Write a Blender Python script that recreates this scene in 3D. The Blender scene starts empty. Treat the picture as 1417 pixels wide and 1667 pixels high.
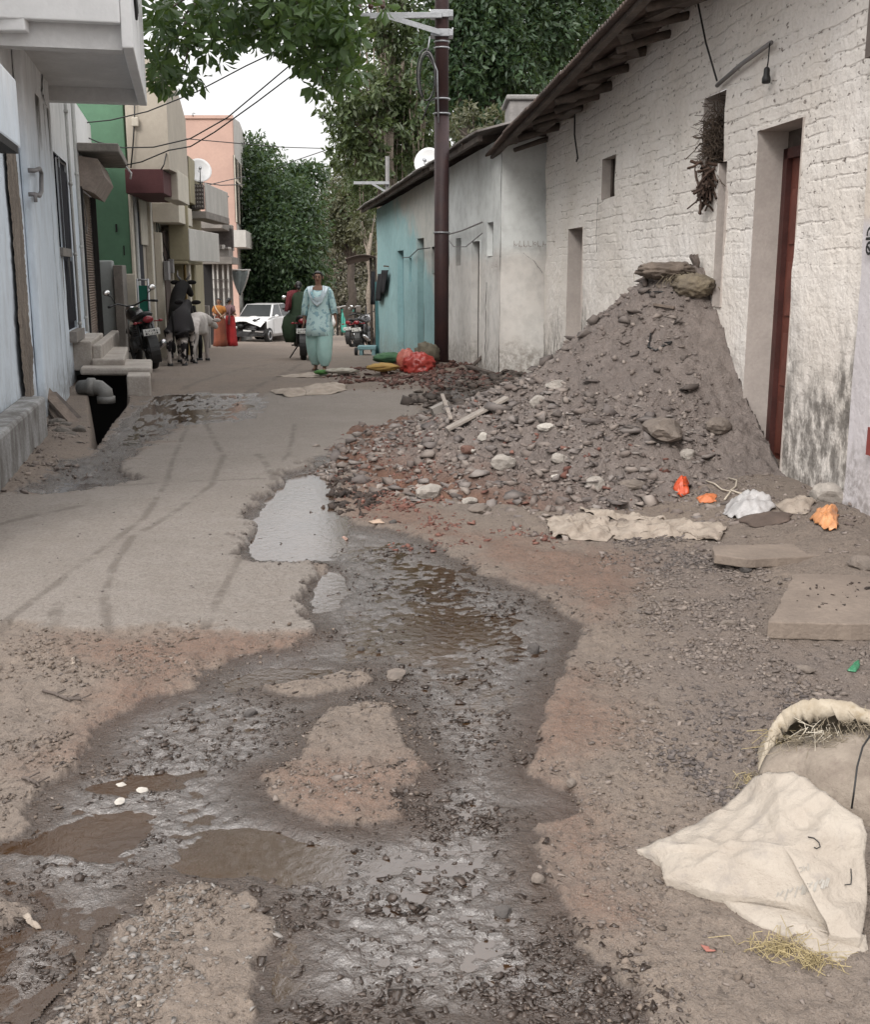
import bpy, bmesh, math, random
import numpy as np
from mathutils import Vector, Matrix, noise as mnoise
random.seed(7); RNG = np.random.default_rng(7)
SC = bpy.context.scene
COL = SC.collection
R = math.radians
# ------------------------------------------------------------------ camera
FPX, HZ, CX, CY = 1800.0, 445.0, 708.5, 833.5      # focal length and horizon row in photo pixels
TH = math.atan((CY - HZ) / FPX)
EYE = 1.5
cam_d = bpy.data.cameras.new('camera'); cam = bpy.data.objects.new('camera', cam_d); COL.objects.link(cam)
cam.location = (0, 0, EYE); cam.rotation_euler = (math.pi / 2 - TH, 0, 0)
cam_d.sensor_fit = 'HORIZONTAL'; cam_d.sensor_width = 36.0; cam_d.lens = FPX / 1417.0 * 36.0
cam_d.clip_start = 0.05; cam_d.clip_end = 2000
SC.camera = cam
# ------------------------------------------------------------------ world: bright overcast sky
SUN_EL, SUN_AZ = R(39), R(203)                      # azimuth of the sun measured clockwise from +Y
wd = bpy.data.worlds.new('World'); SC.world = wd; wd.use_nodes = True
nt = wd.node_tree; nt.nodes.clear()
sky = nt.nodes.new('ShaderNodeTexSky'); sky.sky_type = 'NISHITA'; sky.sun_disc = False
sky.sun_elevation = SUN_EL; sky.sun_rotation = SUN_AZ; sky.air_density = 1.0; sky.dust_density = 4.0
tc = nt.nodes.new('ShaderNodeTexCoord')
nz = nt.nodes.new('ShaderNodeTexNoise'); nz.inputs['Scale'].default_value = 2.2; nz.inputs['Detail'].default_value = 5
nt.links.new(tc.outputs['Generated'], nz.inputs['Vector'])
sx = nt.nodes.new('ShaderNodeSeparateXYZ'); nt.links.new(tc.outputs['Generated'], sx.inputs[0])
zen = nt.nodes.new('ShaderNodeMapRange'); nt.links.new(sx.outputs[2], zen.inputs['Value'])   # overcast: the zenith is about three times as bright as the horizon
zen.inputs['From Min'].default_value = 0; zen.inputs['From Max'].default_value = 1; zen.inputs['To Min'].default_value = 0.74; zen.inputs['To Max'].default_value = 2.1
cr = nt.nodes.new('ShaderNodeMix'); cr.data_type = 'RGBA'
cr.inputs['A'].default_value = (5.5, 5.45, 5.45, 1); cr.inputs['B'].default_value = (6.4, 6.3, 6.2, 1)
nt.links.new(nz.outputs['Fac'], cr.inputs['Factor'])
vs_ = nt.nodes.new('ShaderNodeVectorMath'); vs_.operation = 'SCALE'; nt.links.new(cr.outputs['Result'], vs_.inputs[0]); nt.links.new(zen.outputs[0], vs_.inputs['Scale'])
mx = nt.nodes.new('ShaderNodeMix'); mx.data_type = 'RGBA'; mx.inputs['Factor'].default_value = 0.93
nt.links.new(sky.outputs['Color'], mx.inputs['A']); nt.links.new(vs_.outputs[0], mx.inputs['B'])
bg = nt.nodes.new('ShaderNodeBackground'); bg.inputs['Strength'].default_value = 0.125
nt.links.new(mx.outputs['Result'], bg.inputs['Color'])
wo = nt.nodes.new('ShaderNodeOutputWorld'); nt.links.new(bg.outputs['Background'], wo.inputs['Surface'])
# ------------------------------------------------------------------ sun behind thin cloud
sun_d = bpy.data.lights.new('sun', 'SUN'); sun_d.energy = 1.5; sun_d.angle = R(25); sun_d.color = (1, 0.965, 0.92)
sun = bpy.data.objects.new('sun', sun_d); COL.objects.link(sun); sun.location = (0, 0, 40)
sv = Vector((math.sin(SUN_AZ) * math.cos(SUN_EL), math.cos(SUN_AZ) * math.cos(SUN_EL), math.sin(SUN_EL)))
sun.rotation_euler = sv.to_track_quat('Z', 'Y').to_euler()
SC.view_settings.view_transform = 'Standard'; SC.view_settings.look = 'None'
SC.view_settings.exposure = 0.78; SC.view_settings.gamma = 1.0
SC.cycles.max_bounces = 6
# ------------------------------------------------------------------ measuring helpers (photo pixel -> place in the street)
_c, _s = math.cos(TH), math.sin(TH)
def ray(px, py):
    u = (px - CX) / FPX; v = (CY - py) / FPX
    return (u, _c + v * _s, v * _c - _s)
def at(px, py, Y):
    d = ray(px, py); k = Y / d[1]; return Vector((d[0] * k, Y, EYE + d[2] * k))
def gnd(px, py, z=0.0):
    d = ray(px, py); k = (z - EYE) / d[2]; return Vector((d[0] * k, d[1] * k, z))
def hitz(px, py, z): return gnd(px, py, z)
# ------------------------------------------------------------------ scene graph helpers
WORLD_ROOT = {}
def tag(o, label=None, cat=None, group=None, kind=None):
    if label: o['label'] = label
    if cat: o['category'] = cat
    if group: o['group'] = group
    if kind: o['kind'] = kind
    return o
def thing(name, label, cat, loc=(0, 0, 0), group=None, world=True):
    o = bpy.data.objects.new(name, None); COL.objects.link(o); o.location = loc; o.empty_display_size = 0.2
    tag(o, label, cat, group)
    if world: WORLD_ROOT[o.name] = Vector(loc)
    return o
def link(o, parent=None):
    COL.objects.link(o)
    if parent is not None:
        o.parent = parent
        p = parent
        while p.parent is not None: p = p.parent
        if p is parent and p.name in WORLD_ROOT:
            o.matrix_parent_inverse = Matrix.Translation(-WORLD_ROOT[p.name])
    return o
def copy_tree(o, parent=None):
    c = o.copy(); COL.objects.link(c)
    if parent is not None: c.parent = parent
    for ch in [q for q in bpy.data.objects if q.parent == o]: copy_tree(ch, c)
    return c
def np_obj(name, V, Fc, mats, parent=None, smooth=False, tint=None, attrs=None, midx=None):
    """one mesh object from numpy arrays (faces all with the same number of corners)"""
    me = bpy.data.meshes.new(name); V = np.asarray(V, np.float32); Fc = np.asarray(Fc, np.int32)
    n, k = Fc.shape
    me.vertices.add(len(V)); me.vertices.foreach_set('co', V.ravel())
    me.loops.add(n * k); me.loops.foreach_set('vertex_index', Fc.ravel())
    me.polygons.add(n); me.polygons.foreach_set('loop_start', np.arange(0, n * k, k, dtype=np.int32))
    me.polygons.foreach_set('loop_total', np.full(n, k, np.int32))
    if smooth: me.polygons.foreach_set('use_smooth', np.ones(n, bool))
    if midx is not None: me.polygons.foreach_set('material_index', np.asarray(midx, np.int32))
    for m in (mats if isinstance(mats, (list, tuple)) else [mats]): me.materials.append(m)
    if tint is not None:
        a = me.attributes.new('tint', 'FLOAT', 'POINT'); a.data.foreach_set('value', np.asarray(tint, np.float32))
    for an, av in (attrs or {}).items():
        a = me.attributes.new(an, 'FLOAT_COLOR', 'POINT')
        a.data.foreach_set('color', np.asarray(av, np.float32).ravel())
    me.update(calc_edges=True)
    return link(bpy.data.objects.new(name, me), parent)
class MB:
    def __init__(self): self.v = []; self.f = []; self.m = []; self.sm = []
    def add(self, vs, fs, m=0, smooth=False):
        b = len(self.v); self.v += [tuple(p) for p in vs]
        for f in fs: self.f.append([b + i for i in f]); self.m.append(m); self.sm.append(smooth)
        return self
    def hexa(self, p, m=0):      # 8 corners: bottom ring 0-3, top ring 4-7
        return self.add(p, [(3, 2, 1, 0), (4, 5, 6, 7), (0, 1, 5, 4), (1, 2, 6, 5), (2, 3, 7, 6), (3, 0, 4, 7)], m)
    def box(self, x0, x1, y0, y1, z0, z1, m=0):
        return self.hexa([(x0, y0, z0), (x1, y0, z0), (x1, y1, z0), (x0, y1, z0), (x0, y0, z1), (x1, y0, z1), (x1, y1, z1), (x0, y1, z1)], m)
    def bar(self, a, b, w, h, m=0, up=(0, 0, 1)):   # rectangular bar from a to b
        a = Vector(a); b = Vector(b); d = (b - a).normalized(); u = Vector(up)
        s = d.cross(u)
        if s.length < 1e-4: s = d.cross(Vector((1, 0, 0)))
        s.normalize(); t = s.cross(d); s = s * w / 2; t = t * h / 2
        return self.hexa([a - s - t, a + s - t, b + s - t, b - s - t, a - s + t, a + s + t, b + s + t, b - s + t], m)
    def tube(self, pts, r, n=8, m=0, caps=True, smooth=True, flat=1.0):
        pts = [Vector(p) for p in pts]; k = len(pts)
        rs = r if isinstance(r, (list, tuple)) else [r] * k
        vs = []; prev = None
        for i, p in enumerate(pts):
            d = (pts[min(i + 1, k - 1)] - pts[max(i - 1, 0)])
            d = d.normalized() if d.length > 1e-9 else Vector((0, 0, 1))
            ref = prev if prev is not None else (Vector((0, 0, 1)) if abs(d.z) < 0.9 else Vector((0, 1, 0)))
            s = ref - d * ref.dot(d)
            if s.length < 1e-5: s = d.orthogonal()
            s.normalize(); prev = s; t = d.cross(s)
            for j in range(n):
                a = 2 * math.pi * j / n
                vs.append(p + s * (math.cos(a) * rs[i]) + t * (math.sin(a) * rs[i] * flat))
        fs = [(i * n + j, i * n + (j + 1) % n, (i + 1) * n + (j + 1) % n, (i + 1) * n + j) for i in range(k - 1) for j in range(n)]
        if caps: fs += [tuple(range(n - 1, -1, -1)), tuple((k - 1) * n + j for j in range(n))]
        return self.add(vs, fs, m, smooth)
    def lathe(self, prof, c=(0, 0, 0), n=16, m=0, axis='z', smooth=True):   # prof: (radius, height)
        vs = []; c = Vector(c)
        for r, h in prof:
            for j in range(n):
                a = 2 * math.pi * j / n; x, y = r * math.cos(a), r * math.sin(a)
                vs.append(c + Vector({'z': (x, y, h), 'x': (h, x, y), 'y': (x, h, y)}[axis]))
        k = len(prof)
        fs = [(i * n + j, i * n + (j + 1) % n, (i + 1) * n + (j + 1) % n, (i + 1) * n + j) for i in range(k - 1) for j in range(n)]
        fs += [tuple(range(n - 1, -1, -1)), tuple((k - 1) * n + j for j in range(n))]
        return self.add(vs, fs, m, smooth)
    def loft(self, rings, m=0, smooth=True, caps=True, closed=True):   # rings: lists of equal length
        n = len(rings[0]); vs = [p for r in rings for p in r]; k = len(rings)
        jj = n if closed else n - 1
        fs = [(i * n + j, i * n + (j + 1) % n, (i + 1) * n + (j + 1) % n, (i + 1) * n + j) for i in range(k - 1) for j in range(jj)]
        if caps and closed: fs += [tuple(range(n - 1, -1, -1)), tuple((k - 1) * n + j for j in range(n))]
        return self.add(vs, fs, m, smooth)
    def ball(self, c, r, n=12, m=0, k=7):
        rx, ry, rz = r if isinstance(r, (list, tuple)) else (r, r, r)
        rings = []
        for i in range(k + 1):
            t = math.pi * (i / k); t = min(max(t, 0.02), math.pi - 0.02)
            rings.append([(c[0] + rx * math.sin(t) * math.cos(2 * math.pi * j / n), c[1] + ry * math.sin(t) * math.sin(2 * math.pi * j / n), c[2] - rz * math.cos(t)) for j in range(n)])
        return self.loft(rings, m)
    def sheet(self, rows, m=0, smooth=True):
        return self.loft(rows, m, smooth, False, False)
    def poly(self, pts, m=0): return self.add(pts, [tuple(range(len(pts)))], m)
    def prism(self, pts, ext, m=0):      # polygon extruded along vector ext
        n = len(pts); e = Vector(ext); pts = [Vector(p) for p in pts]
        fs = [tuple(range(n - 1, -1, -1)), tuple(range(n, 2 * n))] + [(i, (i + 1) % n, n + (i + 1) % n, n + i) for i in range(n)]
        return self.add(pts + [p + e for p in pts], fs, m)
    def xf(self, M, start=0):
        for i in range(start, len(self.v)): self.v[i] = tuple(M @ Vector(self.v[i]))
        return self
    def build(self, name, mats, parent=None, bevel=0.0, solid=0.0):
        me = bpy.data.meshes.new(name); me.from_pydata(self.v, [], self.f)
        for m in (mats if isinstance(mats, (list, tuple)) else [mats]): me.materials.append(m)
        me.polygons.foreach_set('material_index', self.m); me.polygons.foreach_set('use_smooth', self.sm)
        me.update()
        o = link(bpy.data.objects.new(name, me), parent)
        bm = bmesh.new(); bm.from_mesh(me); bmesh.ops.recalc_face_normals(bm, faces=bm.faces); bm.to_mesh(me); bm.free()
        if solid:
            md = o.modifiers.new('thickness', 'SOLIDIFY'); md.thickness = solid; md.offset = 0
        if bevel:
            md = o.modifiers.new('bevel', 'BEVEL'); md.width = bevel; md.segments = 2; md.limit_method = 'ANGLE'; md.angle_limit = R(40)
        return o
# ------------------------------------------------------------------ numpy noise
def _hash(ix, iy, seed):
    h = (ix * 374761393 + iy * 668265263 + seed * 982451653) & 0x7fffffff
    h = ((h ^ (h >> 13)) * 1274126177) & 0x7fffffff
    return ((h ^ (h >> 16)) & 0xffff) / 65535.0
def vnoise(x, y, seed=0):
    x = np.asarray(x, float); y = np.asarray(y, float)
    ix = np.floor(x).astype(np.int64); iy = np.floor(y).astype(np.int64)
    fx = x - ix; fy = y - iy; fx = fx * fx * (3 - 2 * fx); fy = fy * fy * (3 - 2 * fy)
    a = _hash(ix, iy, seed); b = _hash(ix + 1, iy, seed); c = _hash(ix, iy + 1, seed); d = _hash(ix + 1, iy + 1, seed)
    return (a + (b - a) * fx) * (1 - fy) + (c + (d - c) * fx) * fy
def fbm(x, y, seed=0, oct=4, gain=0.5):
    t = 0; a = 1; w = 0
    for o in range(oct):
        t = t + a * vnoise(np.asarray(x) * 2 ** o, np.asarray(y) * 2 ** o, seed + 17 * o); w += a; a *= gain
    return t / w
def sstep(a, b, x):
    t = np.clip((np.asarray(x, float) - a) / (b - a), 0, 1); return t * t * (3 - 2 * t)
def sdist(x, y, poly):
    """signed distance to a polygon, positive inside"""
    P = np.asarray(poly, float); n = len(P); d = np.full(x.shape, 1e9); ins = np.zeros(x.shape, bool)
    for i in range(n):
        x0, y0 = P[i]; x1, y1 = P[(i + 1) % n]
        ex, ey = x1 - x0, y1 - y0; L = ex * ex + ey * ey + 1e-12
        t = np.clip(((x - x0) * ex + (y - y0) * ey) / L, 0, 1)
        d = np.minimum(d, np.hypot(x - x0 - t * ex, y - y0 - t * ey))
        if y0 != y1:
            c = ((y0 > y) != (y1 > y)) & (x < (x1 - x0) * (y - y0) / (y1 - y0) + x0); ins ^= c
    return np.where(ins, d, -d)
def pdist(x, y, line):
    d = np.full(x.shape, 1e9)
    for (x0, y0), (x1, y1) in zip(line[:-1], line[1:]):
        ex, ey = x1 - x0, y1 - y0; L = ex * ex + ey * ey + 1e-12
        t = np.clip(((x - x0) * ex + (y - y0) * ey) / L, 0, 1); d = np.minimum(d, np.hypot(x - x0 - t * ex, y - y0 - t * ey))
    return d
def plan(pxs, z=0.0): return [tuple(gnd(a, b, z)[:2]) for a, b in pxs]
# ------------------------------------------------------------------ materials
class NT:
    def __init__(self, name):
        self.mat = bpy.data.materials.new(name); self.mat.use_nodes = True; self.t = self.mat.node_tree; self.t.nodes.clear()
        self.out = self.t.nodes.new('ShaderNodeOutputMaterial'); self.b = self.t.nodes.new('ShaderNodeBsdfPrincipled')
        self.t.links.new(self.b.outputs[0], self.out.inputs['Surface'])
        self.tc = self.t.nodes.new('ShaderNodeTexCoord'); self.co = self.tc.outputs['Object']
    def n(self, ty, **kw):
        x = self.t.nodes.new(ty)
        for k, v in kw.items(): setattr(x, k, v)
        return x
    def set(self, sock, v):
        if hasattr(v, 'is_output'): self.t.links.new(v, sock)
        elif isinstance(v, (tuple, list)) and sock.type == 'RGBA' and len(v) == 3: sock.default_value = (*v, 1)
        else: sock.default_value = v
    def noise(self, scale, detail=4, rough=0.55, vec=None, dist=0.0, stretch=None):
        x = self.n('ShaderNodeTexNoise'); x.inputs['Scale'].default_value = scale; x.inputs['Detail'].default_value = detail
        x.inputs['Roughness'].default_value = rough; x.inputs['Distortion'].default_value = dist
        v = vec or self.co
        if stretch:
            mp = self.n('ShaderNodeMapping'); mp.inputs['Scale'].default_value = stretch; self.t.links.new(v, mp.inputs['Vector']); v = mp.outputs[0]
        self.t.links.new(v, x.inputs['Vector']); return x.outputs['Fac']
    def ramp(self, fac, a, b):        # smooth 0..1 between a and b
        x = self.n('ShaderNodeMapRange', interpolation_type='SMOOTHSTEP'); self.set(x.inputs['Value'], fac)
        x.inputs['From Min'].default_value = a; x.inputs['From Max'].default_value = b; return x.outputs['Result']
    def mix(self, fac, a, b, mode='MIX'):
        x = self.n('ShaderNodeMix', data_type='RGBA', blend_type=mode)
        self.set(x.inputs['Factor'], fac); self.set(x.inputs['A'], a); self.set(x.inputs['B'], b); return x.outputs['Result']
    def math(self, op, a, b=0.0):
        x = self.n('ShaderNodeMath', operation=op); self.set(x.inputs[0], a); self.set(x.inputs[1], b); return x.outputs[0]
    def xyz(self):
        x = self.n('ShaderNodeSeparateXYZ'); self.t.links.new(self.co, x.inputs[0]); return x.outputs
    def attr(self, name):
        return self.n('ShaderNodeAttribute', attribute_name=name)
    def bump(self, h, strength=0.5, dist=0.01, prev=None):
        x = self.n('ShaderNodeBump'); x.inputs['Strength'].default_value = strength; x.inputs['Distance'].default_value = dist
        self.set(x.inputs['Height'], h)
        if prev is not None: self.t.links.new(prev, x.inputs['Normal'])
        return x.outputs[0]
    def fin(self, color, rough=0.8, normal=None, **kw):
        self.set(self.b.inputs['Base Color'], color); self.set(self.b.inputs['Roughness'], rough)
        if normal is not None: self.t.links.new(normal, self.b.inputs['Normal'])
        for k, v in kw.items(): self.set(self.b.inputs[k.replace('_', ' ')], v)
        return self.mat
def pm(name, c, var=0.25, scale=3.0, rough=0.85, bump=0.3, bscale=40, bd=0.01, c2=None, stretch=None, **kw):
    """plain weathered paint / stone / cloth: two scales of colour variation and a fine bump"""
    t = NT(name); c2 = c2 or tuple(q * (1 - var) for q in c)
    f = t.ramp(t.noise(scale, 5, 0.6, stretch=stretch), 0.32, 0.68); g = t.ramp(t.noise(scale * 9, 4), 0.3, 0.7)
    col = t.mix(f, c, c2); col = t.mix(t.math('MULTIPLY', g, 0.35), col, tuple(q * (1 - var * 0.9) for q in c2))
    return t.fin(col, rough, t.bump(t.noise(bscale, 4), bump, bd), **kw)
def tinted(name, ca, cb, rough=0.9, bump=0.4, bscale=60, bd=0.006, var=0.3):
    """colour picked per piece from the mesh's own 'tint' attribute"""
    t = NT(name); a = t.attr('tint').outputs['Fac']; col = t.mix(a, ca, cb)
    col = t.mix(t.math('MULTIPLY', t.noise(18, 4), var), col, tuple(q * 0.5 for q in ca))
    return t.fin(col, rough, t.bump(t.noise(bscale, 3), bump, bd))
def leaf_mat(name, ca, cb, trans=0.3, rough=0.45):
    t = NT(name); a = t.attr('tint').outputs['Fac']; col = t.mix(a, ca, cb)
    t.fin(col, rough); tr = t.n('ShaderNodeBsdfTranslucent'); t.set(tr.inputs['Color'], t.mix(0.5, col, (0.16, 0.22, 0.03)))
    m = t.n('ShaderNodeMixShader'); m.inputs[0].default_value = trans
    t.t.links.new(t.b.outputs[0], m.inputs[1]); t.t.links.new(tr.outputs[0], m.inputs[2]); t.t.links.new(m.outputs[0], t.out.inputs['Surface'])
    return t.mat
# ------------------------------------------------------------------ the ground as a height map in plan
WET_MAIN = plan([(1055,1680),(1040,1610),(1000,1565),(950,1535),(925,1480),(900,1440),(885,1390),(880,1340),(922,1318),(945,1300),(930,1285),(890,1275),(862,1255),(868,1200),(880,1160),(900,1110),(935,1075),(960,1030),(950,1010),(900,975),(840,950),(790,930),(740,900),(690,875),(640,858),(590,848),(555,832),(545,795),(560,765),(600,740),(650,718),(690,700),(720,672),(800,650),(830,622),(780,612),(700,625),(690,660),(670,690),(630,705),(580,725),(520,745),(470,770),(440,795),(415,815),(405,840),(412,850),(395,870),(380,905),(400,918),(525,920),(510,945),(490,985),(495,1010),(530,1025),(470,1055),(400,1070),(330,1090),(310,1120),(260,1130),(200,1155),(150,1185),(135,1230),(100,1260),(70,1280),(40,1310),(35,1345),(-60,1365),(-80,1680)])
DRY = [plan(p) for p in (
    [(40,1690),(140,1590),(180,1560),(175,1500),(225,1470),(255,1430),(330,1435),(400,1450),(445,1490),(430,1530),(415,1600),(425,1690)],
    [(430,1265),(500,1230),(520,1165),(560,1142),(640,1140),(650,1200),(695,1250),(640,1290),(650,1330),(590,1340),(520,1330),(450,1300)],
    [(430,1118),(500,1090),(600,1085),(620,1105),(560,1122),(480,1128)],
    [(-10,1450),(30,1460),(45,1475),(-10,1500)])]
WET_FAR = plan([(430,640),(425,668),(400,684),(300,690),(255,712),(180,762),(200,775),(245,782),(150,797),(0,818),(60,785),(150,735),(210,665),(250,645),(300,638)])
PUDDLES = [plan(p) for p in (
    [(50,1370),(110,1340),(165,1322),(230,1320),(225,1355),(180,1388),(130,1385)],
    [(300,1380),(345,1350),(400,1343),(450,1352),(500,1368),(540,1372),(552,1392),(535,1415),(470,1422),(415,1402),(340,1412),(300,1405)],
    [(360,1105),(420,1085),(540,1083),(550,1092),(440,1106),(380,1116)],
    [(155,1272),(220,1255),(330,1248),(290,1268),(200,1282)],
    [(445,800),(480,772),(540,750),(560,758),(535,790),(540,825),(560,845),(560,880),(525,905),(420,905),(405,880),(420,850)],
    [(525,925),(560,935),(555,985),(515,990)])]
CONC = plan([(100,1032),(300,1030),(430,1033),(520,1030),(530,900),(560,760),(700,690),(690,640),(430,640),(300,690),(150,800),(-150,830),(-150,1010)])
GRAVEL = plan([(1000,880),(1090,880),(1180,900),(1240,960),(1250,1040),(1417,1050),(1500,1100),(1417,1150),(1280,1140),(1220,1230),(1190,1290),(1110,1180),(1060,1060),(1090,960),(1030,910)])
REDS = [plan(p) for p in (
    [(560,780),(650,720),(700,850),(900,890),(1080,900),(1000,1000),(960,1010),(900,960),(760,890),(600,845),(540,815)],
    [(100,1040),(520,1035),(470,1055),(320,1090),(300,1120),(160,1180),(130,1240),(60,1250),(200,1110)],
    [(440,1250),(640,1240),(690,1250),(640,1290),(640,1330),(520,1325)],
    [(880,1150),(960,1090),(1010,1180),(900,1260),(960,1350),(1000,1500),(930,1480),(870,1240)])]
TRACKS = [(plan(p), w) for p, w in (
    ([(308,688),(285,740),(272,790),(235,850),(180,890),(100,950),(-20,1040)], .02),
    ([(335,690),(365,745),(345,795),(270,850),(215,880),(185,930),(170,980),(178,1030)], .022),
    ([(420,740),(448,785)], .03), ([(480,690),(470,740),(445,785)], .02), ([(390,920),(355,985),(335,1030)], .02),
    ([(150,796),(430,784)], .02), ([(470,575),(380,600),(300,632)], .04), ([(495,580),(450,615),(400,640)], .04), ([(85,1030),(95,990)], .03),
    ([(0,860),(60,845),(130,830)], .03))]
DRAIN = plan([(152,728),(178,692),(206,655),(208,612),(138,612),(146,650),(150,690)])
WL = -0.021                                     # level of the standing water
def heap_h(x, y):
    """rubble heap leaning on the right-hand wall"""
    dx, dy = x - 2.0, y - 9.3
    r = np.hypot(dx * np.where(dx > 0, 0.6, 1.0), dy * np.where(dy < 0, 1.12, 0.72))
    r = r * (1 + 0.22 * (fbm(x * 1.3, y * 1.3, 5, 3) - 0.5))
    h = np.interp(r, [0, .18, .5, 1.2, 2.05, 2.75, 3.0], [1.55, 1.5, 1.2, .60, .15, .0, -.12])
    h += 0.05 * np.exp(-((np.hypot(x - 1.66, y - 8.2)) / .18) ** 2)
    return h + (fbm(x * 5, y * 5, 8, 4) - .5) * .10 + (np.abs(fbm(x * 9, y * 9, 10, 3) - .5) - .2) * -.12 + (fbm(x * 19, y * 19, 9, 3) - .5) * .075
def base_h(x, y):
    z = -0.044 * (np.logaddexp(0, (y - 17.5) * 1.1) / 1.1)
    z = z + 0.16 * sstep(1.3, 2.3, x + .11 * (y - 6.5)) * sstep(3.5, 5.5, y) * (1 - sstep(11, 14, y))      # bank along the right wall
    lb = x - (-2.75 - .17 * (y - 8.2))                                                                      # earth bank on the left
    z = z + 0.05 * sstep(.05, -.35, lb) * sstep(6.3, 7.5, y) * (1 - sstep(17, 20, y))
    z = z + 0.16 * np.exp(-((x - .75) / 1.5) ** 2 - ((y - 15.1) / 1.1) ** 2)                                 # spoil round the pole foot
    z = z + 0.18 * np.exp(-((x + .1) / 1.2) ** 2 - ((y - 16.9) / .8) ** 2)
    z = z - 0.02 * sstep(17.0, 30, y) * 0
    return z
def ground(x, y, full=False):
    x = np.asarray(x, float); y = np.asarray(y, float)
    wob = (fbm(x * 5, y * 5, 31, 4) - .5) * .16 + (fbm(x * 22, y * 22, 33, 4) - .5) * .085
    sc = np.clip(y / 5, .6, 2.0)
    near = y < 21
    def msk(poly, soft, wb=1.0):
        out = np.full(x.shape, -9.0); out[near] = sdist(x[near], y[near], poly) + (wob * sc * wb)[near]
        return sstep(-soft, soft, out), out
    w1, d1 = msk(WET_MAIN, .02); w2, d2 = msk(WET_FAR, .04)
    dd = np.maximum(d1, d2)
    for p in DRY:
        m, q = msk(p, .02, .7); dd = np.minimum(dd, -q)
    wet = sstep(-.010, .008, dd + (vnoise(x * 90, y * 90, 35) - .5) * .03 * np.clip(y / 5, .4, 2))
    pud = np.zeros(x.shape)
    for p in PUDDLES:
        m, q = msk(p, .05, .35); pud = np.maximum(pud, m)
    conc, _ = msk(CONC, .018, 1.7); grav, _ = msk(GRAVEL, .22, 2)
    red = np.zeros(x.shape)
    for p in REDS:
        m, q = msk(p, .18, 2); red = np.maximum(red, m)
    tr = np.zeros(x.shape)
    for l, w in TRACKS:
        d = np.full(x.shape, 9.0); d[near] = pdist(x[near], y[near], l)
        tr = np.maximum(tr, (1 - sstep(w * .5, w * 1.5, d + wob * .10)) * sstep(.24, .52, fbm(x * 11, y * 11, 44, 4)))
    inner = sstep(.02, .22, dd)
    fine = np.clip(1.6 - y / 9, .25, 1)
    rough_dirt = (1 - conc) * (1 - .5 * wet)
    z = base_h(x, y) + (fbm(x * .9, y * .9, 2, 3) - .5) * .05 * (1 - conc * .6)
    z = z + (fbm(x * 6, y * 6, 3, 4) - .5) * .030 * rough_dirt + (fbm(x * 24, y * 24, 4, 4) - .5) * .026 * rough_dirt * np.clip(1.5 - y / 9, .4, 1)
    z = z + (fbm(x * 12, y * 12, 14, 3) - .5) * .008 * conc + .022 * conc * (1 - wet) * (y < 9)
    clod = np.maximum(fbm(x * 14, y * 14, 21, 3) - .60, 0) * .05 * (1 - conc) * (1 - wet) * fine
    z = z + clod
    # stream bed: shallow, scaly with mud covered pebbles
    rip = np.abs(fbm(x * 16, y * 26, 51, 3) - .5) * 2
    bed = -.0175 + (fbm(x * 2.2, y * 2.2, 52, 3) - .5) * .020 + (rip - .35) * .012 + (fbm(x * 26, y * 34, 53, 3) - .5) * .026 * np.clip(1.3 - y / 14, .5, 1)
    flat = base_h(x, y)
    z = z * (1 - inner) + (bed + flat * .9) * inner
    z = z - .03 * inner * 0 - .012 * (wet * (1 - inner))
    z = z * (1 - pud) + (-.042 + (fbm(x * 3, y * 3, 61, 3) - .5) * .03 + (fbm(x * 11, y * 15, 62, 4) - .5) * .05 + flat) * pud
    z = z + .010 * tr * (fbm(x * 40, y * 40, 71, 2) - .6)
    dr = np.full(x.shape, -9.0); dr[near] = sdist(x[near], y[near], DRAIN)
    z = z - .95 * sstep(-.03, .10, dr)
    if not full: return z
    return z, np.stack([wet, conc, red, np.ones_like(wet)], -1), np.stack([tr, grav, np.maximum(inner, pud), np.ones_like(wet)], -1), inner, pud
def gz(x, y): return float(ground(np.array([x]), np.array([y]))[0])
ys = [1.25]
while ys[-1] < 170: ys.append(ys[-1] * (1.0042 if ys[-1] < 11 else 1.013))
ys = np.concatenate([np.linspace(-6, 1.2, 26), np.array(ys)]); us = np.concatenate([-np.geomspace(4.5, .62, 34), np.linspace(-.60, .60, 540), np.geomspace(.62, 4.5, 34)])
YY, UU = np.meshgrid(ys, us, indexing='ij'); XX = UU * (np.maximum(YY, 1.25) + .3)
ZZ, A1, A2, INN, PUD = ground(XX, YY, True)
def grid_faces(nr, nc):
    i = np.arange(nr * nc).reshape(nr, nc)
    return np.stack([i[:-1, :-1].ravel(), i[:-1, 1:].ravel(), i[1:, 1:].ravel(), i[1:, :-1].ravel()], -1)
t = NT('street_ground')
wet, conc, red = t.n('ShaderNodeSeparateColor'), None, None
a1 = t.attr('zone_a'); t.t.links.new(a1.outputs['Color'], wet.inputs[0]); WET, CON, RED = wet.outputs[0], wet.outputs[1], wet.outputs[2]
s2 = t.n('ShaderNodeSeparateColor'); a2 = t.attr('zone_b'); t.t.links.new(a2.outputs['Color'], s2.inputs[0]); TRK, GRV, INR = s2.outputs[0], s2.outputs[1], s2.outputs[2]
n1 = t.ramp(t.noise(1.1, 6, .62), .3, .7); n2 = t.ramp(t.noise(7, 5, .6), .3, .7); n3 = t.ramp(t.noise(55, 4, .6), .35, .7); n4 = t.ramp(t.noise(220, 2, .5), .4, .75)
dirt = t.mix(n1, (.225, .178, .142), (.185, .152, .128)); dirt = t.mix(t.math('MULTIPLY', n2, .5), dirt, (.155, .122, .10))
dirt = t.mix(t.math('MULTIPLY', RED, .9), dirt, t.mix(n2, (.20, .122, .088), (.145, .088, .064)))
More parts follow.
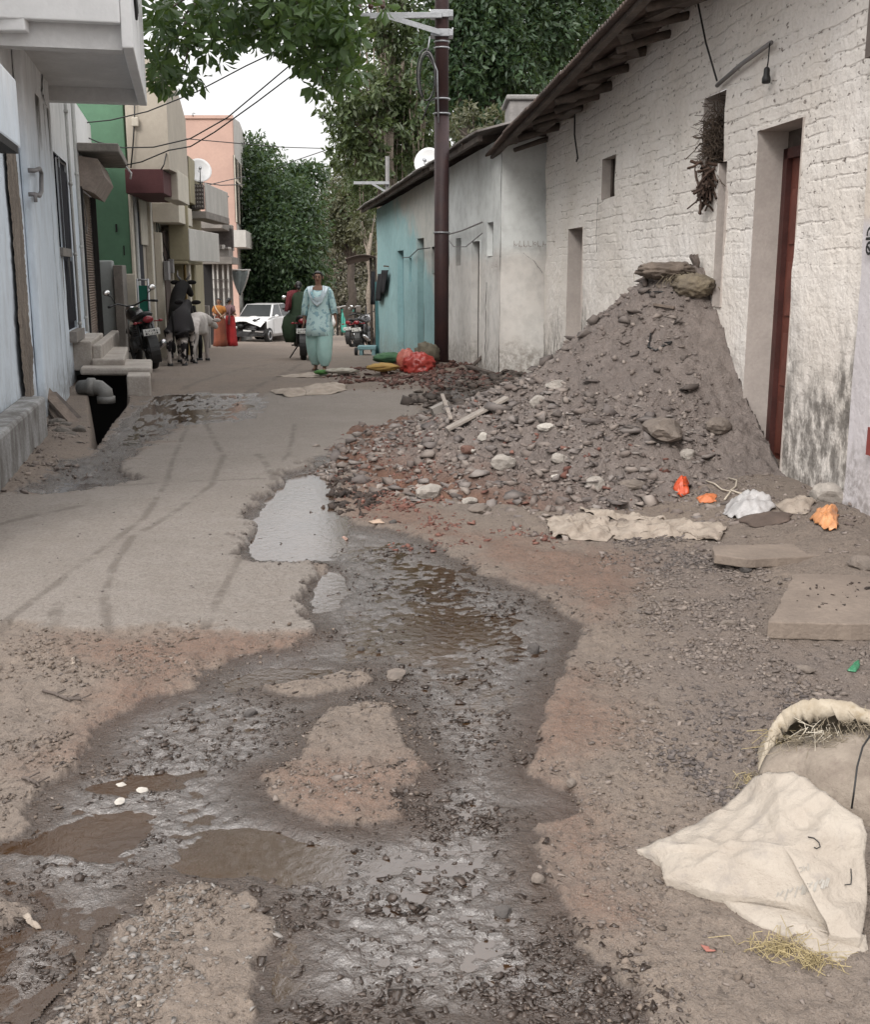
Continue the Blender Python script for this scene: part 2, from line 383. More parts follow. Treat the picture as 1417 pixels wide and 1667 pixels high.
dirt = t.mix(t.math('MULTIPLY', GRV, .7), dirt, t.mix(n2, (.13, .108, .10), (.17, .135, .115)))
conc_c = t.mix(n1, (.265, .238, .215), (.225, .20, .178)); conc_c = t.mix(t.math('MULTIPLY', n2, .35), conc_c, (.19, .16, .135))
col = t.mix(CON, dirt, conc_c)
col = t.mix(t.math('MULTIPLY', n3, .45), col, (.115, .092, .076)); col = t.mix(t.math('MULTIPLY', n4, .3), col, (.32, .28, .25))
spk = t.ramp(t.noise(38, 3, .55, stretch=(1, .7, 1)), .60, .66); col = t.mix(t.math('MULTIPLY', spk, t.math('SUBTRACT', .55, t.math('MULTIPLY', CON, .4))), col, (.075, .060, .052))
col = t.mix(t.math('MULTIPLY', TRK, .65), col, (.12, .10, .085))
mud = t.mix(n1, (.050, .035, .027), (.072, .051, .039)); mud = t.mix(t.math('MULTIPLY', n3, .6), mud, (.030, .021, .016))
mud = t.mix(t.math('MULTIPLY', RED, .4), mud, (.07, .04, .028))
col = t.mix(WET, col, mud)
rg = t.mix(WET, (.95, .95, .95), t.mix(n3, (.16, .16, .16), (.34, .34, .34))); rg = t.mix(t.math('MULTIPLY', INR, .75), rg, t.mix(n3, (.06,) * 3, (.18,) * 3))
bmp = t.bump(t.noise(30, 5, .65), .75, .022); t.set(bmp.node.inputs['Strength'], t.math('SUBTRACT', .95, t.math('MULTIPLY', WET, .45))); bmp = t.bump(t.noise(110, 4, .6), .7, .009, bmp); t.set(bmp.node.inputs['Strength'], t.math('SUBTRACT', .85, t.math('MULTIPLY', WET, .10))); bmp = t.bump(t.noise(320, 2), .4, .003, bmp)
M_GROUND = t.fin(col, rg, bmp); t.set(t.b.inputs['IOR'], t.math('ADD', t.math('ADD', 1.45, t.math('MULTIPLY', WET, .15)), t.math('MULTIPLY', INR, .95)))
go = np_obj('street_ground', np.stack([XX, YY, ZZ], -1).reshape(-1, 3), grid_faces(*XX.shape)[:, ::1], M_GROUND, smooth=True, attrs={'zone_a': A1.reshape(-1, 4), 'zone_b': A2.reshape(-1, 4)})
tag(go, kind='structure')
# standing water: one flat sheet per pool, only where the bed lies below the water level
t = NT('muddy_water')
wc = t.mix(t.ramp(t.noise(2.2, 3), .35, .65), (.036, .018, .008), (.050, .027, .013))
M_WATER = t.fin(wc, .035, t.bump(t.noise(30, 5, .65, dist=.6), .22, .006), IOR=2.1)
_dr = sdist(XX, YY, DRAIN) > -.25
def water(name, mask, level):
    nr, nc = XX.shape; sub = ys < 22
    low = (ZZ < level + .012) & mask & sub[:, None] & ~_dr
    F = grid_faces(nr, nc); keep = low.ravel()[F].any(axis=1)
    F = F[keep]; u, inv = np.unique(F, return_inverse=True)
    V = np.stack([XX, YY, np.full_like(XX, level)], -1).reshape(-1, 3)[u]
    o = np_obj(name, V, inv.reshape(F.shape), M_WATER, smooth=True); tag(o, kind='structure'); return o
water('water', (INN > .04) | (PUD > .04), WL)
# land round the street, under and beyond everything
gx = np.linspace(-260, 260, 61); gy = np.concatenate([np.linspace(-60, 170, 47), [260, 420, 700]])
GX, GY = np.meshgrid(gx, gy); GZ = -0.044 * np.logaddexp(0, (GY - 17.5)) - .35 - .9 * (np.hypot(GX, GY - 40) < 50) * 0
GZ = np.maximum(GZ, -8) - .75
o = np_obj('land', np.stack([GX, GY, GZ], -1).reshape(-1, 3), grid_faces(*GX.shape), pm('land_soil', (.2, .155, .12)), smooth=True); tag(o, kind='structure')
# ------------------------------------------------------------------ facade helper: a vertical plane with (s along, d outwards, z up)
class Facade:
    def __init__(self, p0, p1, flip=False):
        self.p0 = Vector((*p0, 0)); v = Vector((*p1, 0)) - self.p0; self.L = v.length; self.u = v / self.L
        self.n = Vector((-self.u.y, self.u.x, 0)); self.n = -self.n if flip else self.n
    def p(self, s, d, z): return self.p0 + self.u * s + self.n * d + Vector((0, 0, z))
    def px(self, px, py, d=0.0):           # where the sight line through a photo pixel meets the plane
        r = Vector(ray(px, py)); o = Vector((0, 0, EYE)); q = self.p0 + self.n * d
        k = (q - o).dot(self.n) / r.dot(self.n); w = o + r * k
        return ((w - self.p0).dot(self.u), w.z)
    def box(self, mb, s0, s1, d0, d1, z0, z1, m=0):
        P = self.p
        return mb.hexa([P(s0, d0, z0), P(s1, d0, z0), P(s1, d1, z0), P(s0, d1, z0), P(s0, d0, z1), P(s1, d0, z1), P(s1, d1, z1), P(s0, d1, z1)], m)
def wall_panel(F, s0, s1, z0, z1, holes, cell=0.12, disp=None, ztop=None, reveal_m=0):
    """plastered wall face with openings cut through it; holes: (sa, sb, za, zb, depth); each hole gets reveals"""
    ss = set(np.arange(s0, s1, cell).round(4)) | {s1}; zs = set(np.arange(z0, z1, cell).round(4)) | {z1}
    for h in holes: ss |= {h[0], h[1]}; zs |= {h[2], h[3]}
    def clean(vals, keys):
        out = []
        for v in sorted(vals):
            if out and v - out[-1] < cell * .3:
                if v in keys: out[-1] = v
            else: out.append(v)
        return out
    ss = clean(ss, {h[0] for h in holes} | {h[1] for h in holes} | {s0, s1}); zs = clean(zs, {h[2] for h in holes} | {h[3] for h in holes} | {z0, z1})
    mb = MB(); nz_ = len(zs); vs = []
    S, Z = np.meshgrid(ss, zs, indexing='ij'); D = disp(S, Z) if disp else np.zeros_like(S)
    for i, s in enumerate(ss):
        for j, z in enumerate(zs):
            zz = z
            if ztop: zz = z0 + (z - z0) * (ztop(s) - z0) / (z1 - z0) if z > max([h[3] for h in holes] + [z0]) else z
            vs.append(F.p(s, D[i, j], zz))
    fs = []
    for i in range(len(ss) - 1):
        for j in range(nz_ - 1):
            cs, cz = (ss[i] + ss[i + 1]) / 2, (zs[j] + zs[j + 1]) / 2
            if any(h[0] < cs < h[1] and h[2] < cz < h[3] for h in holes): continue
            fs.append((i * nz_ + j, (i + 1) * nz_ + j, (i + 1) * nz_ + j + 1, i * nz_ + j + 1))
    mb.add(vs, fs, 0, True)
    for sa, sb, za, zb, dp in holes:
        P = F.p
        for q in ([(sa, za), (sa, zb)], [(sb, zb), (sb, za)], [(sa, zb), (sb, zb)], [(sb, za), (sa, za)]):
            (a, b), (c, d) = q
            mb.add([P(a, 0.005, b), P(c, 0.005, d), P(c, -dp, d), P(a, -dp, b)], [(0, 1, 2, 3)], reveal_m)
    return mb
def crack(F, pts, w=0.012, d=0.004, seed=0):
    """a jagged thin crack as a narrow dark strip"""
    rr = random.Random(seed); out = []
    for (a, b), (c, e) in zip(pts[:-1], pts[1:]):
        for i in range(6):
            t = i / 6; out.append((a + (c - a) * t + rr.uniform(-.6, .6) * w, b + (e - b) * t))
    out.append(pts[-1]); mb = MB(); vs = []
    for s, z in out:
        k = w * rr.uniform(.3, 1); vs += [F.p(s - k / 2, d, z), F.p(s + k / 2, d, z)]
    return mb.add(vs, [(2 * i, 2 * i + 1, 2 * i + 3, 2 * i + 2) for i in range(len(out) - 1)])
def corrugated(F, s0, s1, d0, z0, d1, z1, pitch=0.076, amp=0.016, wob=0.03, m=0, sag=None):
    """corrugated sheet between the lower edge (d0, z0) and the upper edge (d1, z1)"""
    n = int((s1 - s0) / pitch * 6); mb = MB(); rows = []
    for k in range(7):
        t = k / 6; row = []
        for i in range(n + 1):
            s = s0 + (s1 - s0) * i / n
            z = z0 + (z1 - z0) * t + amp * math.cos(2 * math.pi * s / pitch) + wob * (float(mnoise.noise((s * .5, t * 2, 3))))
            dd = d0 + (d1 - d0) * t + (0.03 * mnoise.noise((math.floor(s / .8) * 3.7, 1, 9)) if k == 0 else 0)
            row.append(F.p(s, dd, z + (sag(s) if sag else 0)))
        rows.append(row)
    return mb.sheet(rows, m)
def rock_obj(name, pos, size, mat, label, cat='stone', group=None, seed=0, flat=.7, sub=2, rot=None, stretch=1.0, parent=None):
    bm = bmesh.new(); bmesh.ops.create_icosphere(bm, subdivisions=sub, radius=1)
    rr = random.Random(seed); off = Vector((rr.uniform(0, 50), rr.uniform(0, 50), 0)); th = rr.uniform(0, 6.28)
    planes = [(Vector((rr.gauss(0, 1), rr.gauss(0, 1), rr.gauss(0, .8))).normalized(), rr.uniform(.62, .9)) for _ in range(7)]
    for v in bm.verts:
        c = v.co.copy()
        for pn, pd in planes:
            e = c.dot(pn) - pd
            if e > 0: c -= pn * e
        c *= 1 + .12 * mnoise.noise(c * 3 + off)
        v.co = Vector((c.x * stretch, c.y, c.z * flat)) * size
    bmesh.ops.rotate(bm, verts=bm.verts, cent=(0, 0, 0), matrix=Matrix.Rotation(th if rot is None else rot, 3, 'Z'))
    me = bpy.data.meshes.new(name); bm.to_mesh(me); bm.free(); me.materials.append(mat)
    o = bpy.data.objects.new(name, me); link(o, parent); o.location = pos
    if label: tag(o, label, cat, group)
    return o
# ------------------------------------------------------------------ whitewashed brick house on the right
FR = Facade((1.50, 15.35), (2.475, 6.5), flip=True)      # s grows towards the camera
t = NT('limewashed_brick')
z_ = t.xyz()[2]
mp = t.n('ShaderNodeMapping'); mp.inputs['Rotation'].default_value = (R(90), 0, R(90 - 6.3) ); mp.vector_type = 'POINT'
cmb = t.n('ShaderNodeCombineXYZ'); X = t.xyz(); t.t.links.new(X[1], cmb.inputs[0]); t.t.links.new(X[2], cmb.inputs[1])
dn = t.n('ShaderNodeTexNoise'); dn.inputs['Scale'].default_value = 5; t.t.links.new(t.co, dn.inputs['Vector'])
vm = t.n('ShaderNodeVectorMath', operation='MULTIPLY_ADD'); t.t.links.new(dn.outputs['Color'], vm.inputs[0]); vm.inputs[1].default_value = (.10, .055, 0); t.t.links.new(cmb.outputs[0], vm.inputs[2])
sxy = t.n('ShaderNodeSeparateXYZ'); t.t.links.new(vm.outputs[0], sxy.inputs[0])
row_ = t.math('PINGPONG', t.math('MULTIPLY', sxy.outputs[1], 11.4), .5)                    # uneven brick courses under the limewash
row_ = t.math('MULTIPLY', t.ramp(row_, .16, .02), t.ramp(t.noise(3.6, 4, .6, stretch=(.35, .35, 2.2)), .40, .62))
up = t.ramp(z_, 1.2, 2.2)
a = t.ramp(t.noise(.9, 6, .62), .3, .7); b = t.ramp(t.noise(4, 6, .65), .35, .7); c = t.ramp(t.noise(30, 5, .65), .45, .75)
col = t.mix(a, (.77, .735, .70), (.69, .64, .585)); col = t.mix(t.math('MULTIPLY', b, .35), col, (.64, .60, .56))
col = t.mix(t.math('MULTIPLY', c, .30), col, (.50, .455, .415))
pit = t.math('ADD', t.math('MULTIPLY', t.ramp(t.noise(19, 4, .55, stretch=(1, 1, 2.4)), .58, .66), t.ramp(row_, 0, .5)), t.ramp(t.noise(17, 3, .5, stretch=(1, 1, 1.6)), .66, .71))
col = t.mix(t.math('MULTIPLY', pit, t.math('MULTIPLY', up, .75)), col, (.17, .135, .115))
mort = t.math('MULTIPLY', row_, t.math('MULTIPLY', t.math('ADD', t.math('MULTIPLY', up, .85), .05), t.ramp(t.noise(2.3, 4), .38, .62)))
col = t.mix(t.math('MULTIPLY', mort, .06), col, (.30, .25, .21))
# damp mould creeping up from the ground in ragged streaks
mh = t.math('ADD', t.math('MULTIPLY', t.noise(2.1, 5, .6, stretch=(1, 1, .35)), 1.5), t.math('MULTIPLY', t.noise(14, 4, .65, stretch=(1, 1, .4)), .6))
mold = t.ramp(t.math('SUBTRACT', t.math('ADD', mh, t.math('MULTIPLY', t.ramp(t.noise(.55, 2), .45, .65), .45)), z_), .05, .70)
mold = t.math('MULTIPLY', mold, t.ramp(t.noise(9, 6, .72, stretch=(1, 1, .6)), .34, .60))
col = t.mix(t.math('MULTIPLY', mold, .85), col, (.085, .075, .065))
h = t.math('SUBTRACT', t.math('MULTIPLY', t.noise(9, 5, .6), .9), t.math('MULTIPLY', row_, t.math('ADD', t.math('MULTIPLY', up, .20), .02)))
h = t.math('SUBTRACT', h, t.math('MULTIPLY', pit, t.math('MULTIPLY', up, .5)))
nb = t.bump(h, .8, .035); nb = t.bump(t.noise(70, 4), .3, .006, nb)
M_LIME = t.fin(col, .92, nb)
M_JAMB = pm('jamb_plaster', (.44, .395, .365), .2, 5, c2=(.37, .33, .305))
M_WOOD = pm('old_timber', (.12, .095, .08), .5, 4, bscale=30, stretch=(1, 1, 1))
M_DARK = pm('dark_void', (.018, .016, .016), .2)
M_REDDOOR = pm('oxide_red_paint', (.17, .052, .036), .35, 6, rough=.55, bump=.2)
M_REDDARK = pm('oxide_red_frame', (.075, .022, .018), .35, 6, rough=.6)
M_RUST = pm('rusty_sheet', (.12, .085, .07), .5, 3, rough=.75, c2=(.07, .055, .05))
M_TIN = pm('grey_sheet', (.23, .22, .21), .4, 2, rough=.6, c2=(.14, .12, .11))
M_BLACK = pm('black_rubber', (.014, .014, .015), .3, rough=.5)
M_STEEL = pm('galvanised_steel', (.40, .41, .43), .2, 8, rough=.45, Metallic=.5)
M_GREYPL = pm('grey_plastic', (.22, .21, .21), .25, 8, rough=.5)
house = thing('brick_house', 'long whitewashed brick house with sagging sheet eaves behind the rubble heap', 'house', (2.0, 10.9, 0))
def hole(F, x0, x1, yt, yb, dp, zb=None):
    ym = (yt + yb) / 2
    a = F.px(x0, ym)[0]; b = F.px(x1, ym)[0]; zt = F.px((x0 + x1) / 2, yt)[1]; zb_ = F.px((x0 + x1) / 2, yb)[1] if zb is None else zb
    return [round(a, 3), round(b, 3), round(zb_, 3), round(zt, 3), dp]
H_D1 = hole(FR, 1221, 1290, 208, 745, .24, .08)
H_D2 = hole(FR, 924, 947, 372, 560, .28, .10)
H_W = hole(FR, 981, 1003, 256, 322, .20)
H_N = hole(FR, 1146, 1182, 155, 268, .16)
H_C = hole(FR, 1165, 1179, 268, 500, .07); H_C[3] = H_N[2]; H_C[0] += .02
L_R = FR.L
sagR = lambda s: .062 * (s - 1.16)                        # the eaves rise towards the near end
def zt_r(s): return 3.40 + .02 * math.sin(s * 1.7) + sagR(s)
dispR = lambda S, Z: (fbm(S * 1.6, Z * 1.6, 81, 3) - .5) * .06 + (fbm(S * 7, Z * 9, 82, 3) - .5) * .022
wall_panel(FR, 0, L_R, -.3, 3.32, [H_D1, H_D2, H_W, H_N, H_C], .10, dispR, zt_r, 1).build('wall', [M_LIME, M_JAMB], house)
mb = MB(); FR.box(mb, 0, .3, -4.5, -.02, -.4, 3.3); FR.box(mb, L_R - .3, L_R, -4.5, -.02, -.4, 3.4); FR.box(mb, 0.3, L_R - .3, -4.5, -4.2, -.4, 4.5)
mb.build('gable_walls', M_LIME, house)
# doors
def recess_back(F, h, mat, name, parent, extra=0.0, d=None):
    mb = MB(); dd = -(h[4] if d is None else d); F.box(mb, h[0] - .02, h[1] + .02, dd - .05, dd, h[2] - .02, h[3] + .02); return mb.build(name, mat, parent)
mb = MB(); a, b, zb, zt, dp = H_D1
for s0, s1 in ((a, a + .07), (b - .07, b)): FR.box(mb, s0, s1, -dp - .02, -dp + .05, zb, zt - .12)
FR.box(mb, a, b, -dp - .02, -dp + .05, zt - .12 - .07, zt - .12); mb.build('door_frame', M_REDDARK, house)
door = MB(); FR.box(door, a + .07, b - .07, -dp - .03, -dp + .01, zb, zt - .19)
for k in range(4): FR.box(door, a + .12, b - .12, -dp + .01, -dp + .022, zb + .12 + k * .5, zb + .50 + k * .5)
door = door.build('door', M_REDDOOR, house, bevel=.004)
mb = MB(); FR.box(mb, a, b, -dp - .02, -dp + .02, zt - .12, zt); mb.build('lintel', M_WOOD, house)
mb = MB(); mb.tube([FR.p(b - .14, -dp + .03, zb + 1.0), FR.p(b - .14, -dp + .06, zb + 1.02), FR.p(b - .14, -dp + .06, zb + 1.14), FR.p(b - .14, -dp + .03, zb + 1.16)], .008, 6); mb.build('handle', M_STEEL, door)
d2 = recess_back(FR, H_D2, pm('weathered_door', (.20, .15, .12), .4, 6), 'door', house); d2['label'] = 'weathered pale brown door in narrow recess'
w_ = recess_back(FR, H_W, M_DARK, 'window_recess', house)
mb = MB()
for k in range(5):
    s = H_W[0] + (H_W[1] - H_W[0]) * (k + .5) / 5; mb.tube([FR.p(s, -.10, H_W[2]), FR.p(s + random.uniform(-.03, .03), -.10 - .02 * k, H_W[3])], .018, 5)
mb.build('window_slat', M_WOOD, w_)
recess_back(FR, H_N, pm('niche_dark_brown', (.11, .09, .075), .4), 'niche', house); recess_back(FR, H_C, pm('channel_brown', (.17, .13, .105), .5, 9), 'wall_channel', house)  # backs of niche and channel, browner and darker than the wall face
P = [FR.px(979, 322), FR.px(978, 350), FR.px(976, 380), FR.px(977, 410)]; crack(FR, P, .022, .035, 3).build('crack', M_DARK, house)
# roof: sheet, purlins, rafter poles
corrugated(FR, -.75, L_R + .3, .74, 3.21, -4.6, 4.75, amp=.018, sag=sagR).build('roof_sheet', M_RUST, house, solid=.004)
mb = MB(); mb.bar(FR.p(-.75, .62, 3.185 + sagR(-.75)), FR.p(L_R + .3, .62, 3.185 + sagR(L_R + .3)), .07, .035); mb.build('eaves_board', M_WOOD, house)
for k in range(17):
    s = -.45 + k * .6 + random.uniform(-.12, .12); r_ = random.uniform(.035, .06)
    if s > L_R + .2: break
    mb = MB(); dip = random.uniform(-.05, .03)
    mb.tube([FR.p(s + random.uniform(-.1, .1), random.uniform(.45, .66), 3.16 + dip + sagR(s)), FR.p(s, .1, 3.29 + dip + sagR(s)), FR.p(s, -1.2, 3.60 + sagR(s))], [r_ * .8, r_, r_], 7); mb.build('rafter', M_WOOD, house)
for k in range(12):      # loose packing planks and broken tiles under the sheet
    s = .2 + k * .75 + random.uniform(-.2, .2)
    if s > L_R - .2: break
    mb = MB(); mb.bar(FR.p(s - .4, random.uniform(.1, .5), 3.255 + sagR(s)), FR.p(s + .45, random.uniform(.1, .5), 3.255 + sagR(s) + random.uniform(-.02, .05)), .12, .025); mb.build('batten', M_WOOD, house)
# dried nest stuffing the niche
def straw_clump(name, c, r, n, mat, parent=None, L=.16, rad=.004, seed=1, down=.0):
    rr = random.Random(seed); mb = MB()
    for i in range(n):
        p = Vector((rr.gauss(0, 1) * r[0], rr.gauss(0, 1) * r[1], rr.gauss(0, 1) * r[2])) * .55 + Vector(c)
        d = Vector((rr.gauss(0, 1), rr.gauss(0, 1), rr.gauss(0, .8) - down)).normalized() * L * rr.uniform(.4, 1)
        q = p + d * .5 + Vector((0, 0, -.02 * rr.random())); mb.tube([p, q, p + d + Vector((rr.gauss(0, .02), rr.gauss(0, .02), -.04 * rr.random()))], rad * rr.uniform(.5, 1.3), 4, caps=False)
    return mb.build(name, mat, parent)
M_STRAWB = pm('dry_brown_straw', (.13, .095, .07), .5, 20); M_STRAWY = pm('yellow_straw', (.46, .37, .20), .35, 20); M_STRAWG = pm('grey_straw', (.30, .25, .18), .4, 20)
q = FR.p((H_N[0] + H_N[1]) / 2, -.02, H_N[2] + .2)
nest = straw_clump('bird_nest', q, (.08, .12, .2), 620, M_STRAWB, L=.15, rad=.003, seed=4, down=.3)
tag(nest, 'tangled brown bird nest stuffed in the niche above the wall channel', 'nest')
q = FR.p((H_N[0] + H_N[1]) / 2, .04, H_N[2] - .12)
o = straw_clump('dead_leaf_bunch', q, (.06, .10, .12), 90, pm('dead_leaf', (.12, .075, .055), .5), L=.16, rad=.011, seed=9, down=1.0)
tag(o, 'brown bunch of dead leaves hanging below the bird nest', 'leaves')
# conduit, flex with bulb holder, loose wires
a = FR.px(1178, 140); b = FR.px(1268, 70)
mb = MB(); mb.tube([FR.p(a[0], .05, a[1]), FR.p((a[0] + b[0]) / 2, .055, (a[1] + b[1]) / 2 + .01), FR.p(b[0], .05, b[1])], .016, 8)
o = mb.build('conduit_pipe', M_GREYPL); tag(o, 'thin grey conduit pipe running up the white wall above the red door', 'pipe')
c = FR.px(1262, 128); lp = thing('bulb_holder', 'black bulb holder dangling on a short flex from the conduit pipe', 'lamp holder', FR.p(c[0], .06, c[1]))
mb = MB(); mb.tube([FR.p(b[0], .06, b[1]), FR.p(b[0] - .01, .06, b[1] - .12), FR.p(c[0], .06, c[1] + .06)], .005, 5); mb.build('flex', M_BLACK, lp)
mb = MB(); mb.lathe([(.012, .07), (.02, .06), (.022, .02), (.03, .0), (.03, -.03), (.02, -.035)], FR.p(c[0], .06, c[1]), 10); mb.build('holder', M_BLACK, lp)
a2 = FR.px(1178, 132); e2 = FR.px(1150, 0)
mb = MB(); mb.tube([FR.p(a2[0], .05, a2[1]), FR.p(a2[0] + (e2[0] - a2[0]) * .5, .07, a2[1] + (e2[1] - a2[1]) * .5 - .02), FR.p(e2[0], .1, e2[1] + .1)], .008, 5)
o = mb.build('service_wire', M_BLACK); tag(o, 'black wire dropping from the eaves to the conduit pipe', 'wire')
a2 = FR.px(943, 178); e2 = FR.px(948, 258)
mb = MB(); mb.tube([FR.p(a2[0], .05, a2[1] + .1), FR.p(a2[0] + .02, .05, (a2[1] + e2[1]) / 2), FR.p(e2[0], .05, e2[1]), FR.p(e2[0] - .06, .05, e2[1] - .03)], .010, 5)
o = mb.build('hanging_wire', M_BLACK); tag(o, 'black cable hanging down the wall below the far end of the eaves', 'wire')
# ------------------------------------------------------------------ neighbour at the right edge: lavender lower wall
FN = Facade((2.475, 6.5), (2.475 + .11 * 4.6, 1.9), flip=True)
t = NT('lavender_limewash'); z_ = t.xyz()[2]
col = t.mix(t.ramp(t.noise(1.3, 5), .3, .7), (.60, .575, .60), (.52, .49, .50)); col = t.mix(t.ramp(t.math('SUBTRACT', z_, t.math('MULTIPLY', t.noise(3, 4), .25)), 1.62, 1.7), col, (.585, .52, .455))
ml = t.math('MULTIPLY', t.ramp(t.math('SUBTRACT', t.math('MULTIPLY', t.noise(3, 5, .6), .9), z_), -.1, .35), t.ramp(t.noise(22, 5, .7), .35, .65))
col = t.mix(t.math('MULTIPLY', ml, .7), col, (.16, .14, .125))
M_LAV = t.fin(col, .9, t.bump(t.noise(14, 5), .5, .02))
nb_h = thing('neighbour_house', 'lavender limewashed house front at the right edge beside the damp wall', 'house', (2.7, 4.4, 0))
wall_panel(FN, 0.0, FN.L, -.3, 3.6, [], .15, lambda S, Z: .03 + (fbm(S * 2, Z * 2, 91, 3) - .5) * .04).build('wall', M_LAV, nb_h)
mb = MB(); FN.box(mb, -.0, FN.L, -4, -.05, -.4, 3.6); mb.build('house_body', M_LAV, nb_h)
mb = MB(); a = FN.px(1411, 60, .09); FN.box(mb, a[0], a[0] + .5, .03, .09, FN.px(1412, 104)[1], 4.2); mb.build('window_shutter', pm('brown_shutter', (.17, .14, .125), .3), nb_h)
corrugated(FN, .35, FN.L, .6, 3.85, -4, 5.2).build('roof_sheet', M_TIN, nb_h, solid=.004)
mb = MB(); a = FN.px(1413, 700, .065); b = FN.px(1413, 730); FN.box(mb, a[0] - .0, a[0] + .5, .055, .065, FN.px(1413, 735)[1], FN.px(1413, 690)[1]); mb.build('painted_band', pm('red_paint', (.30, .06, .05), .3), nb_h)
# painted Devanagari letter on the white wall (strokes)
def strokes(F, s0, z0, h, segs, w, d=.02, n=8):
    mb = MB()
    for seg in segs:
        pts = [F.p(s0 + x * h, d, z0 + y * h) for x, y in seg]
        vs = []
        for i, p in enumerate(pts):
            tg = (pts[min(i + 1, len(pts) - 1)] - pts[max(i - 1, 0)]).normalized(); sd = tg.cross(F.n) * w / 2; vs += [p - sd, p + sd]
        mb.add(vs, [(2 * i, 2 * i + 1, 2 * i + 3, 2 * i + 2) for i in range(len(pts) - 1)])
    return mb
def arc(cx, cy, r, a0, a1, n=10, ry=None): return [(cx + r * math.cos(R(a0 + (a1 - a0) * i / n)), cy + (ry or r) * math.sin(R(a0 + (a1 - a0) * i / n))) for i in range(n + 1)]
a = FN.px(1409, 413)
s0 = FR.px(1409, 420, .055)
F_, p_ = (FR, s0) if s0[0] < L_R else (FN, FN.px(1409, 420, .055))
mb = strokes(F_, p_[0] - .01, p_[1], .13, [[(0, .8), (1.0, .8)], [(.6, .8), (.6, 0)], arc(.36, .4, .24, 60, 330), [(.14, .52), (.55, .25)], arc(.35, 1.0, .25, 200, 20)], .016, .055)
mb.build('painted_letter', M_BLACK, house if F_ is FR else nb_h)
# ------------------------------------------------------------------ grey and turquoise row beyond
C0 = (.90, 15.55); C1 = (-1.38, 27.0)
FT = Facade(C1, C0, flip=True)                             # s grows towards the camera
FE = Facade((1.9, 15.75), C0)                                # end wall facing the camera
if FE.n.y > 0: FE = Facade((1.9, 15.75), C0, flip=True)
def zeave(s): return 2.97 + (3.28 - 2.97) * s / FT.L
t = NT('grey_limewash'); X = t.xyz(); z_ = X[2]
a = t.ramp(t.noise(.8, 5, .6), .3, .7); b = t.ramp(t.noise(5, 6, .65), .4, .72)
col = t.mix(a, (.72, .745, .74), (.64, .66, .65)); col = t.mix(t.ramp(t.math('SUBTRACT', z_, t.math('MULTIPLY', t.noise(1.4, 3), .5)), 1.35, 1.65), t.mix(a, (.70, .68, .65), (.62, .59, .555)), col)
col = t.mix(t.math('MULTIPLY', b, .3), col, (.25, .25, .24))
mold = t.math('MULTIPLY', t.ramp(t.math('SUBTRACT', t.math('MULTIPLY', t.noise(2.4, 5, .6), 1.3), z_), .0, .5), t.ramp(t.noise(16, 5, .7), .3, .65))
col = t.mix(t.math('MULTIPLY', mold, .7), col, (.16, .13, .105))
M_GREYW = t.fin(col, .92, t.bump(t.noise(12, 5), .4, .02))
t = NT('turquoise_limewash'); X = t.xyz(); z_ = X[2]
a = t.ramp(t.noise(.8, 5, .6), .3, .7); b = t.ramp(t.noise(6, 6, .65), .4, .72)
tq = t.mix(a, (.29, .46, .475), (.24, .40, .42)); cr_ = t.mix(a, (.50, .50, .47), (.42, .42, .39))
sel = t.ramp(t.math('ADD', t.math('SUBTRACT', z_, 2.05), t.math('ADD', t.math('MULTIPLY', t.math('SUBTRACT', t.noise(1.3, 5, .65), .5), 2.4), t.math('MULTIPLY', t.math('SUBTRACT', 22.0, X[1]), .40))), -.35, .55)
col = t.mix(sel, tq, cr_); col = t.mix(t.math('MULTIPLY', b, .25), col, (.14, .20, .21))
mold = t.math('MULTIPLY', t.ramp(t.math('SUBTRACT', t.math('MULTIPLY', t.noise(2.4, 5, .6), 1.0), t.math('ADD', z_, .3)), -.1, .4), t.ramp(t.noise(16, 5, .7), .3, .65))
col = t.mix(t.math('MULTIPLY', mold, .6), col, (.20, .19, .16))
M_TURQ = t.fin(col, .92, t.bump(t.noise(12, 5), .4, .02))
SP = FT.px(731, 400)[0]                                       # party line between the two
gh = thing('grey_house', 'low grey limewashed house between the white brick house and the turquoise house', 'house', FT.p(FT.L - 2, -2, 0))
th = thing('turquoise_house', 'low turquoise limewashed house behind the utility pole', 'house', FT.p(3, -2, 0))
G = [hole(FT, 743, 751, 388, 432, .15), hole(FT, 768, 781, 393, 590, .2, -.1), hole(FT, 794, 804, 362, 417, .15)]
wall_panel(FT, SP, FT.L, -.6, 3.2, G, .2, lambda S, Z: (fbm(S * 1.5, Z * 1.5, 95, 3) - .5) * .05, zeave).build('wall', [M_GREYW, M_JAMB], gh)
wall_panel(FE, 0, FE.L, -.6, 3.3, [], .2, lambda S, Z: (fbm(S * 1.5, Z * 1.5, 96, 3) - .5) * .05).build('end_wall', M_GREYW, gh)
mb = MB(); FT.box(mb, SP, SP + .2, -4, -.05, -.6, 3.1); FT.box(mb, SP, FT.L - .2, -4.2, -4, -.6, 4); mb.build('rear_walls', M_GREYW, gh)
M_BLUEDK = pm('deep_blue_paint', (.035, .055, .10), .3); M_DOORGREY = pm('grey_door', (.17, .165, .155), .3, 6); M_DOORTEAL = pm('teal_door', (.03, .12, .16), .3, 6, rough=.6); M_DOORBR = pm('grey_brown_door', (.13, .115, .10), .3, 6)
recess_back(FT, G[0], M_BLUEDK, 'window', gh); recess_back(FT, G[1], M_DOORGREY, 'door', gh, d=.1); recess_back(FT, G[2], M_DOORGREY, 'window', gh, d=.08)
T = [hole(FT, 648, 658, 408, 558, .2, -.35), hole(FT, 666.5, 670.5, 420, 459, .12), hole(FT, 680, 691, 388, 556, .2, -.3), hole(FT, 704, 709, 405, 445, .12)]
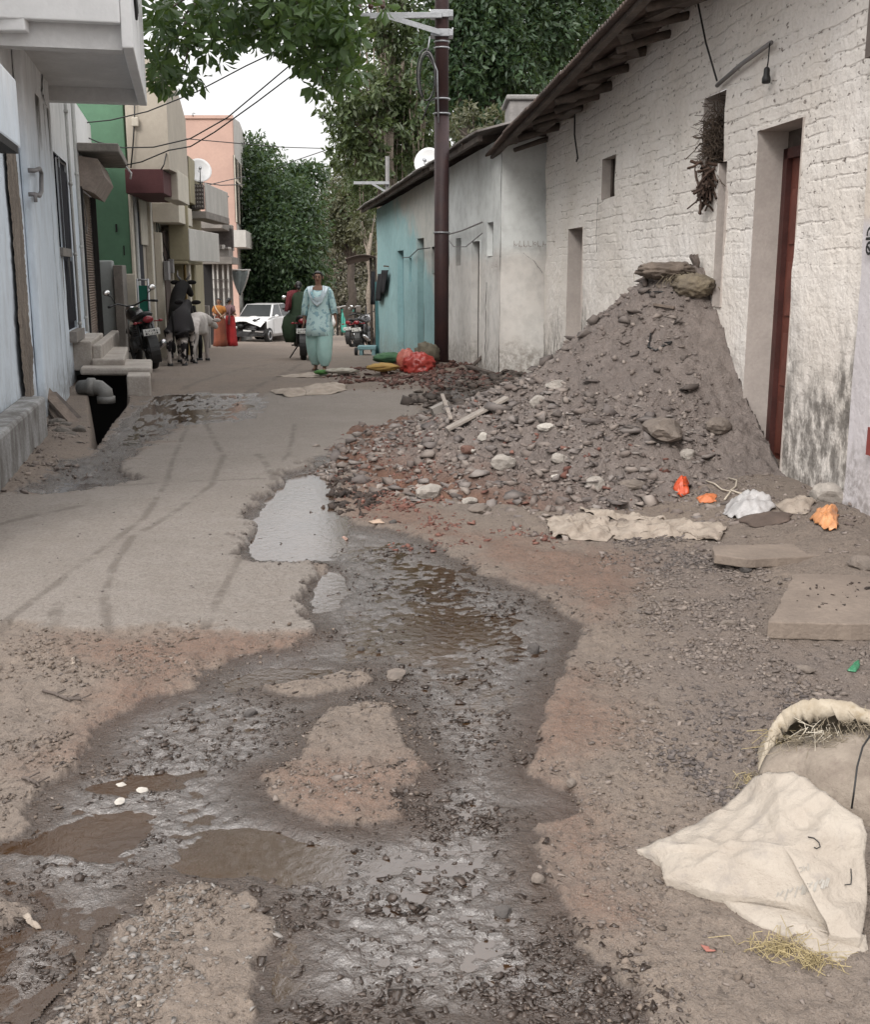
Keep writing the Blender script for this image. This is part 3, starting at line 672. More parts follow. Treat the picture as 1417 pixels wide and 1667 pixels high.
wall_panel(FT, 0, SP, -1.2, 3.0, T, .2, lambda S, Z: (fbm(S * 1.5, Z * 1.5, 97, 3) - .5) * .05, zeave).build('wall', [M_TURQ, M_JAMB], th)
recess_back(FT, T[0], M_DOORTEAL, 'door', th, d=.12); recess_back(FT, T[1], M_DOORTEAL, 'window', th); recess_back(FT, T[2], M_DOORBR, 'door', th, d=.12); recess_back(FT, T[3], M_BLUEDK, 'window', th)
mb = MB(); FT.box(mb, -.01, .2, -4, -.02, -1.2, 2.95); FT.box(mb, .2, SP, -4.2, -4, -1.2, 3.9); mb.build('gable_walls', M_TURQ, th)
corrugated(FT, SP - .1, FT.L + .15, .38, 3.22, -4.4, 4.5, sag=lambda s: (zeave(s) - 3.17)).build('roof_sheet', M_TIN, gh, solid=.004)
corrugated(FT, -.5, SP - .05, .42, 3.02, -4.4, 4.2, sag=lambda s: (zeave(s) - 3.0)).build('roof_sheet', M_TIN, th, solid=.004)
for hh, s0, s1 in ((gh, SP, FT.L), (th, -.3, SP - .1)):
    mb = MB()
    mb.bar(FT.p(s0, .30, zeave(s0) - .02), FT.p(s1, .30, zeave(s1) - .02), .06, .07); mb.build('eaves_board', M_WOOD, hh)
    s = s0 + .3
    while s < s1:
        mb = MB(); mb.bar(FT.p(s, .34, zeave(s) + .00), FT.p(s, -.6, zeave(s) + .24), .07, .08); mb.build('rafter', M_WOOD, hh); s += 1.1
# faint red-brown scrawl on the end wall (illegible in the photo)
for x0, y0, txt in ((836, 402, 9), (806, 436, 5)):
    p_ = FE.px(x0, y0) if x0 > 818 else FT.px(x0, y0); F_ = FE if x0 > 818 else FT; sg = []
    rr = random.Random(x0)
    for k in range(txt):
        x = k * .85; sg += [[(x, 0), (x + rr.uniform(-.1, .15), 1)], arc(x + .35, rr.uniform(.2, .7), .25, rr.uniform(0, 200), rr.uniform(260, 420), 7)]
    direction = -1 if F_.px(x0 + 5, y0)[0] < p_[0] else 1
    if direction < 0: sg = [[(-x, y) for x, y in q] for q in sg]
    strokes(F_, p_[0], p_[1], .08, sg, .007, .045).build('painted_scrawl', pm('faded_red_paint', (.33, .27, .25), .2), gh)
mb = crack(FE, [FE.px(822, 415), FE.px(850, 412), FE.px(868, 425), FE.px(882, 445)], .012, .05, 5); mb.build('crack', M_GREYPL, gh)
mb = crack(FT, [FT.px(797, 460), FT.px(796, 520), FT.px(795, 590)], .05, .045, 6); mb.build('crack', M_DARK, gh)
# house wiring looped along the row
pts = [FT.px(736, 382), FT.px(758, 376), FT.px(792, 362)]
mb = MB(); mb.tube([FT.p(p[0], .06, p[1]) for p in pts], .012, 5); mb.tube([FT.p(*(lambda q: (q[0], .06, q[1]))(FT.px(x, y))) for x, y in ((734, 388), (745, 402), (765, 402), (792, 380))], .008, 5)
o = mb.build('house_wiring', M_GREYPL); tag(o, 'drooping grey wires strung along the grey house front above its door', 'wire')
mb = MB(); mb.tube([FT.p(*(lambda q: (q[0], .06, q[1]))(FT.px(x, y))) for x, y in ((660, 420), (672, 419), (686, 406), (706, 404))], .010, 5)
o = mb.build('house_wiring', M_BLACK); tag(o, 'dark wire strung across the turquoise house front between its doors', 'wire')
# black garments on a peg
cl = thing('hanging_clothes', 'black trousers hung on the turquoise wall left of the teal door', 'clothes', FT.p(*(lambda q: (q[0], .1, q[1]))(FT.px(628, 490))))
a = FT.px(634, 437); M_BLKCLOTH = pm('black_cloth', (.012, .013, .018), .3, bump=.5, bscale=20)
for x0, x1, yt, yb in ((627, 636, 440, 478), (621, 629, 446, 490)):
    rows = []
    for k in range(9):
        tt = k / 8; row = []
        for i in range(7):
            q = FT.px(x0 + (x1 - x0) * i / 6 - 3 * tt, yt + (yb - yt) * tt); row.append(FT.p(q[0], .07 + .03 * math.sin(i * 2 + k * .3), q[1]))
        rows.append(row)
    mb = MB(); mb.sheet(rows); mb.build('trouser_leg', M_BLKCLOTH, cl, solid=.012)
mb = MB(); mb.bar(FT.p(a[0] - .08, .0, a[1] + .04), FT.p(a[0] - .08, .12, a[1] + .05), .03, .03); mb.build('peg', M_WOOD, cl)
# satellite dish and masonry block on the roofs
def dish(name, label, c, r, aim, mast_to):
    o = thing(name, label, 'satellite dish', mast_to)
    mb = MB(); A = Vector(aim).normalized(); q = A.to_track_quat('Z', 'Y').to_matrix().to_4x4(); q.translation = Vector(c)
    prof = [(r * k / 6, .22 * r * (k / 6) ** 2) for k in range(7)]
    vs = [[Vector((a_ * math.cos(2 * math.pi * j / 24), a_ * math.sin(2 * math.pi * j / 24), h_)) for j in range(24)] for a_, h_ in [(max(p[0], .004), p[1]) for p in prof]]
    mb.loft(vs, 0, True, False); mb.xf(q); mb.build('reflector', pm('dish_white', (.72, .72, .72), .1, rough=.4), o, solid=.01)
    mb = MB(); f = q @ Vector((0, -.1 * r, r * .95)); mb.tube([q @ Vector((0, -r, .2 * r)), f], .014, 6); mb.tube([f, f - A * .08], .035, 8); mb.build('feed_arm', M_STEEL, o)
    mb = MB(); mb.tube([mast_to, Vector(c) - Vector((0, 0, .05)), Vector(c)], .022, 8); mb.build('mast', M_STEEL, o); return o
c = at(698, 265, 22.8); dish('satellite_dish', 'white satellite dish on the turquoise roof beside the utility pole', c, .28, (-.35, -1, .25), Vector((c.x + .25, c.y + .25, c.z - .55)))
t_ = thing('roof_tank', 'grey concrete water tank standing behind the far eaves of the white brick house', 'water tank', at(848, 210, 17.5))
a = at(829, 212, 17.5); b = at(872, 163, 17.5)
mb = MB(); mb.box(a.x, b.x + .4, 17.5, 18.6, a.z - .6, b.z); mb.build('tank_body', pm('tank_concrete', (.36, .34, .33), .35, 4), t_, bevel=.03)
mb = MB(); mb.box(a.x - .05, b.x + .45, 17.45, 18.65, b.z, b.z + .07); mb.build('lid', pm('tank_lid', (.32, .31, .30), .3), t_, bevel=.02)
# ------------------------------------------------------------------ white house on the left with balcony and shutter shop
DL = -.22
FL = Facade((-3.5 - DL * 3.4, 5.4), (-3.5 + DL * 12.0, 20.8), flip=True)      # s grows away from the camera
if FL.n.x < 0: FL = Facade((-3.5 - DL * 3.4, 5.4), (-3.5 + DL * 12.0, 20.8))
t = NT('blue_white_limewash'); X = t.xyz(); z_ = X[2]
a = t.ramp(t.noise(.8, 5, .6), .3, .7); b = t.ramp(t.noise(6, 6, .65, stretch=(1, 1, .3)), .42, .72)
blue = t.mix(a, (.64, .71, .78), (.57, .635, .70)); wht = t.mix(a, (.80, .80, .80), (.72, .72, .72))
col = t.mix(t.ramp(t.math('ADD', z_, t.math('MULTIPLY', t.noise(2, 4), .6)), 2.7, 3.7), blue, wht)
col = t.mix(t.math('MULTIPLY', b, .32), col, (.30, .30, .30))
mold = t.math('MULTIPLY', t.ramp(t.math('SUBTRACT', t.math('MULTIPLY', t.noise(2.4, 5, .6, stretch=(1, 1, .4)), 1.0), z_), -.15, .45), t.ramp(t.noise(18, 5, .7, stretch=(1, 1, .5)), .3, .62))
col = t.mix(t.math('MULTIPLY', mold, .75), col, (.13, .12, .11))
M_BLUEW = t.fin(col, .9, t.bump(t.noise(12, 5, .6), .45, .015))
M_WHITEP = pm('white_plaster', (.74, .74, .74), .12, 1.4, c2=(.67, .67, .67), bump=.35, bscale=18, bd=.01)
M_SOFFIT = pm('soffit_plaster', (.66, .655, .65), .15, 2, bump=.3)
M_STEP = pm('step_concrete', (.46, .42, .38), .35, 4, c2=(.34, .30, .265), bump=.7)
M_CONC = pm('raw_concrete', (.26, .235, .215), .35, 3, c2=(.18, .165, .15), bump=.6, bscale=25)
wh = thing('white_house', 'pale blue and white house with a boxed balcony on the left', 'house', FL.p(5, -2, 0))
W1 = hole(FL, 88, 101, 254, 402, .03); W2 = hole(FL, 102, 117, 272, 541, .03)
FLE = FL.px(134, 400)[0]
wall_panel(FL, 0, FLE, -.5, 6.2, [W1, W2], .25, lambda S, Z: (fbm(S * 1.5, Z * 1.5, 101, 3) - .5) * .04).build('wall', [M_BLUEW, M_WHITEP], wh)
mb = MB(); FL.box(mb, FLE - .2, FLE, -5, -.04, -.5, 6.2); FL.box(mb, 0, .2, -5, -.04, -.5, 6.2); FL.box(mb, .2, FLE - .2, -5.2, -5, -.5, 6.2); FL.box(mb, 0, FLE, -5.2, -.04, 6.2, 6.3); mb.build('house_body', M_WHITEP, wh)
M_DKBLUE = pm('black_blue_paint', (.012, .012, .02), .3, rough=.8, Specular_IOR_Level=.2)
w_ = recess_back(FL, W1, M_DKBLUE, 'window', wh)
mb = MB()
for k in range(5):
    s = W1[0] + (W1[1] - W1[0]) * (k + .5) / 5; mb.tube([FL.p(s, -.012, W1[2]), FL.p(s, -.012, W1[3])], .01, 5)
mb.build('grille', M_DKBLUE, w_)
mb = MB(); FL.box(mb, W1[0] - .06, W1[1] + .06, .003, .07, W1[2] - .11, W1[2] - .01); mb.build('sill', M_CONC, w_)
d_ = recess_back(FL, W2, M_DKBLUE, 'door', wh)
mb = MB(); FL.box(mb, W2[0] + .05, W2[1] - .05, -.025, .0, W2[2] + .1, W2[2] + .9); FL.box(mb, W2[0] + .05, W2[1] - .05, -.025, .0, W2[2] + 1.0, W2[3] - .1); mb.build('panel', M_DKBLUE, d_)
mb = MB(); FL.box(mb, W2[0], W2[1], .003, .10, W2[2] - .14, W2[2] - .005); mb.build('door_sill', M_CONC, wh)
# broad pilaster and the flaked strip of bare plaster
pa, pb = FL.px(42, 400)[0], FL.px(84, 400)[0]
mb = MB(); FL.box(mb, pa, pb, .002, .09, -.3, 6.2); mb.build('pilaster', M_BLUEW, wh, bevel=.02)
rr = random.Random(5); sA, sB = FL.px(14, 400)[0], FL.px(32, 400)[0]; L_, R_ = [], []
for k in range(110):
    z = .35 + 2.55 * k / 109; L_.append(FL.p(sA + rr.uniform(-.03, .03) + .22 * (fbm(np.array([z * 2.2]), np.array([.3]), 5, 4)[0] - .5), .035, z)); R_.append(FL.p(sB + rr.uniform(-.03, .03) + .26 * (fbm(np.array([z * 2.6]), np.array([7.3]), 6, 4)[0] - .5), .036, z))
mb = MB(); mb.sheet([L_, R_]); mb.build('bare_plaster', pm('flaked_plaster', (.24, .20, .165), .55, 7, c2=(.14, .115, .095), bump=.9, bscale=14, bd=.03, stretch=(1, 1, .3)), wh)
for x0, seed in ((37, 11), (66, 12), (74, 15)):
    p_ = [FL.px(x0 + (y - 300) * .075, y) for y in ((330, 450, 560, 640) if x0 > 40 else (260, 400, 520, 640))]
    crack(FL, p_, .03, .098 if x0 > 44 else .03, seed).build('crack', pm('crack_dark%d' % seed, (.10, .09, .085), .3), wh)
crack(FL, [FL.px(52, 55), FL.px(54, 110), FL.px(53, 150), FL.px(60, 172)], .10, .10, 8).build('stain', pm('soot_stain', (.035, .033, .032), .5, 12), wh)
# plinth at the foot
mb = MB(); FL.box(mb, 0, FL.px(36, 690)[0], .002, .22, -.4, FL.px(10, 662)[1]); mb.build('plinth', pm('damp_plinth', (.33, .33, .33), .6, 5, c2=(.12, .11, .10), bump=.6, stretch=(1, 1, .4)), wh, bevel=.03)
# hood over an opening at the left edge
a = FL.px(30, 243, .28); b = FL.px(28, 137, .28)
mb = MB(); FL.box(mb, 0, a[0], .002, .30, a[1], b[1]); mb.build('hood', M_BLUEW, wh, bevel=.02)
mb = MB(); FL.box(mb, 0, a[0] - .25, .01, .31, a[1] - .06, a[1] - .003); mb.build('hood_underside_shade', M_DARK, wh)  # black strip puts the shaded underside of the hood into colour
# balcony: parapet box, edge beams, sunken soffit
BZ = 3.45; q0 = FL.px(216, 80, 0); dn_ = 1.02
g0 = gnd(216, 80, 0) if False else None
def hitz(px, py, z):                                # sight line meets a level plane
    r = ray(px, py); k = (z - EYE) / r[2]; return Vector((r[0] * k, r[1] * k, z))
n0, n1 = hitz(216, 80, BZ), hitz(241, 173, BZ)
def sd(p): v = p - FL.p0; return v.dot(FL.u), v.dot(FL.n)
(sN, dO), (sF, dO2) = sd(n0), sd(n1); dO = (dO + dO2) / 2
M_BALC = M_WHITEP
bal = MB(); FL.box(bal, sN - .03, sF, dO - .1, dO, BZ - .0, 5.2); bal.build('balcony_parapet', M_BALC, wh, bevel=.012)
mb = MB(); FL.box(mb, sN - .05, sN + .06, .002, dO - .102, BZ + .20, 5.2); mb.build('balcony_end_wall', M_BALC, wh, bevel=.012)
mb = MB(); FL.box(mb, sN + .10, sN + .28, .002, dO - .103, BZ + .003, BZ + .35); mb.build('balcony_beam', M_SOFFIT, wh); mb = MB(); FL.box(mb, sF - .18, sF - .002, .002, dO - .103, BZ + .003, BZ + .35); mb.build('balcony_beam', M_SOFFIT, wh)
mb = MB(); FL.box(mb, sN + .28, sF - .18, .002, dO - .103, BZ + .16, BZ + .30); mb.build('balcony_slab', M_SOFFIT, wh)
mb = MB(); FL.box(mb, sF - .1, sF - .004, .002, dO - .103, BZ + .352, 5.2); mb.build('balcony_end_wall', M_BALC, wh)
yb_ = n0.y - .12; aL = at(-260, 30, yb_); aR = at(47, 30, yb_); zB_ = at(20, 55, yb_).z
mb = MB(); mb.box(aL.x, aR.x, yb_ - .12, yb_, zB_, 6.2); mb.build('upper_end_band', M_WHITEP, wh, bevel=.012)
mb = MB()
for k in range(3): mb.tube([FL.p(sN + .5 + k * .16, dO + .012, BZ + .6 + k * .06), FL.p(sN + .85 + k * .16, dO + .012, BZ + .42 + k * .06)], .014, 5)
mb.build('balcony_vent_rod', M_BLACK, wh)
# painted vertical strokes of lettering by the shutter (illegible)
s_, z_0 = FL.px(121, 400); rr = random.Random(3); sg = []
for k in range(11):
    y = -k * .75; sg += [[(rr.uniform(-.1, .1), y), (rr.uniform(.3, .5), y)], [(rr.uniform(.1, .4), y), (rr.uniform(.1, .4), y - .45)]]
strokes(FL, s_, z_0, .11, sg, .02, .03).build('painted_lettering', pm('faded_grey_paint', (.30, .31, .34), .2), wh)
# handle: bent pipe
hp = [FL.px(x, y, .16) for x, y in ((58, 278), (66, 275), (69, 282), (69, 312), (66, 319), (59, 317))]
mb = MB(); mb.tube([FL.p(hp[0][0], .09, hp[0][1])] + [FL.p(p[0], .15, p[1]) for p in hp] + [FL.p(hp[-1][0], .09, hp[-1][1])], .022, 8)
mb.tube([FL.p(hp[-1][0], .15, hp[-1][1]), FL.p(hp[-1][0], .15, hp[-1][1] - .07)], .018, 6)
o = mb.build('pipe_loop', M_GREYPL); tag(o, 'bent grey pipe loop sticking out of the pale blue pilaster', 'pipe')
# ------------------------------------------------------------------ shop with roller shutter
S0, S1 = FL.px(136, 420)[0], FL.px(158, 440)[0]
sh = thing('shutter_shop', 'small shop with brown roller shutter under a concrete canopy past the white house', 'shop', FL.p((S0 + S1) / 2, -1.5, 0))
zb = .34; zt = FL.px(146, 318)[1]
mb = MB(); FL.box(mb, FLE + .01, S0, -.1, .02, -.3, 4.2); FL.box(mb, S0, S1, -.1, .02, zt + .45, 4.0); FL.box(mb, S1, S1 + .3, -.3, .02, -.6, 4.0); FL.box(mb, S1 + .1, S1 + .3, -4, -.3, -.6, 4.0); FL.box(mb, FLE + .01, S1 + .3, -4, -.1, 4.0, 4.1)
mb.build('wall', M_WHITEP, sh)
M_SHUT = pm('shutter_brown', (.30, .235, .19), .3, 5, c2=(.20, .155, .13), rough=.6, bump=.2)
mb = MB(); rows = []; n = 58
for k in range(n * 4 + 1):
    z = zb + (zt - zb) * k / (n * 4); d = -.05 + .013 * math.cos(2 * math.pi * k / 4)
    rows.append([FL.p(S0, d, z), FL.p(S1, d, z)])
mb.sheet(rows, 0, False); mb.build('shutter', M_SHUT, sh)
mb = MB(); FL.box(mb, S0 - .05, S0 + .03, -.04, .05, zb, zt); mb.build('shutter_rail', M_DARK, sh); mb = MB(); FL.box(mb, S1 - .03, S1 + .05, -.04, .05, zb, zt); mb.build('shutter_rail', M_DARK, sh)
mb = MB(); pr_ = [(.02, zt + .44), (.30, zt + .40), (.38, zt + .15), (.22, zt - .1), (.02, zt - .02)]
mb.loft([[FL.p(s, d, z) for d, z in pr_] for s in (S0 - .05, S0 + 2.2)], 0, False); mb.build('shutter_box', pm('shutter_box_brown', (.33, .27, .235), .3, 4), sh)
a = FL.px(175, 257, .7)
mb = MB(); FL.box(mb, S0 - .15, S1 + .1, .022, .62, zt + .50, zt + .62); mb.build('canopy', M_CONC, sh, bevel=.015)
mb = MB(); mb.tube([FL.p(S1 - .3, .6, zt + .5), FL.p(S1 - .2, .68, zt + .40), FL.p(S1 - .2, .66, zt + .3)], .018, 6); mb.build('canopy_pipe', pm('white_pipe', (.6, .6, .6), .1), sh)
mb = MB(); mb.tube([FL.p(FLE + .1, .03, 3.4), FL.p(FLE + .25, .04, 2.6), FL.p(FLE + .6, .04, 2.3), FL.p(FLE + .5, .04, 2.1), FL.p(FLE + .3, .04, 2.2)], .008, 5)
mb.build('wire', M_GREYPL, sh)
# shop steps, culvert slab, drain walls, elbow pipe, timber
def pbox(name, mat, label, cat, x0, x1, ytop, ybot, Y0, Y1, parent=None, bevel=.02, skew=DL, group=None):
    """block whose near face fills the given photo columns and rows at distance Y0"""
    xr = 450 if ybot >= 540 and ytop < 450 else (ytop + ybot) / 2; z1 = at((x0 + x1) / 2, ytop, Y0).z; a = at(x0, xr, Y0); b = at(x1, xr, Y0); z0 = at((x0 + x1) / 2, ybot, Y0).z; dx = skew * (Y1 - Y0)
    mb = MB(); mb.hexa([(a.x, Y0, z0), (b.x, Y0, z0), (b.x + dx, Y1, z0), (a.x + dx, Y1, z0), (a.x, Y0, z1), (b.x, Y0, z1), (b.x + dx, Y1, z1), (a.x + dx, Y1, z1)])
    o = mb.build(name, mat, parent, bevel=bevel)
    if label: tag(o, label, cat, group)
    return o
st = thing('shop_steps', 'beige concrete steps below the blue house door and shutter', 'steps', at(140, 600, 15.2))
pbox('upper_step', M_STEP, None, None, 112, 150, 556, 604, 15.0, 17.2, st); pbox('upper_step', M_STEP, None, None, 150.5, 166, 562, 602, 15.05, 19.0, st); pbox('lower_step', M_STEP, None, None, 150, 203, 585, 612, 14.9, 17.5, st, skew=-.25)
cs = pbox('culvert_slab', M_STEP, 'cracked beige concrete slab bridging the open drain', 'slab', 130, 248, 599, 611, 14.5, 16.0, bevel=.03, skew=-.25)
M_BANKW = pm('drain_wall_stone', (.17, .145, .125), .5, 6, c2=(.09, .08, .07), bump=1.0, bscale=14, bd=.03)
pbox('drain_headwall', M_STEP, 'short crumbling concrete wall beside the culvert mouth', 'wall', 207, 246, 612, 652, 13.9, 14.46, skew=-.25)
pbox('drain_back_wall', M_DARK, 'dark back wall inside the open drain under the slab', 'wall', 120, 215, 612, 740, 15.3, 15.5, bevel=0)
a = at(132, 632, 13.6); b = at(165, 630, 13.5); c = at(173, 652, 13.45)
mb = MB(); mb.tube([a, b - Vector((.10, 0, 0)), b - Vector((.02, 0, .012)), b + Vector((.04, 0, -.06)), c], .095, 12); mb.tube([b - Vector((.16, 0, 0)), b - Vector((.08, 0, 0))], .112, 12); mb.tube([c + Vector((0, 0, .05)), c + Vector((0, 0, -.03))], .112, 12)
o = mb.build('drain_pipe', pm('grey_pvc', (.20, .195, .185), .3, 6, rough=.5)); tag(o, 'grey elbow drain pipe emptying into the open drain', 'pipe')
# masonry retaining wall on the house side of the drain, built of stones (one wall)
bank = thing('drain_side_wall', 'rough stone edging wall between house and open drain', 'wall', at(130, 660, 12))
rows = []
for k in range(7):
    z = (-1.0, -.5, -.3, -.12, -.02, .025, .02)[k]; row = []
    for i in range(60):
        y = 9.75 + 5.15 * i / 59; x = -3.12 - (y - 9.77) * .32 - (.0, .0, -.01, -.01, .0, .05, .45)[k]
        w = (fbm(np.array([y * 4.0]), np.array([z * 6.0]), 111, 3)[0] - .5); row.append(Vector((x + w * .16, y, z + (fbm(np.array([y * 3]), np.array([k * .7]), 112, 3)[0] - .5) * .10)))
    rows.append(row)
mb = MB(); mb.sheet(rows); mb.build('wall_face', M_BANKW, bank)
rr = random.Random(21)
for k in range(14):
    y = 10.2 + rr.random() * 4.2; q = rock_obj('stone', (-3.35 - (y - 9.77) * .31 + rr.uniform(-.25, .05), y, .05), rr.uniform(.05, .12), M_BANKW, None, seed=k, flat=.55, parent=bank)
M_PLANK = pm('weathered_plank', (.21, .165, .135), .4, 10, bump=.6, bscale=30, stretch=(1, 1, 1)); M_PLANKD = pm('dark_plank', (.12, .095, .082), .4, 10)
for k, (x0, y0, x1, y1, Y0, w, m, lb) in enumerate((
    (66, 628, 122, 690, 11.2, .12, M_PLANK, 'broad weathered plank leaning on the pale blue wall, frontmost of the heap'),
    (64, 634, 84, 694, 11.3, .09, M_PLANKD, 'dark narrow plank leaning upright behind the broad plank'),
    (66, 640, 100, 692, 11.25, .07, M_PLANK, 'thin pale plank leaning between the dark plank and the broad plank'),
    (84, 640, 134, 690, 11.45, .10, M_PLANKD, 'dark plank leaning flatter at the right of the plank heap'),
    (45, 706, 112, 722, 10.6, .10, M_PLANK, 'pale plank lying flat at the foot of the leaning planks'),
    (44, 718, 100, 732, 10.4, .08, M_PLANKD, 'short dark plank lying nearest the plinth'),
    (92, 690, 138, 712, 10.5, .05, M_PLANK, 'split stick lying across the drain edge'))):
    mb = MB(); mb.bar(at(x0, y0, Y0 + .25), at(x1, y1, Y0 - .2), w, .03); o = mb.build('plank', m, bevel=.004); tag(o, lb, 'plank', 'planks heaped by the drain')
for k, (x, y, Y, s_) in enumerate(((98, 706, 10.3, .11), (116, 712, 10.2, .09), (60, 728, 10.0, .07), (128, 700, 10.4, .08))):
    o = rock_obj('broken_brick', at(x, y, Y), s_, M_BANKW, ('squarish dark stone at the foot of the broad plank', 'dark stone on the drain lip right of the planks', 'small flat stone left of the plank heap on the earth bank', 'rough stone wedged behind the split stick')[k], 'stone', 'stones by the plank heap', seed=60 + k, flat=.6)
# ------------------------------------------------------------------ compound wall and houses further along on the left
DS = -.10
M_GREEN = pm('green_paint', (.105, .215, .135), .12, 1.2, c2=(.09, .18, .115), bump=.3, bscale=15)
M_BEIGE = pm('beige_plaster', (.44, .39, .325), .12, 1.5, c2=(.38, .335, .28)); M_MAROON = pm('maroon_paint', (.085, .028, .03), .15, 2)
M_OLIVE = pm('olive_yellow_plaster', (.34, .30, .20), .15, 2, c2=(.27, .24, .16)); M_YELLOW = pm('yellow_paint', (.48, .33, .11), .2, 2); M_PEACH = pm('peach_paint', (.50, .335, .275), .1, 1.2, c2=(.45, .30, .25))
M_PALE = pm('pale_plaster', (.52, .50, .47), .2, 2.5, c2=(.40, .385, .36), stretch=(1, 1, .35)); M_BRICKD = pm('dark_lattice', (.10, .085, .08), .4, 8); M_CREAM = pm('cream_plaster', (.56, .51, .43), .15, 3)
M_GREYGATE = pm('pale_grey_sheet', (.36, .38, .375), .15, 3, rough=.6)
B = lambda nm, m, x0, x1, yt, yb, Y0, Y1, par, bev=.015, sk=DS: pbox(nm, m, None, None, x0, x1, yt, yb, Y0, Y1, par, bev, sk)
cw = thing('compound_wall', 'pale grey compound wall with a square pillar behind the parked motorcycle', 'wall', at(180, 580, 19))
B('wall_panel', M_GREYGATE, 153, 184, 424, 600, 20.2, 20.4, cw, .03); B('pillar', M_CONC, 184.5, 200, 432, 600, 20.0, 20.4, cw); B('low_wall', M_CREAM, 197, 220, 446, 600, 20.45, 20.6, cw)
gn = thing('green_house', 'two storey house with plain green side wall', 'house', at(180, 560, 21))
B('side_wall', M_GREEN, 96, 215.5, 130, 620, 20.8, 21.0, gn); B('body', M_BEIGE, 96, 215, 132, 620, 21.02, 27.5, gn)
B('corner_pilaster', M_CREAM, 215.7, 220, 316, 600, 20.75, 20.95, gn)
for x0, x1, yt, yb in ((188, 191, 305, 318), (201, 203, 340, 356)): B('vent_slot', M_DARK, x0 - 25 * 0, x1, yt + 60, yb + 60, 20.78, 20.79, gn, 0)
fg = thing('beige_house', 'beige house with overhanging upper floor and maroon soffit box', 'house', at(250, 570, 24))
FB = Facade(tuple(at(219, 500, 21.0)[:2]), tuple((at(219, 500, 21.0) + Vector((DS * 8, 8, 0)))[:2]))
if FB.n.x < 0: FB = Facade(tuple(at(219, 500, 21.0)[:2]), tuple((at(219, 500, 21.0) + Vector((DS * 8, 8, 0)))[:2]), flip=True)
mb = MB(); FB.box(mb, .0, 6.4, -4, 0, -1.2, 5.4); mb.build('body', M_BEIGE, fg)
# upper storey with a curved parapet
a = at(203, 170, 20.4); b = at(271, 170, 20.4); zb_ = at(237, 276, 20.4).z; zt_ = at(237, 96, 20.4).z
Yl = 23.2; prof = [(0, zb_), (Yl - 20.4, at(297, 290, Yl).z), (Yl - 20.4, at(299, 195, Yl).z)]
for k in range(1, 9): tt = k / 8; prof.append(((Yl - 20.4) * (1 - tt), at(299, 195, Yl).z + (zt_ - at(299, 195, Yl).z) * math.sin(tt * math.pi / 2)))
mb = MB(); mb.prism([(b.x + DS * y, 20.4 + y, z) for y, z in prof], (a.x - b.x, 0, 0)); mb.build('upper_storey', M_BEIGE, fg)
pbox('maroon_box', M_MAROON, None, None, 204, 266, 275.5, 315, 20.35, 23.0, fg, .01, DS)
B('stained_end', M_CREAM, 266.5, 290, 276.5, 326, 21.4, 23.1, fg)
B('meter_box', M_CREAM, 214, 225, 191, 206, 20.3, 20.38, fg)
mb = MB(); mb.tube([at(219, 150, 20.34), at(219, 191, 20.32), at(217, 230, 20.34), at(213, 274, 20.34)], .014, 5); mb.tube([at(271, 250, 20.38), at(267, 268, 20.3), at(262, 277, 20.3)], .012, 5); mb.build('wire', M_BLACK, fg)
def fbx(nm, m, s0, s1, d0, d1, z0, z1, par=fg, bev=.01):
    mb = MB(); FB.box(mb, s0, s1, d0, d1, z0, z1); return mb.build(nm, m, par, bevel=bev)
M_NAVY = pm('navy_door', (.016, .017, .026), .2)
zS = lambda py, s: FB.p(s, 0, 0).y
def fz(px, py): return FB.px(px, py)
q = [fz(x, 450)[0] for x in (222, 233, 240, 248, 256, 262, 270, 274, 283)]
fbx('door', M_NAVY, q[0], q[1], .002, .03, -.1, fz(226, 345)[1]); fbx('panel', M_CREAM, q[1] - .3, q[2], .032, .06, fz(236, 400)[1], fz(236, 330)[1])
fbx('column', M_CREAM, q[2], q[2] + .18, .002, .12, -.5, fz(242, 322)[1]); fbx('window', M_DARK, q[2] + .3, q[3], .002, .02, .7, fz(246, 335)[1]); fbx('column', M_CREAM, q[4] - .2, q[4], .002, .15, -.5, fz(256, 380)[1])
fbx('brick_strip', pm('dark_brick', (.09, .06, .052), .4, 20), q[5], q[6], .002, .10, -.5, fz(266, 378)[1]); fbx('column', M_CREAM, q[6] + .02, q[6] + .2, .002, .16, -.5, fz(272, 372)[1])
fbx('sunshade', M_CREAM, fz(248, 350)[0], fz(273, 350)[0], .002, .55, fz(258, 365)[1], fz(258, 335)[1]); fbx('bracket', M_CREAM, fz(262, 370)[0], fz(274, 370)[0], .17, .40, fz(268, 378)[1], fz(268, 366)[1])
gt = thing('green_gate', 'small teal green gate leaf beside the parked motorcycle', 'gate', at(236, 560, 20.2))
a = at(224, 465, 20.2); b = at(244, 512, 20.2)
mb = MB(); mb.box(a.x, b.x, 20.2, 20.22, b.z - .6, a.z); mb.build('gate_sheet', pm('teal_green_paint', (.012, .14, .10), .15), gt)
mb = MB()
for x in (a.x, b.x): mb.tube([(x, 20.19, b.z - .8), (x, 20.19, a.z + .12)], .02, 6)
mb.tube([(a.x, 20.19, a.z + .1), (b.x, 20.19, a.z + .1)], .015, 6); mb.build('gate_frame', M_STEEL, gt)
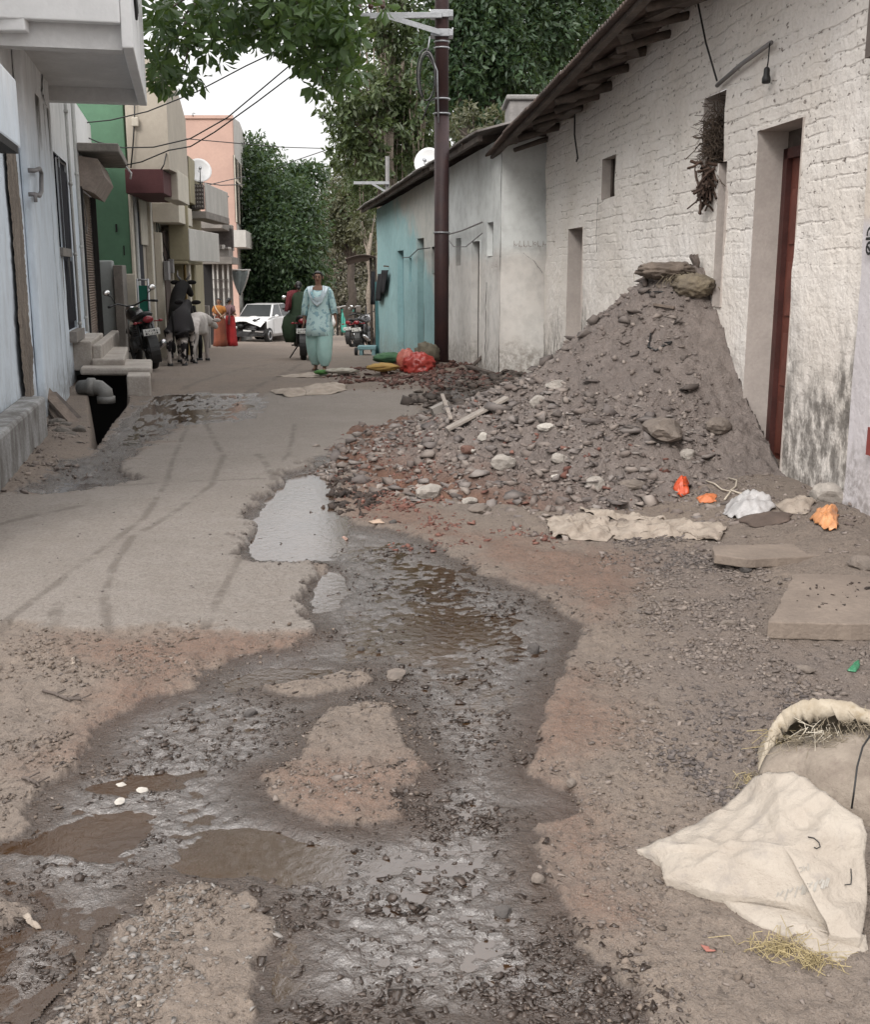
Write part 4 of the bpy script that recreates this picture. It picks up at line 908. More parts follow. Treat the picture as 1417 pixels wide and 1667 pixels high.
# yellow house with boxed balcony, dish and grille
yh = thing('yellow_house', 'olive and yellow house with a boxed cream balcony', 'house', at(300, 560, 27))
B('body', M_OLIVE, 272, 298, 250, 600, 26.0, 30.5, yh); B('upper_wall', M_OLIVE, 296, 309, 254, 330, 27.0, 30, yh)
g_ = B('window', M_DARK, 298.5, 305.5, 254, 287, 26.97, 26.99, yh, 0)
mb = MB()
for k in range(4):
    mb.bar(at(298.5 + k * 2.3, 254, 26.94), at(298.5 + k * 2.3, 287, 26.94), .02, .02)
    mb.bar(at(298.5, 258 + k * 9, 26.94), at(305.5, 258 + k * 9, 26.94), .02, .02)
mb.build('grille', M_BRICKD, g_)
B('balcony_side', M_OLIVE, 274, 306.5, 322, 424, 25.0, 25.15, yh); B('balcony_front', M_PALE, 307, 309, 372, 425, 25.0, 28.4, yh, sk=-.0); B('balcony_floor', M_OLIVE, 274, 306, 424.5, 430, 25.0, 28, yh)
B('ground_wall', M_YELLOW, 279, 302, 430, 600, 26.2, 26.4, yh); B('column', M_CREAM, 304, 309, 428, 600, 26.0, 26.3, yh); B('column', M_OLIVE, 311, 317, 428, 600, 27.6, 27.9, yh)
mb = MB(); c = at(289, 482, 26.15)
pts = [(c.x + .16 * math.cos(R(x)), 26.17, c.z + .2 * math.sin(R(x))) for x in range(0, 181, 15)]; mb.poly(pts + [(c.x - .16, 26.17, c.z - 1.2), (c.x + .16, 26.17, c.z - 1.2)]); mb.build('arched_opening', M_DARK, yh)
# grey unfinished concrete house with lattice balcony
ch = thing('concrete_house', 'bare grey concrete house with lattice balcony and ruined ledges', 'house', at(345, 560, 30))
B('body', M_CONC, 300, 317, 330, 610, 29.5, 34.5, ch, sk=-.17); B('balcony_slab', M_CONC, 308, 336, 344, 356, 28.0, 31.5, ch, sk=-.02)
lt = B('lattice_wall', M_BRICKD, 311, 332, 300, 341, 28.0, 28.12, ch)
mb = MB()
for i in range(5):
    for j in range(6): mb = MB(); mb.ball(at(313.5 + i * 4, 304 + j * 6.5, 27.99), (.022, .012, .03), 6, 0, 4); mb.build('lattice_block', M_CONC, lt)
[None]
B('balcony_front', M_PALE, 333, 336, 298, 345, 28.1, 31.4, ch, sk=-.02); B('ledge', M_CONC, 320, 362, 360, 372, 36.0, 39.5, ch); B('upper_wall', M_CONC, 325, 378, 366, 408, 39.0, 39.8, ch); B('ledge', M_CONC, 325, 372, 404, 418, 37.5, 39.5, ch); B('dark_ledge', M_BRICKD, 345, 379, 372, 404, 38.6, 38.95, ch)
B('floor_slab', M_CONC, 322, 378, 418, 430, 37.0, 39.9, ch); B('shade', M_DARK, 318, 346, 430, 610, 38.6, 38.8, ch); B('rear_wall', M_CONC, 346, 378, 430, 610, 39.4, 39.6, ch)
rr = random.Random(2)
for k in range(6): B('broken_block', M_PALE if k % 2 else M_CONC, 346 + k * 5, 350 + k * 5, 402 + rr.uniform(-4, 2), 406, 37.4, 37.8, ch)
for x in (346, 353, 362, 370): B('column', M_PALE, x, x + 2.5, 430, 610, 37.3, 37.5, ch)
for y in (455, 470): B('rail', M_BRICKD, 346, 372, y, y + 1.2, 37.2, 37.26, ch)
B('low_wall', M_CONC, 318, 342, 498, 610, 34.0, 34.3, ch)
mb = MB(); mb.tube([at(338, 342, 31), at(346, 350, 31.2), at(355, 335, 31.2), at(372, 320, 33)], .02, 5); mb.tube([at(340, 338, 31), at(341, 320, 31)], .05, 6); mb.build('rebar', M_BLACK, ch)
c = at(324, 279, 28.2); dish('satellite_dish', 'pale satellite dish on the lattice balcony of the concrete house', c, .30, (.35, -1, .35), Vector((c.x, c.y + .2, c.z - .45)))
# peach house
ph = thing('peach_house', 'peach and white two storey house beyond the concrete house', 'house', at(350, 560, 48))
a = at(297, 190, 46); b = at(378, 190, 46); zt_ = a.z; x2 = 0
mb = MB(); mb.box(a.x, b.x, 46, 46.2, -4, zt_ - .02); mb.build('side_wall', M_PEACH, ph)
prof = [(46.2, -4), (54.5, -4), (54.5, at(398, 218, 53).z), (50.5, at(398, 216, 52).z + .25), (46.2, zt_)]
xs = b.x + (x2 - b.x) * 0
mb = MB(); mb.prism([(b.x - .105 * (y - 46), y, z) for y, z in prof], (-5, 0, 0)); mb.build('body', M_PALE, ph)
FP = Facade((b.x, 46), (b.x - .105 * 8, 54), flip=True)
if FP.n.x < 0: FP = Facade((b.x, 46), (b.x - .105 * 8, 54))
w0 = FP.px(381, 300); w1 = FP.px(396, 300)
zA, zB = FP.px(388, 365)[1], FP.px(383, 258)[1]
mb = MB(); FP.box(mb, w0[0], w1[0], .003, .03, zA, zB); wn = mb.build('window', pm('dark_glass', (.05, .045, .045), .2, rough=.2), ph)
mb = MB()
for k in range(4): s_ = w0[0] + (w1[0] - w0[0]) * k / 3; FP.box(mb, s_ - .04, s_ + .04, .031, .07, zA, zB)
FP.box(mb, w0[0], w1[0], .071, .09, zA + (zB - zA) * .62, zA + (zB - zA) * .66); mb.build('frame', M_CREAM, wn)
s0_, s1_ = FP.px(379, 390)[0], FP.px(397, 390)[0]
mb = MB(); FP.box(mb, s0_, s1_, .003, .5, FP.px(385, 404)[1], FP.px(385, 378)[1]); mb.build('window_box', M_PALE, ph)
mb = MB(); mb.box(a.x - .02, b.x + .05, 45.93, 45.998, zt_ - .08, zt_ + .04); mb.build('coping', M_PEACH, ph)
mb = MB(); mb.tube([(at(314, 190, 45.9).x, 45.9, zt_), (at(314, 190, 45.9).x, 45.9, zt_ + .12), (at(318, 190, 45.9).x, 45.9, zt_ + .1)], .02, 5); mb.build('roof_spout', M_GREYPL, ph)
# cloth shade hanging like a shield
a = [at(x, y, 33.0) for x, y in ((377, 441), (405, 441), (404, 455), (399, 470), (392, 480), (385, 470), (379, 455))]
hb = thing('hanging_banner', 'grey shield shaped cloth hanging below the peach house', 'banner', at(391, 460, 40))
rows = []
for k in range(9):
    tt = k / 8; w = (1 - tt ** 1.5) * .5 + .015; cx = 391 + 0; y = 441 + 40 * tt
    rows.append([at(cx + (i / 6 - .5) * 2 * w * 27, y, 40.0 + .05 * math.sin(i * 1.9 + k * .3)) for i in range(7)])
mb = MB(); mb.sheet(rows); mb.build('cloth', pm('grey_cloth', (.22, .25, .25), .2, 6), hb, solid=.02)
mb = MB(); mb.tube([r[0] for r in rows], .025, 5); mb.tube([r[-1] for r in rows], .025, 5); mb.tube([at(370, 440, 40), at(408, 440, 40)], .03, 6); mb.build('hem', M_PALE, hb)
mb = MB(); mb.tube([at(370, 440, 40), at(370, 545, 40)], .035, 6); mb.build('pole', M_DARK, hb)
# ------------------------------------------------------------------ pipes, meters, cables and stains on the left-hand fronts
M_PVC = pm('grey_white_pvc', (.50, .50, .49), .2, 5)
for px_, y0_, y1_ in ((116, 190, 556), (127, 175, 545)):
    s_m = FL.px(px_, 400)[0]; z0_, z1_ = FL.px(px_, y1_)[1], FL.px(px_, y0_)[1]; mb = MB(); mb.tube([FL.p(s_m, .045, z0_), FL.p(s_m, .045, z1_)], .022, 8)
    for zk in np.linspace(z0_ + .2, z1_ - .1, 4): mb.lathe([(.030, -.02), (.030, .02)], FL.p(s_m, .045, float(zk)), 8)
    mb.build('rain_pipe', M_PVC, wh)
for s_, z_, w_, h_ in ((2.9, 1.35, .30, .40), (3.7, 1.5, .22, .3)): fbx('meter_box', M_GREYPL, s_, s_ + w_, .17, .27, z_, z_ + h_)
mb = MB(); mb.tube([FB.p(3.05, .2, 1.75), FB.p(3.05, .06, 2.2), FB.p(3.0, .05, 2.9)], .014, 5); mb.tube([FB.p(3.8, .2, 1.8), FB.p(3.6, .06, 2.3), FB.p(3.2, .05, 2.6)], .012, 5); mb.build('meter_cable', M_BLACK, fg)
for k, s_ in enumerate((.25, 2.1, 5.2)): mb = MB(); mb.tube([FB.p(s_, .07, -.6), FB.p(s_, .07, 2.9)], .035, 8); mb.build('rain_pipe', M_PVC, fg)
M_STREAK = pm('rain_streaks', (.17, .155, .135), .4, 9, stretch=(1, 1, .2))
def streaks(F, s0, s1, ztop, n, par, d, seed):
    rr = random.Random(seed)
    for k in range(n):
        s = rr.uniform(s0, s1); l = rr.uniform(.25, .8); w = rr.uniform(.012, .04); mb = MB(); vs = []
        for i in range(9):
            t_ = i / 8; ww = w * (1 - t_) ** .7 * rr.uniform(.6, 1.2) + .002; x = s + .01 * math.sin(i * 1.3 + k); vs += [F.p(x - ww, d, ztop - l * t_), F.p(x + ww, d, ztop - l * t_)]
        mb.add(vs, [(2 * i, 2 * i + 1, 2 * i + 3, 2 * i + 2) for i in range(8)]); mb.build('rain_streak', M_STREAK, par)
streaks(FL, W1[0] - .05, W1[1] + .3, W1[2] - .12, 6, wh, .03, 1)
streaks(FL, pa + .05, pb - .1, 3.3, 7, wh, .097, 2)
streaks(FL, sN + .1, sF - .1, BZ + .9, 8, wh, dO + .004, 3)
streaks(FL, .5, 2.6, 3.0, 5, wh, .036, 4)
# ------------------------------------------------------------------ trees: limbs to leaf clumps, many small leaf faces
def leaf_mesh(name, P, D, size, mat, parent, width=.42, fold=.25, tint=None, rng=None, wpos=.55):
    """P leaf bases, D leaf directions; every leaf is six corners folded along the midrib"""
    rng = rng or RNG; n = len(P); D = D / (np.linalg.norm(D, axis=1, keepdims=True) + 1e-9)
    S = np.cross(D, rng.normal(size=(n, 3))); S /= np.linalg.norm(S, axis=1, keepdims=True) + 1e-9
    N = np.cross(S, D); L = (size * rng.uniform(.65, 1.25, n))[:, None]; W = L * width * rng.uniform(.8, 1.2, (n, 1)) * .5
    a = P; m1 = P + D * L * .5 - N * L * .03; tip = P + D * L * 1.0 - N * L * .14
    l = P + D * L * wpos + S * W + N * W * fold; r = P + D * L * wpos - S * W + N * W * fold
    V = np.stack([a, l, tip, r, m1], 1).reshape(-1, 3); b = np.arange(n)[:, None] * 5
    Fc = np.concatenate([np.concatenate([b, b + 4, b + 2, b + 1], 1), np.concatenate([b, b + 3, b + 2, b + 4], 1)])
    tt = rng.random(n) if tint is None else tint
    return np_obj(name, V, Fc, mat, parent, False, np.repeat(tt, 5))
def blob_leaves(blobs, per, rng, droop=.25, thin=0.0):
    """leaf bases and directions filling ellipsoid clumps, denser towards the skin, grouped on twigs"""
    Ps, Ds, Ts = [], [], []
    for c, r in blobs:
        rv = np.array(r if isinstance(r, (tuple, list)) else (r, r, r * .8)); n = int(per * (rv[0] * rv[1] * rv[2]) ** .667)
        k = max(6, n // 14); d = rng.normal(size=(k, 3)); d /= np.linalg.norm(d, axis=1, keepdims=True)
        tw = np.array(c) + d * rv * (rng.random((k, 1)) ** .45) * rng.uniform(.75, 1.12, (k, 1)); ct = rng.random(k)
        idx = rng.integers(0, k, n); P = tw[idx] + rng.normal(size=(n, 3)) * rv.mean() * .11
        D = d[idx] * .7 + rng.normal(size=(n, 3)) * .8; D[:, 2] -= droop
        Ps.append(P); Ds.append(D); Ts.append(np.clip(ct[idx] * .75 + rng.random(n) * .3, 0, 1))
    return np.concatenate(Ps), np.concatenate(Ds), np.concatenate(Ts)
M_BARK = pm('bark', (.13, .105, .085), .45, 5, c2=(.075, .06, .05), bump=1.0, bscale=18, bd=.04, stretch=(1, 1, .3))
M_BARKP = pm('pale_bark', (.33, .28, .23), .4, 5, c2=(.20, .165, .135), bump=.9, bscale=18, bd=.04, stretch=(1, 1, .3))
def limb(mb, a, b, r0, r1, rr, n=6, wig=.08):
    a, b = Vector(a), Vector(b); L = (b - a).length; pts, rs = [], []
    for i in range(n + 1):
        t_ = i / n; p = a.lerp(b, t_) + Vector((rr.uniform(-1, 1), rr.uniform(-1, 1), rr.uniform(-.6, .6))) * L * wig * math.sin(t_ * math.pi) * .6 + Vector((0, 0, L * .08 * math.sin(t_ * math.pi)))
        pts.append(p); rs.append(r0 + (r1 - r0) * t_)
    mb.tube(pts, rs, 7)
def tree(name, label, base, fork, blobs, lm, leaf, per, trunk_r, bark, group=None, seed=1, width=.42, droop=.25, limbs=True):
    rng = np.random.default_rng(seed); rr = random.Random(seed)
    t_ = thing(name, label, 'tree', base, group); base, fork = Vector(base), Vector(fork)
    mb = MB(); k = 8
    pts = [base.lerp(fork, i / k) + Vector((rr.uniform(-.5, .5), rr.uniform(-.5, .5), 0)) * trunk_r * (0 if i in (0, k) else 1) for i in range(k + 1)]
    mb.tube(pts, [trunk_r * (1.35 if i == 0 else 1 - .35 * i / k) for i in range(k + 1)], 10); mb.build('trunk', bark, t_)
    if limbs:
        mb = MB()
        for c, r in blobs: limb(mb, fork - Vector((0, 0, rr.random() * .15 * (fork - base).length)), c, trunk_r * .42, trunk_r * .07, rr)
        mb.build('limbs', bark, t_)
    P, D, T = blob_leaves(blobs, per, rng, droop); leaf_mesh('crown', P, D, leaf, lm, t_, width, tint=T, rng=rng); return t_
LM_DARK = leaf_mat('leaf_dark', (.022, .050, .026), (.062, .105, .048), .28)
LM_MID = leaf_mat('leaf_mid', (.028, .055, .020), (.085, .125, .040), .28)
LM_BROAD = leaf_mat('leaf_broad', (.022, .052, .022), (.085, .15, .045), .32, .38)
LM_GREY = leaf_mat('leaf_olive', (.042, .068, .030), (.110, .140, .060), .25)
LM_BROWN = leaf_mat('leaf_brownish', (.060, .064, .038), (.12, .118, .065), .2)
LM_HAZY = leaf_mat('leaf_hazy', (.105, .10, .075), (.185, .165, .125), .2)  # distance haze is put into this pale leaf colour
def blobs_px(rows): return [(tuple(at(x, y, Y)), r) for x, y, Y, r in rows]
# dark leafy tree beyond the peach house
tree('street_tree', 'dense dark green tree beyond the peach house and the white car', at(452, 575, 50) - Vector((0, 0, .8)), at(455, 420, 50),
     blobs_px([(430, 440, 50, 1.9), (475, 440, 50, 1.9), (452, 400, 49, 2.1), (412, 395, 51, 1.6), (495, 395, 51, 1.3), (420, 345, 51, 2.0), (462, 345, 50, 2.0), (410, 290, 52, 1.7), (437, 300, 51, 1.4), (490, 330, 51, 1.2), (482, 290, 52, 1.2), (503, 285, 52, 1.0), (415, 250, 53, 1.1), (420, 480, 50, 1.6), (470, 478, 50, 1.7), (405, 440, 51, 1.6), (490, 455, 50, 1.2), (440, 505, 50, 1.2)]),
     LM_DARK, .235, 1050, .35, M_BARK, seed=3, droop=.5)
# hazy brownish trees far behind, centre
tree('street_tree', 'hazy brownish tree far down the street behind the woman in blue', at(560, 540, 75) - Vector((0, 0, 1)), at(560, 470, 75),
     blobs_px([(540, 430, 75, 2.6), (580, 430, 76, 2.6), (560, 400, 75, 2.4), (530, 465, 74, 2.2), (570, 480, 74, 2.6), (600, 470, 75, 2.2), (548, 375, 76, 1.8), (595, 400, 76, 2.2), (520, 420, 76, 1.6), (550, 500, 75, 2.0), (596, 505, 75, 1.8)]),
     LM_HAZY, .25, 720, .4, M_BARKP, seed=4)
tree('street_tree', 'brown leaved tree between the dark tree and the turquoise roof', at(568, 530, 62) - Vector((0, 0, 1)), at(572, 420, 62),
     blobs_px([(540, 360, 62, 1.7), (565, 345, 62, 1.8), (590, 330, 62, 1.9), (555, 300, 63, 1.3), (578, 280, 63, 1.5), (600, 300, 62, 1.6), (535, 385, 62, 1.3), (598, 370, 61, 1.7), (560, 385, 62, 1.5), (545, 330, 63, 1.2)]),
     LM_BROWN, .23, 620, .3, M_BARK, seed=5, droop=.4)
# tall creeper hung tree behind the turquoise roof, with the grey stem
tree('creeper_tree', 'tall tree with hanging creepers behind the turquoise roof left of the pole', at(622, 560, 36) - Vector((0, 0, .8)), at(632, 200, 36),
     blobs_px([(600, 215, 35, 1.0), (622, 180, 36, 1.1), (655, 170, 36, 1.2), (600, 150, 35, 1.0), (590, 250, 35, .9), (640, 130, 36, 1.2), (680, 140, 36, 1.1), (560, 190, 35, .8), (545, 165, 35, .7), (570, 130, 35, .9), (660, 220, 36, 1.1), (685, 200, 37, 1.2), (690, 90, 36, 1.1), (650, 60, 36, 1.0), (612, 60, 36, .9), (610, 285, 35, .7), (655, 265, 36, 1.0), (690, 250, 37, 1.0), (580, 225, 35, .7), (560, 255, 36, .6), (630, 20, 36, 1.1), (690, 30, 36, 1.1), (660, -50, 36, 1.5), (610, -60, 36, 1.3)]),
     LM_GREY, .24, 520, .30, M_BARKP, seed=6, droop=.7)
o_ = [q for q in bpy.data.objects if q.get('label', '').startswith('tall tree with hanging')][0]
rr = random.Random(8); mb = MB()
for k in range(34):
    x = rr.uniform(575, 690); y = rr.uniform(60, 230); l = rr.uniform(60, 190)
    mb.tube([at(x, y, 35.5), at(x + rr.uniform(-4, 4), y + l * .5, 35.4), at(x + rr.uniform(-8, 8), y + l, 35.5)], rr.uniform(.012, .03), 4, caps=False)
for k in range(7):
    x = 622 + k * 3; mb.tube([at(x, 210, 35.3), at(x + rr.uniform(-6, 6), 280, 35.2), at(x + rr.uniform(-10, 10), 370, 35.3)], .035, 5)
mb.build('creepers', M_BARKP, o_)
# big dark trees behind the houses on the right
tree('street_tree', 'huge dark green tree behind the grey house right of the pole', at(760, 480, 30) - Vector((0, 0, .5)), at(765, 190, 30),
     blobs_px([(745, 140, 30, 1.1), (790, 130, 30, 1.3), (835, 120, 31, 1.3), (750, 80, 30, 1.3), (805, 70, 30, 1.4), (855, 60, 31, 1.4), (900, 80, 32, 1.3), (740, 20, 30, 1.3), (790, 10, 30, 1.4), (850, 0, 31, 1.5), (910, 20, 32, 1.4), (960, 30, 33, 1.3), (950, -20, 33, 1.6), (765, 185, 30, .9), (815, 175, 31, .8), (880, 125, 32, 1.0), (930, 70, 33, 1.0), (760, -60, 30, 1.7), (850, -80, 31, 1.9), (940, -100, 32, 2.0), (1010, -20, 34, 1.5), (735, 100, 30, .9), (775, 160, 30, .9), (870, 150, 33, .8)]),
     LM_DARK, .19, 950, .28, M_BARK, seed=7, droop=.5)
tree('street_tree', 'sparse reddish bush tree over the grey house roof beside the pole', at(780, 400, 27) - Vector((0, 0, .5)), at(775, 235, 27),
     blobs_px([(752, 215, 27, .55), (790, 205, 27, .6), (738, 235, 27, .45), (770, 190, 27, .5), (812, 190, 27, .45), (735, 200, 27, .4)]),
     LM_BROWN, .15, 620, .10, M_BARK, seed=17)
tree('street_tree', 'pale olive tree hanging over the street centre behind the pole', at(700, 500, 44) - Vector((0, 0, 1)), at(690, 250, 44),
     blobs_px([(590, 210, 44, 1.5), (625, 250, 44, 1.6), (660, 230, 44, 1.6), (590, 270, 45, 1.4), (700, 210, 44, 1.6), (640, 300, 44, 1.5), (680, 290, 44, 1.4), (600, 320, 45, 1.3), (720, 260, 44, 1.5), (660, 170, 44, 1.6), (615, 170, 44, 1.3), (700, 120, 45, 1.7), (640, 110, 45, 1.5)]),
     LM_GREY, .22, 560, .3, M_BARK, seed=18, droop=.4)
# broad leaved tree reaching over the street from behind the white house: rosettes of big leaves
def rosettes(rows, per_r, leaf, rng):
    P, D, T = [], [], []
    for x, y, Y, n, sx, sy in rows:
        for k in range(n):
            c = np.array(at(x + rng.normal() * sx, y + rng.normal() * sy, Y + rng.normal() * .7)); tone = rng.random()
            ax = np.array([rng.normal() * .5, -.5 + rng.normal() * .4, rng.normal() * .5 - .1])
            for j in range(per_r):
                a = 2 * math.pi * j / per_r + rng.random() * .5
                d = np.array([math.cos(a), rng.normal() * .35, math.sin(a) - .35]) + ax * .5
                P.append(c + d * .03); D.append(d); T.append(min(1, max(0, tone * .6 + rng.random() * .35 + (.25 if x > 420 else -.1))))
    return np.array(P), np.array(D), np.array(T)
bt = thing('broadleaf_tree', 'broad leaved tree arching over the street from behind the white house', 'tree', (-9.2, 17, -.3))
rng = np.random.default_rng(12)
rows = [(262, 30, 16, 16, 16, 22), (265, 90, 16, 14, 14, 20), (255, 125, 16, 8, 10, 10), (290, 60, 16, 9, 14, 18), (295, 128, 16, 6, 14, 10), (330, 30, 16, 12, 18, 16), (345, 75, 16, 8, 16, 12), (375, 25, 16, 14, 18, 16), (382, 60, 16, 7, 12, 12), (420, 30, 16, 18, 20, 20), (415, 65, 16, 6, 12, 8), (455, 20, 15.5, 20, 18, 18), (470, 60, 15.5, 16, 18, 16), (500, 30, 15.5, 22, 18, 20), (505, 85, 15.5, 14, 12, 14), (540, 25, 15.5, 22, 18, 20), (540, 75, 15.5, 18, 14, 18), (545, 125, 15.5, 9, 9, 12), (565, 60, 15.5, 14, 12, 22), (575, 110, 15.5, 5, 8, 12), (518, 140, 15.5, 3, 6, 6),
        (280, -30, 16, 16, 30, 18), (360, -35, 16, 18, 34, 18), (440, -40, 15.5, 22, 34, 20), (520, -40, 15.5, 24, 34, 20), (580, -20, 15.5, 12, 20, 20), (400, -110, 15, 26, 80, 30), (520, -110, 15, 26, 50, 30), (440, -210, 14, 26, 60, 40), (300, -200, 14, 26, 70, 40), (330, -330, 13, 40, 70, 60), (200, -330, 13, 34, 80, 60), (330, -520, 12, 50, 60, 70), (180, -520, 12, 50, 80, 70), (60, -560, 12, 40, 70, 80), (340, -720, 11.5, 50, 50, 60), (200, -740, 11.5, 60, 70, 70), (60, -760, 11.5, 50, 70, 70), (300, -900, 11, 50, 60, 60), (140, -900, 11, 50, 70, 60)]  # highest rows are unseen canopy, added so the puddles mirror dark leaves
P, D, T = rosettes(rows, 8, .22, rng); leaf_mesh('crown', P, D, .20, LM_BROAD, bt, .44, .15, T, rng, .66)
mb = MB(); rr = random.Random(4)
mb.tube([(-9.2, 17, -.3), (-9.0, 17, 3), (-8.2, 16.8, 6.0)], [.32, .26, .2], 10); mb.build('trunk', M_BARK, bt)
mb = MB(); top = Vector((-8.2, 16.8, 6.0))
main = [top, at(200, -520, 14), at(250, -60, 16.4), at(340, -20, 16.2), at(430, -10, 15.9), at(520, 0, 15.6), at(575, 40, 15.5)]; mb.tube(main, [.18, .15, .12, .10, .07, .045, .02], 8)
for x, y, Y, n, sx, sy in rows:
    s_ = min(main[1:], key=lambda p: (p - at(x, y, Y)).length); limb(mb, s_, at(x, y, Y), .03, .008, rr, 4)
mb.build('limbs', M_BARK, bt)
# ------------------------------------------------------------------ stones: many small ones merged per kind of ground ('stuff'), big ones as things
def _hulls(n, seed=3):
    """angular convex chips: hulls of a few random points"""
    rr = random.Random(seed); out = []
    while len(out) < n:
        bm = bmesh.new()
        for _ in range(rr.randint(6, 10)):
            v = Vector((rr.gauss(0, 1), rr.gauss(0, 1), rr.gauss(0, 1))).normalized() * rr.uniform(.75, 1.1); bm.verts.new(v)
        r_ = bmesh.ops.convex_hull(bm, input=bm.verts); loose = [v for v in bm.verts if not v.link_faces]
        bmesh.ops.delete(bm, geom=loose, context='VERTS'); bmesh.ops.triangulate(bm, faces=bm.faces); bmesh.ops.recalc_face_normals(bm, faces=bm.faces); bm.verts.index_update()
        out.append((np.array([v.co[:] for v in bm.verts]), np.array([[v.index for v in f.verts] for f in bm.faces]))); bm.free()
    return out
HULLS = _hulls(28)
def chips(name, P, size, mat, rng, flat=(.3, .7), sink=.4, tint=None):
    """angular stone chips, part sunk in the ground, merged into one mesh"""
    P = np.asarray(P); P = P[(P[:, 0] < 1.50 + (15.35 - P[:, 1]) * .11 - .05) | (P[:, 1] < 6.4)]; size = size[:len(P)]; n = len(P); which = rng.integers(0, len(HULLS), n); Vs, Fs, Ts = [], [], []; base = 0
    tt_ = np.clip(rng.beta(1.2, 2.6, n) if tint is None else tint, 0, 1)
    for h in range(len(HULLS)):
        ix = np.where(which == h)[0]; m = len(ix)
        if m == 0: continue
        V0, F0 = HULLS[h]; k = len(V0); W = np.repeat(V0[None], m, 0); sz = size[ix]
        fl = rng.uniform(*flat, m); sc = np.stack([rng.uniform(.8, 1.35, m), rng.uniform(.6, 1.05, m), fl], 1) * sz[:, None]; W = W * sc[:, None]
        T = rng.normal(size=m) * .32; c, s = np.cos(T)[:, None], np.sin(T)[:, None]
        y = W[..., 1] * c - W[..., 2] * s; z = W[..., 1] * s + W[..., 2] * c; x0 = W[..., 0]
        A = rng.uniform(0, 2 * np.pi, m); c, s = np.cos(A)[:, None], np.sin(A)[:, None]; W = np.stack([x0 * c - y * s, x0 * s + y * c, z], -1)
        C = P[ix].copy(); C[:, 2] += sz * fl * (1 - 2 * sink)
        Vs.append((W + C[:, None]).reshape(-1, 3)); Fs.append((F0[None] + base + (np.arange(m) * k)[:, None, None]).reshape(-1, 3)); Ts.append(np.repeat(tt_[ix], k)); base += m * k
    return tag(np_obj(name, np.concatenate(Vs), np.concatenate(Fs), mat, None, False, np.concatenate(Ts)), kind='stuff')
def sample_px(poly, n, rng, by_area=True):
    """random plan points inside a patch outlined in photo pixels, even over the ground"""
    pl = np.array(plan(poly)); lo, hi = pl.min(0), pl.max(0); out = np.zeros((0, 2)); fe = .16 * float(min(hi - lo)); lo, hi = lo - fe, hi + fe; lo[1] = max(lo[1], 1.5)
    while len(out) < n:
        q = rng.uniform(lo, hi, (n * 3, 2))
        if by_area is False:      # denser near the camera
            q = q[rng.random(len(q)) < (lo[1] / q[:, 1]) ** 1.6]
        d_ = sdist(q[:, 0], q[:, 1], pl) + fe * 2.2 * (fbm(q[:, 0] * 3, q[:, 1] * 3, 77, 3) - .5); clump = .10 + .90 * sstep(.42, .62, fbm(q[:, 0] * 4.5, q[:, 1] * 4.5, 78, 3))
        out = np.concatenate([out, q[rng.random(len(q)) < sstep(-fe, fe, d_) * clump]])
    return out[:n]
def on_ground(q): return np.column_stack([q, ground(q[:, 0], q[:, 1])])
rng = np.random.default_rng(40)
M_CHIP = tinted('grey_chips', (.135, .112, .10), (.30, .25, .215)); M_CHIPD = tinted('dark_chips', (.085, .072, .068), (.22, .185, .165))
M_RUB = tinted('rubble_chips', (.14, .112, .10), (.36, .31, .275)); M_BRK = tinted('brick_chips', (.12, .05, .038), (.26, .13, .10))
t = NT('wet_pebbles'); a_ = t.attr('tint').outputs['Fac']
M_WETP = t.fin(t.mix(a_, (.036, .026, .021), (.090, .068, .056)), t.mix(a_, (.14,) * 3, (.38,) * 3), t.bump(t.noise(80, 3), .4, .004))
def lognorm(n, med, sg, lo, hi): return np.clip(med * np.exp(rng.normal(size=n) * sg), lo, hi)
q = sample_px([(1000, 885), (1090, 880), (1180, 905), (1250, 960), (1260, 1040), (1450, 1060), (1450, 1150), (1290, 1140), (1230, 1240), (1190, 1290), (1110, 1200), (1050, 1080), (1060, 960)], 4600, rng)
chips('gravel', on_ground(q), lognorm(len(q), .0085, .5, .004, .026), M_CHIP, rng)
q = sample_px([(1000, 872), (1100, 872), (1150, 895), (1160, 925), (1080, 930), (1010, 910)], 1100, rng); chips('gravel', on_ground(q), lognorm(len(q), .011, .35, .006, .024), M_CHIPD, rng)
q = sample_px([(880, 900), (1000, 900), (1230, 1230), (1417, 1560), (1417, 1667), (1060, 1667), (940, 1500), (890, 1380), (870, 1200), (960, 1050)], 2400, rng); chips('loose_gravel', on_ground(q), lognorm(len(q), .0042, .6, .002, .016), M_CHIP, rng)
q = sample_px([(1110, 1120), (1300, 1130), (1250, 1290), (1190, 1310), (1100, 1250)], 1500, rng); chips('gravel', on_ground(q), lognorm(len(q), .008, .45, .004, .02), M_CHIPD, rng)
q = sample_px([(-60, 1040), (500, 1035), (400, 1070), (300, 1120), (150, 1190), (50, 1290), (-60, 1350)], 900, rng); chips('loose_gravel', on_ground(q), lognorm(len(q), .004, .6, .002, .015), M_CHIP, rng)
q = sample_px([(50, 1680), (180, 1540), (250, 1440), (400, 1450), (440, 1500), (415, 1680)], 900, rng); chips('loose_gravel', on_ground(q), lognorm(len(q), .0075, .5, .003, .02), tinted('flat_bluish_chips', (.17, .15, .135), (.30, .28, .265)), rng, flat=(.12, .28), sink=.5)
q = sample_px([(430, 1265), (560, 1150), (640, 1145), (690, 1250), (640, 1330), (450, 1300)], 260, rng); chips('loose_gravel', on_ground(q), lognorm(len(q), .007, .5, .003, .018), M_CHIP, rng)
q = sample_px([(-60, 840), (540, 840), (500, 1030), (-60, 1030)], 260, rng); chips('loose_gravel', on_ground(q), lognorm(len(q), .0045, .5, .002, .012), M_CHIPD, rng)
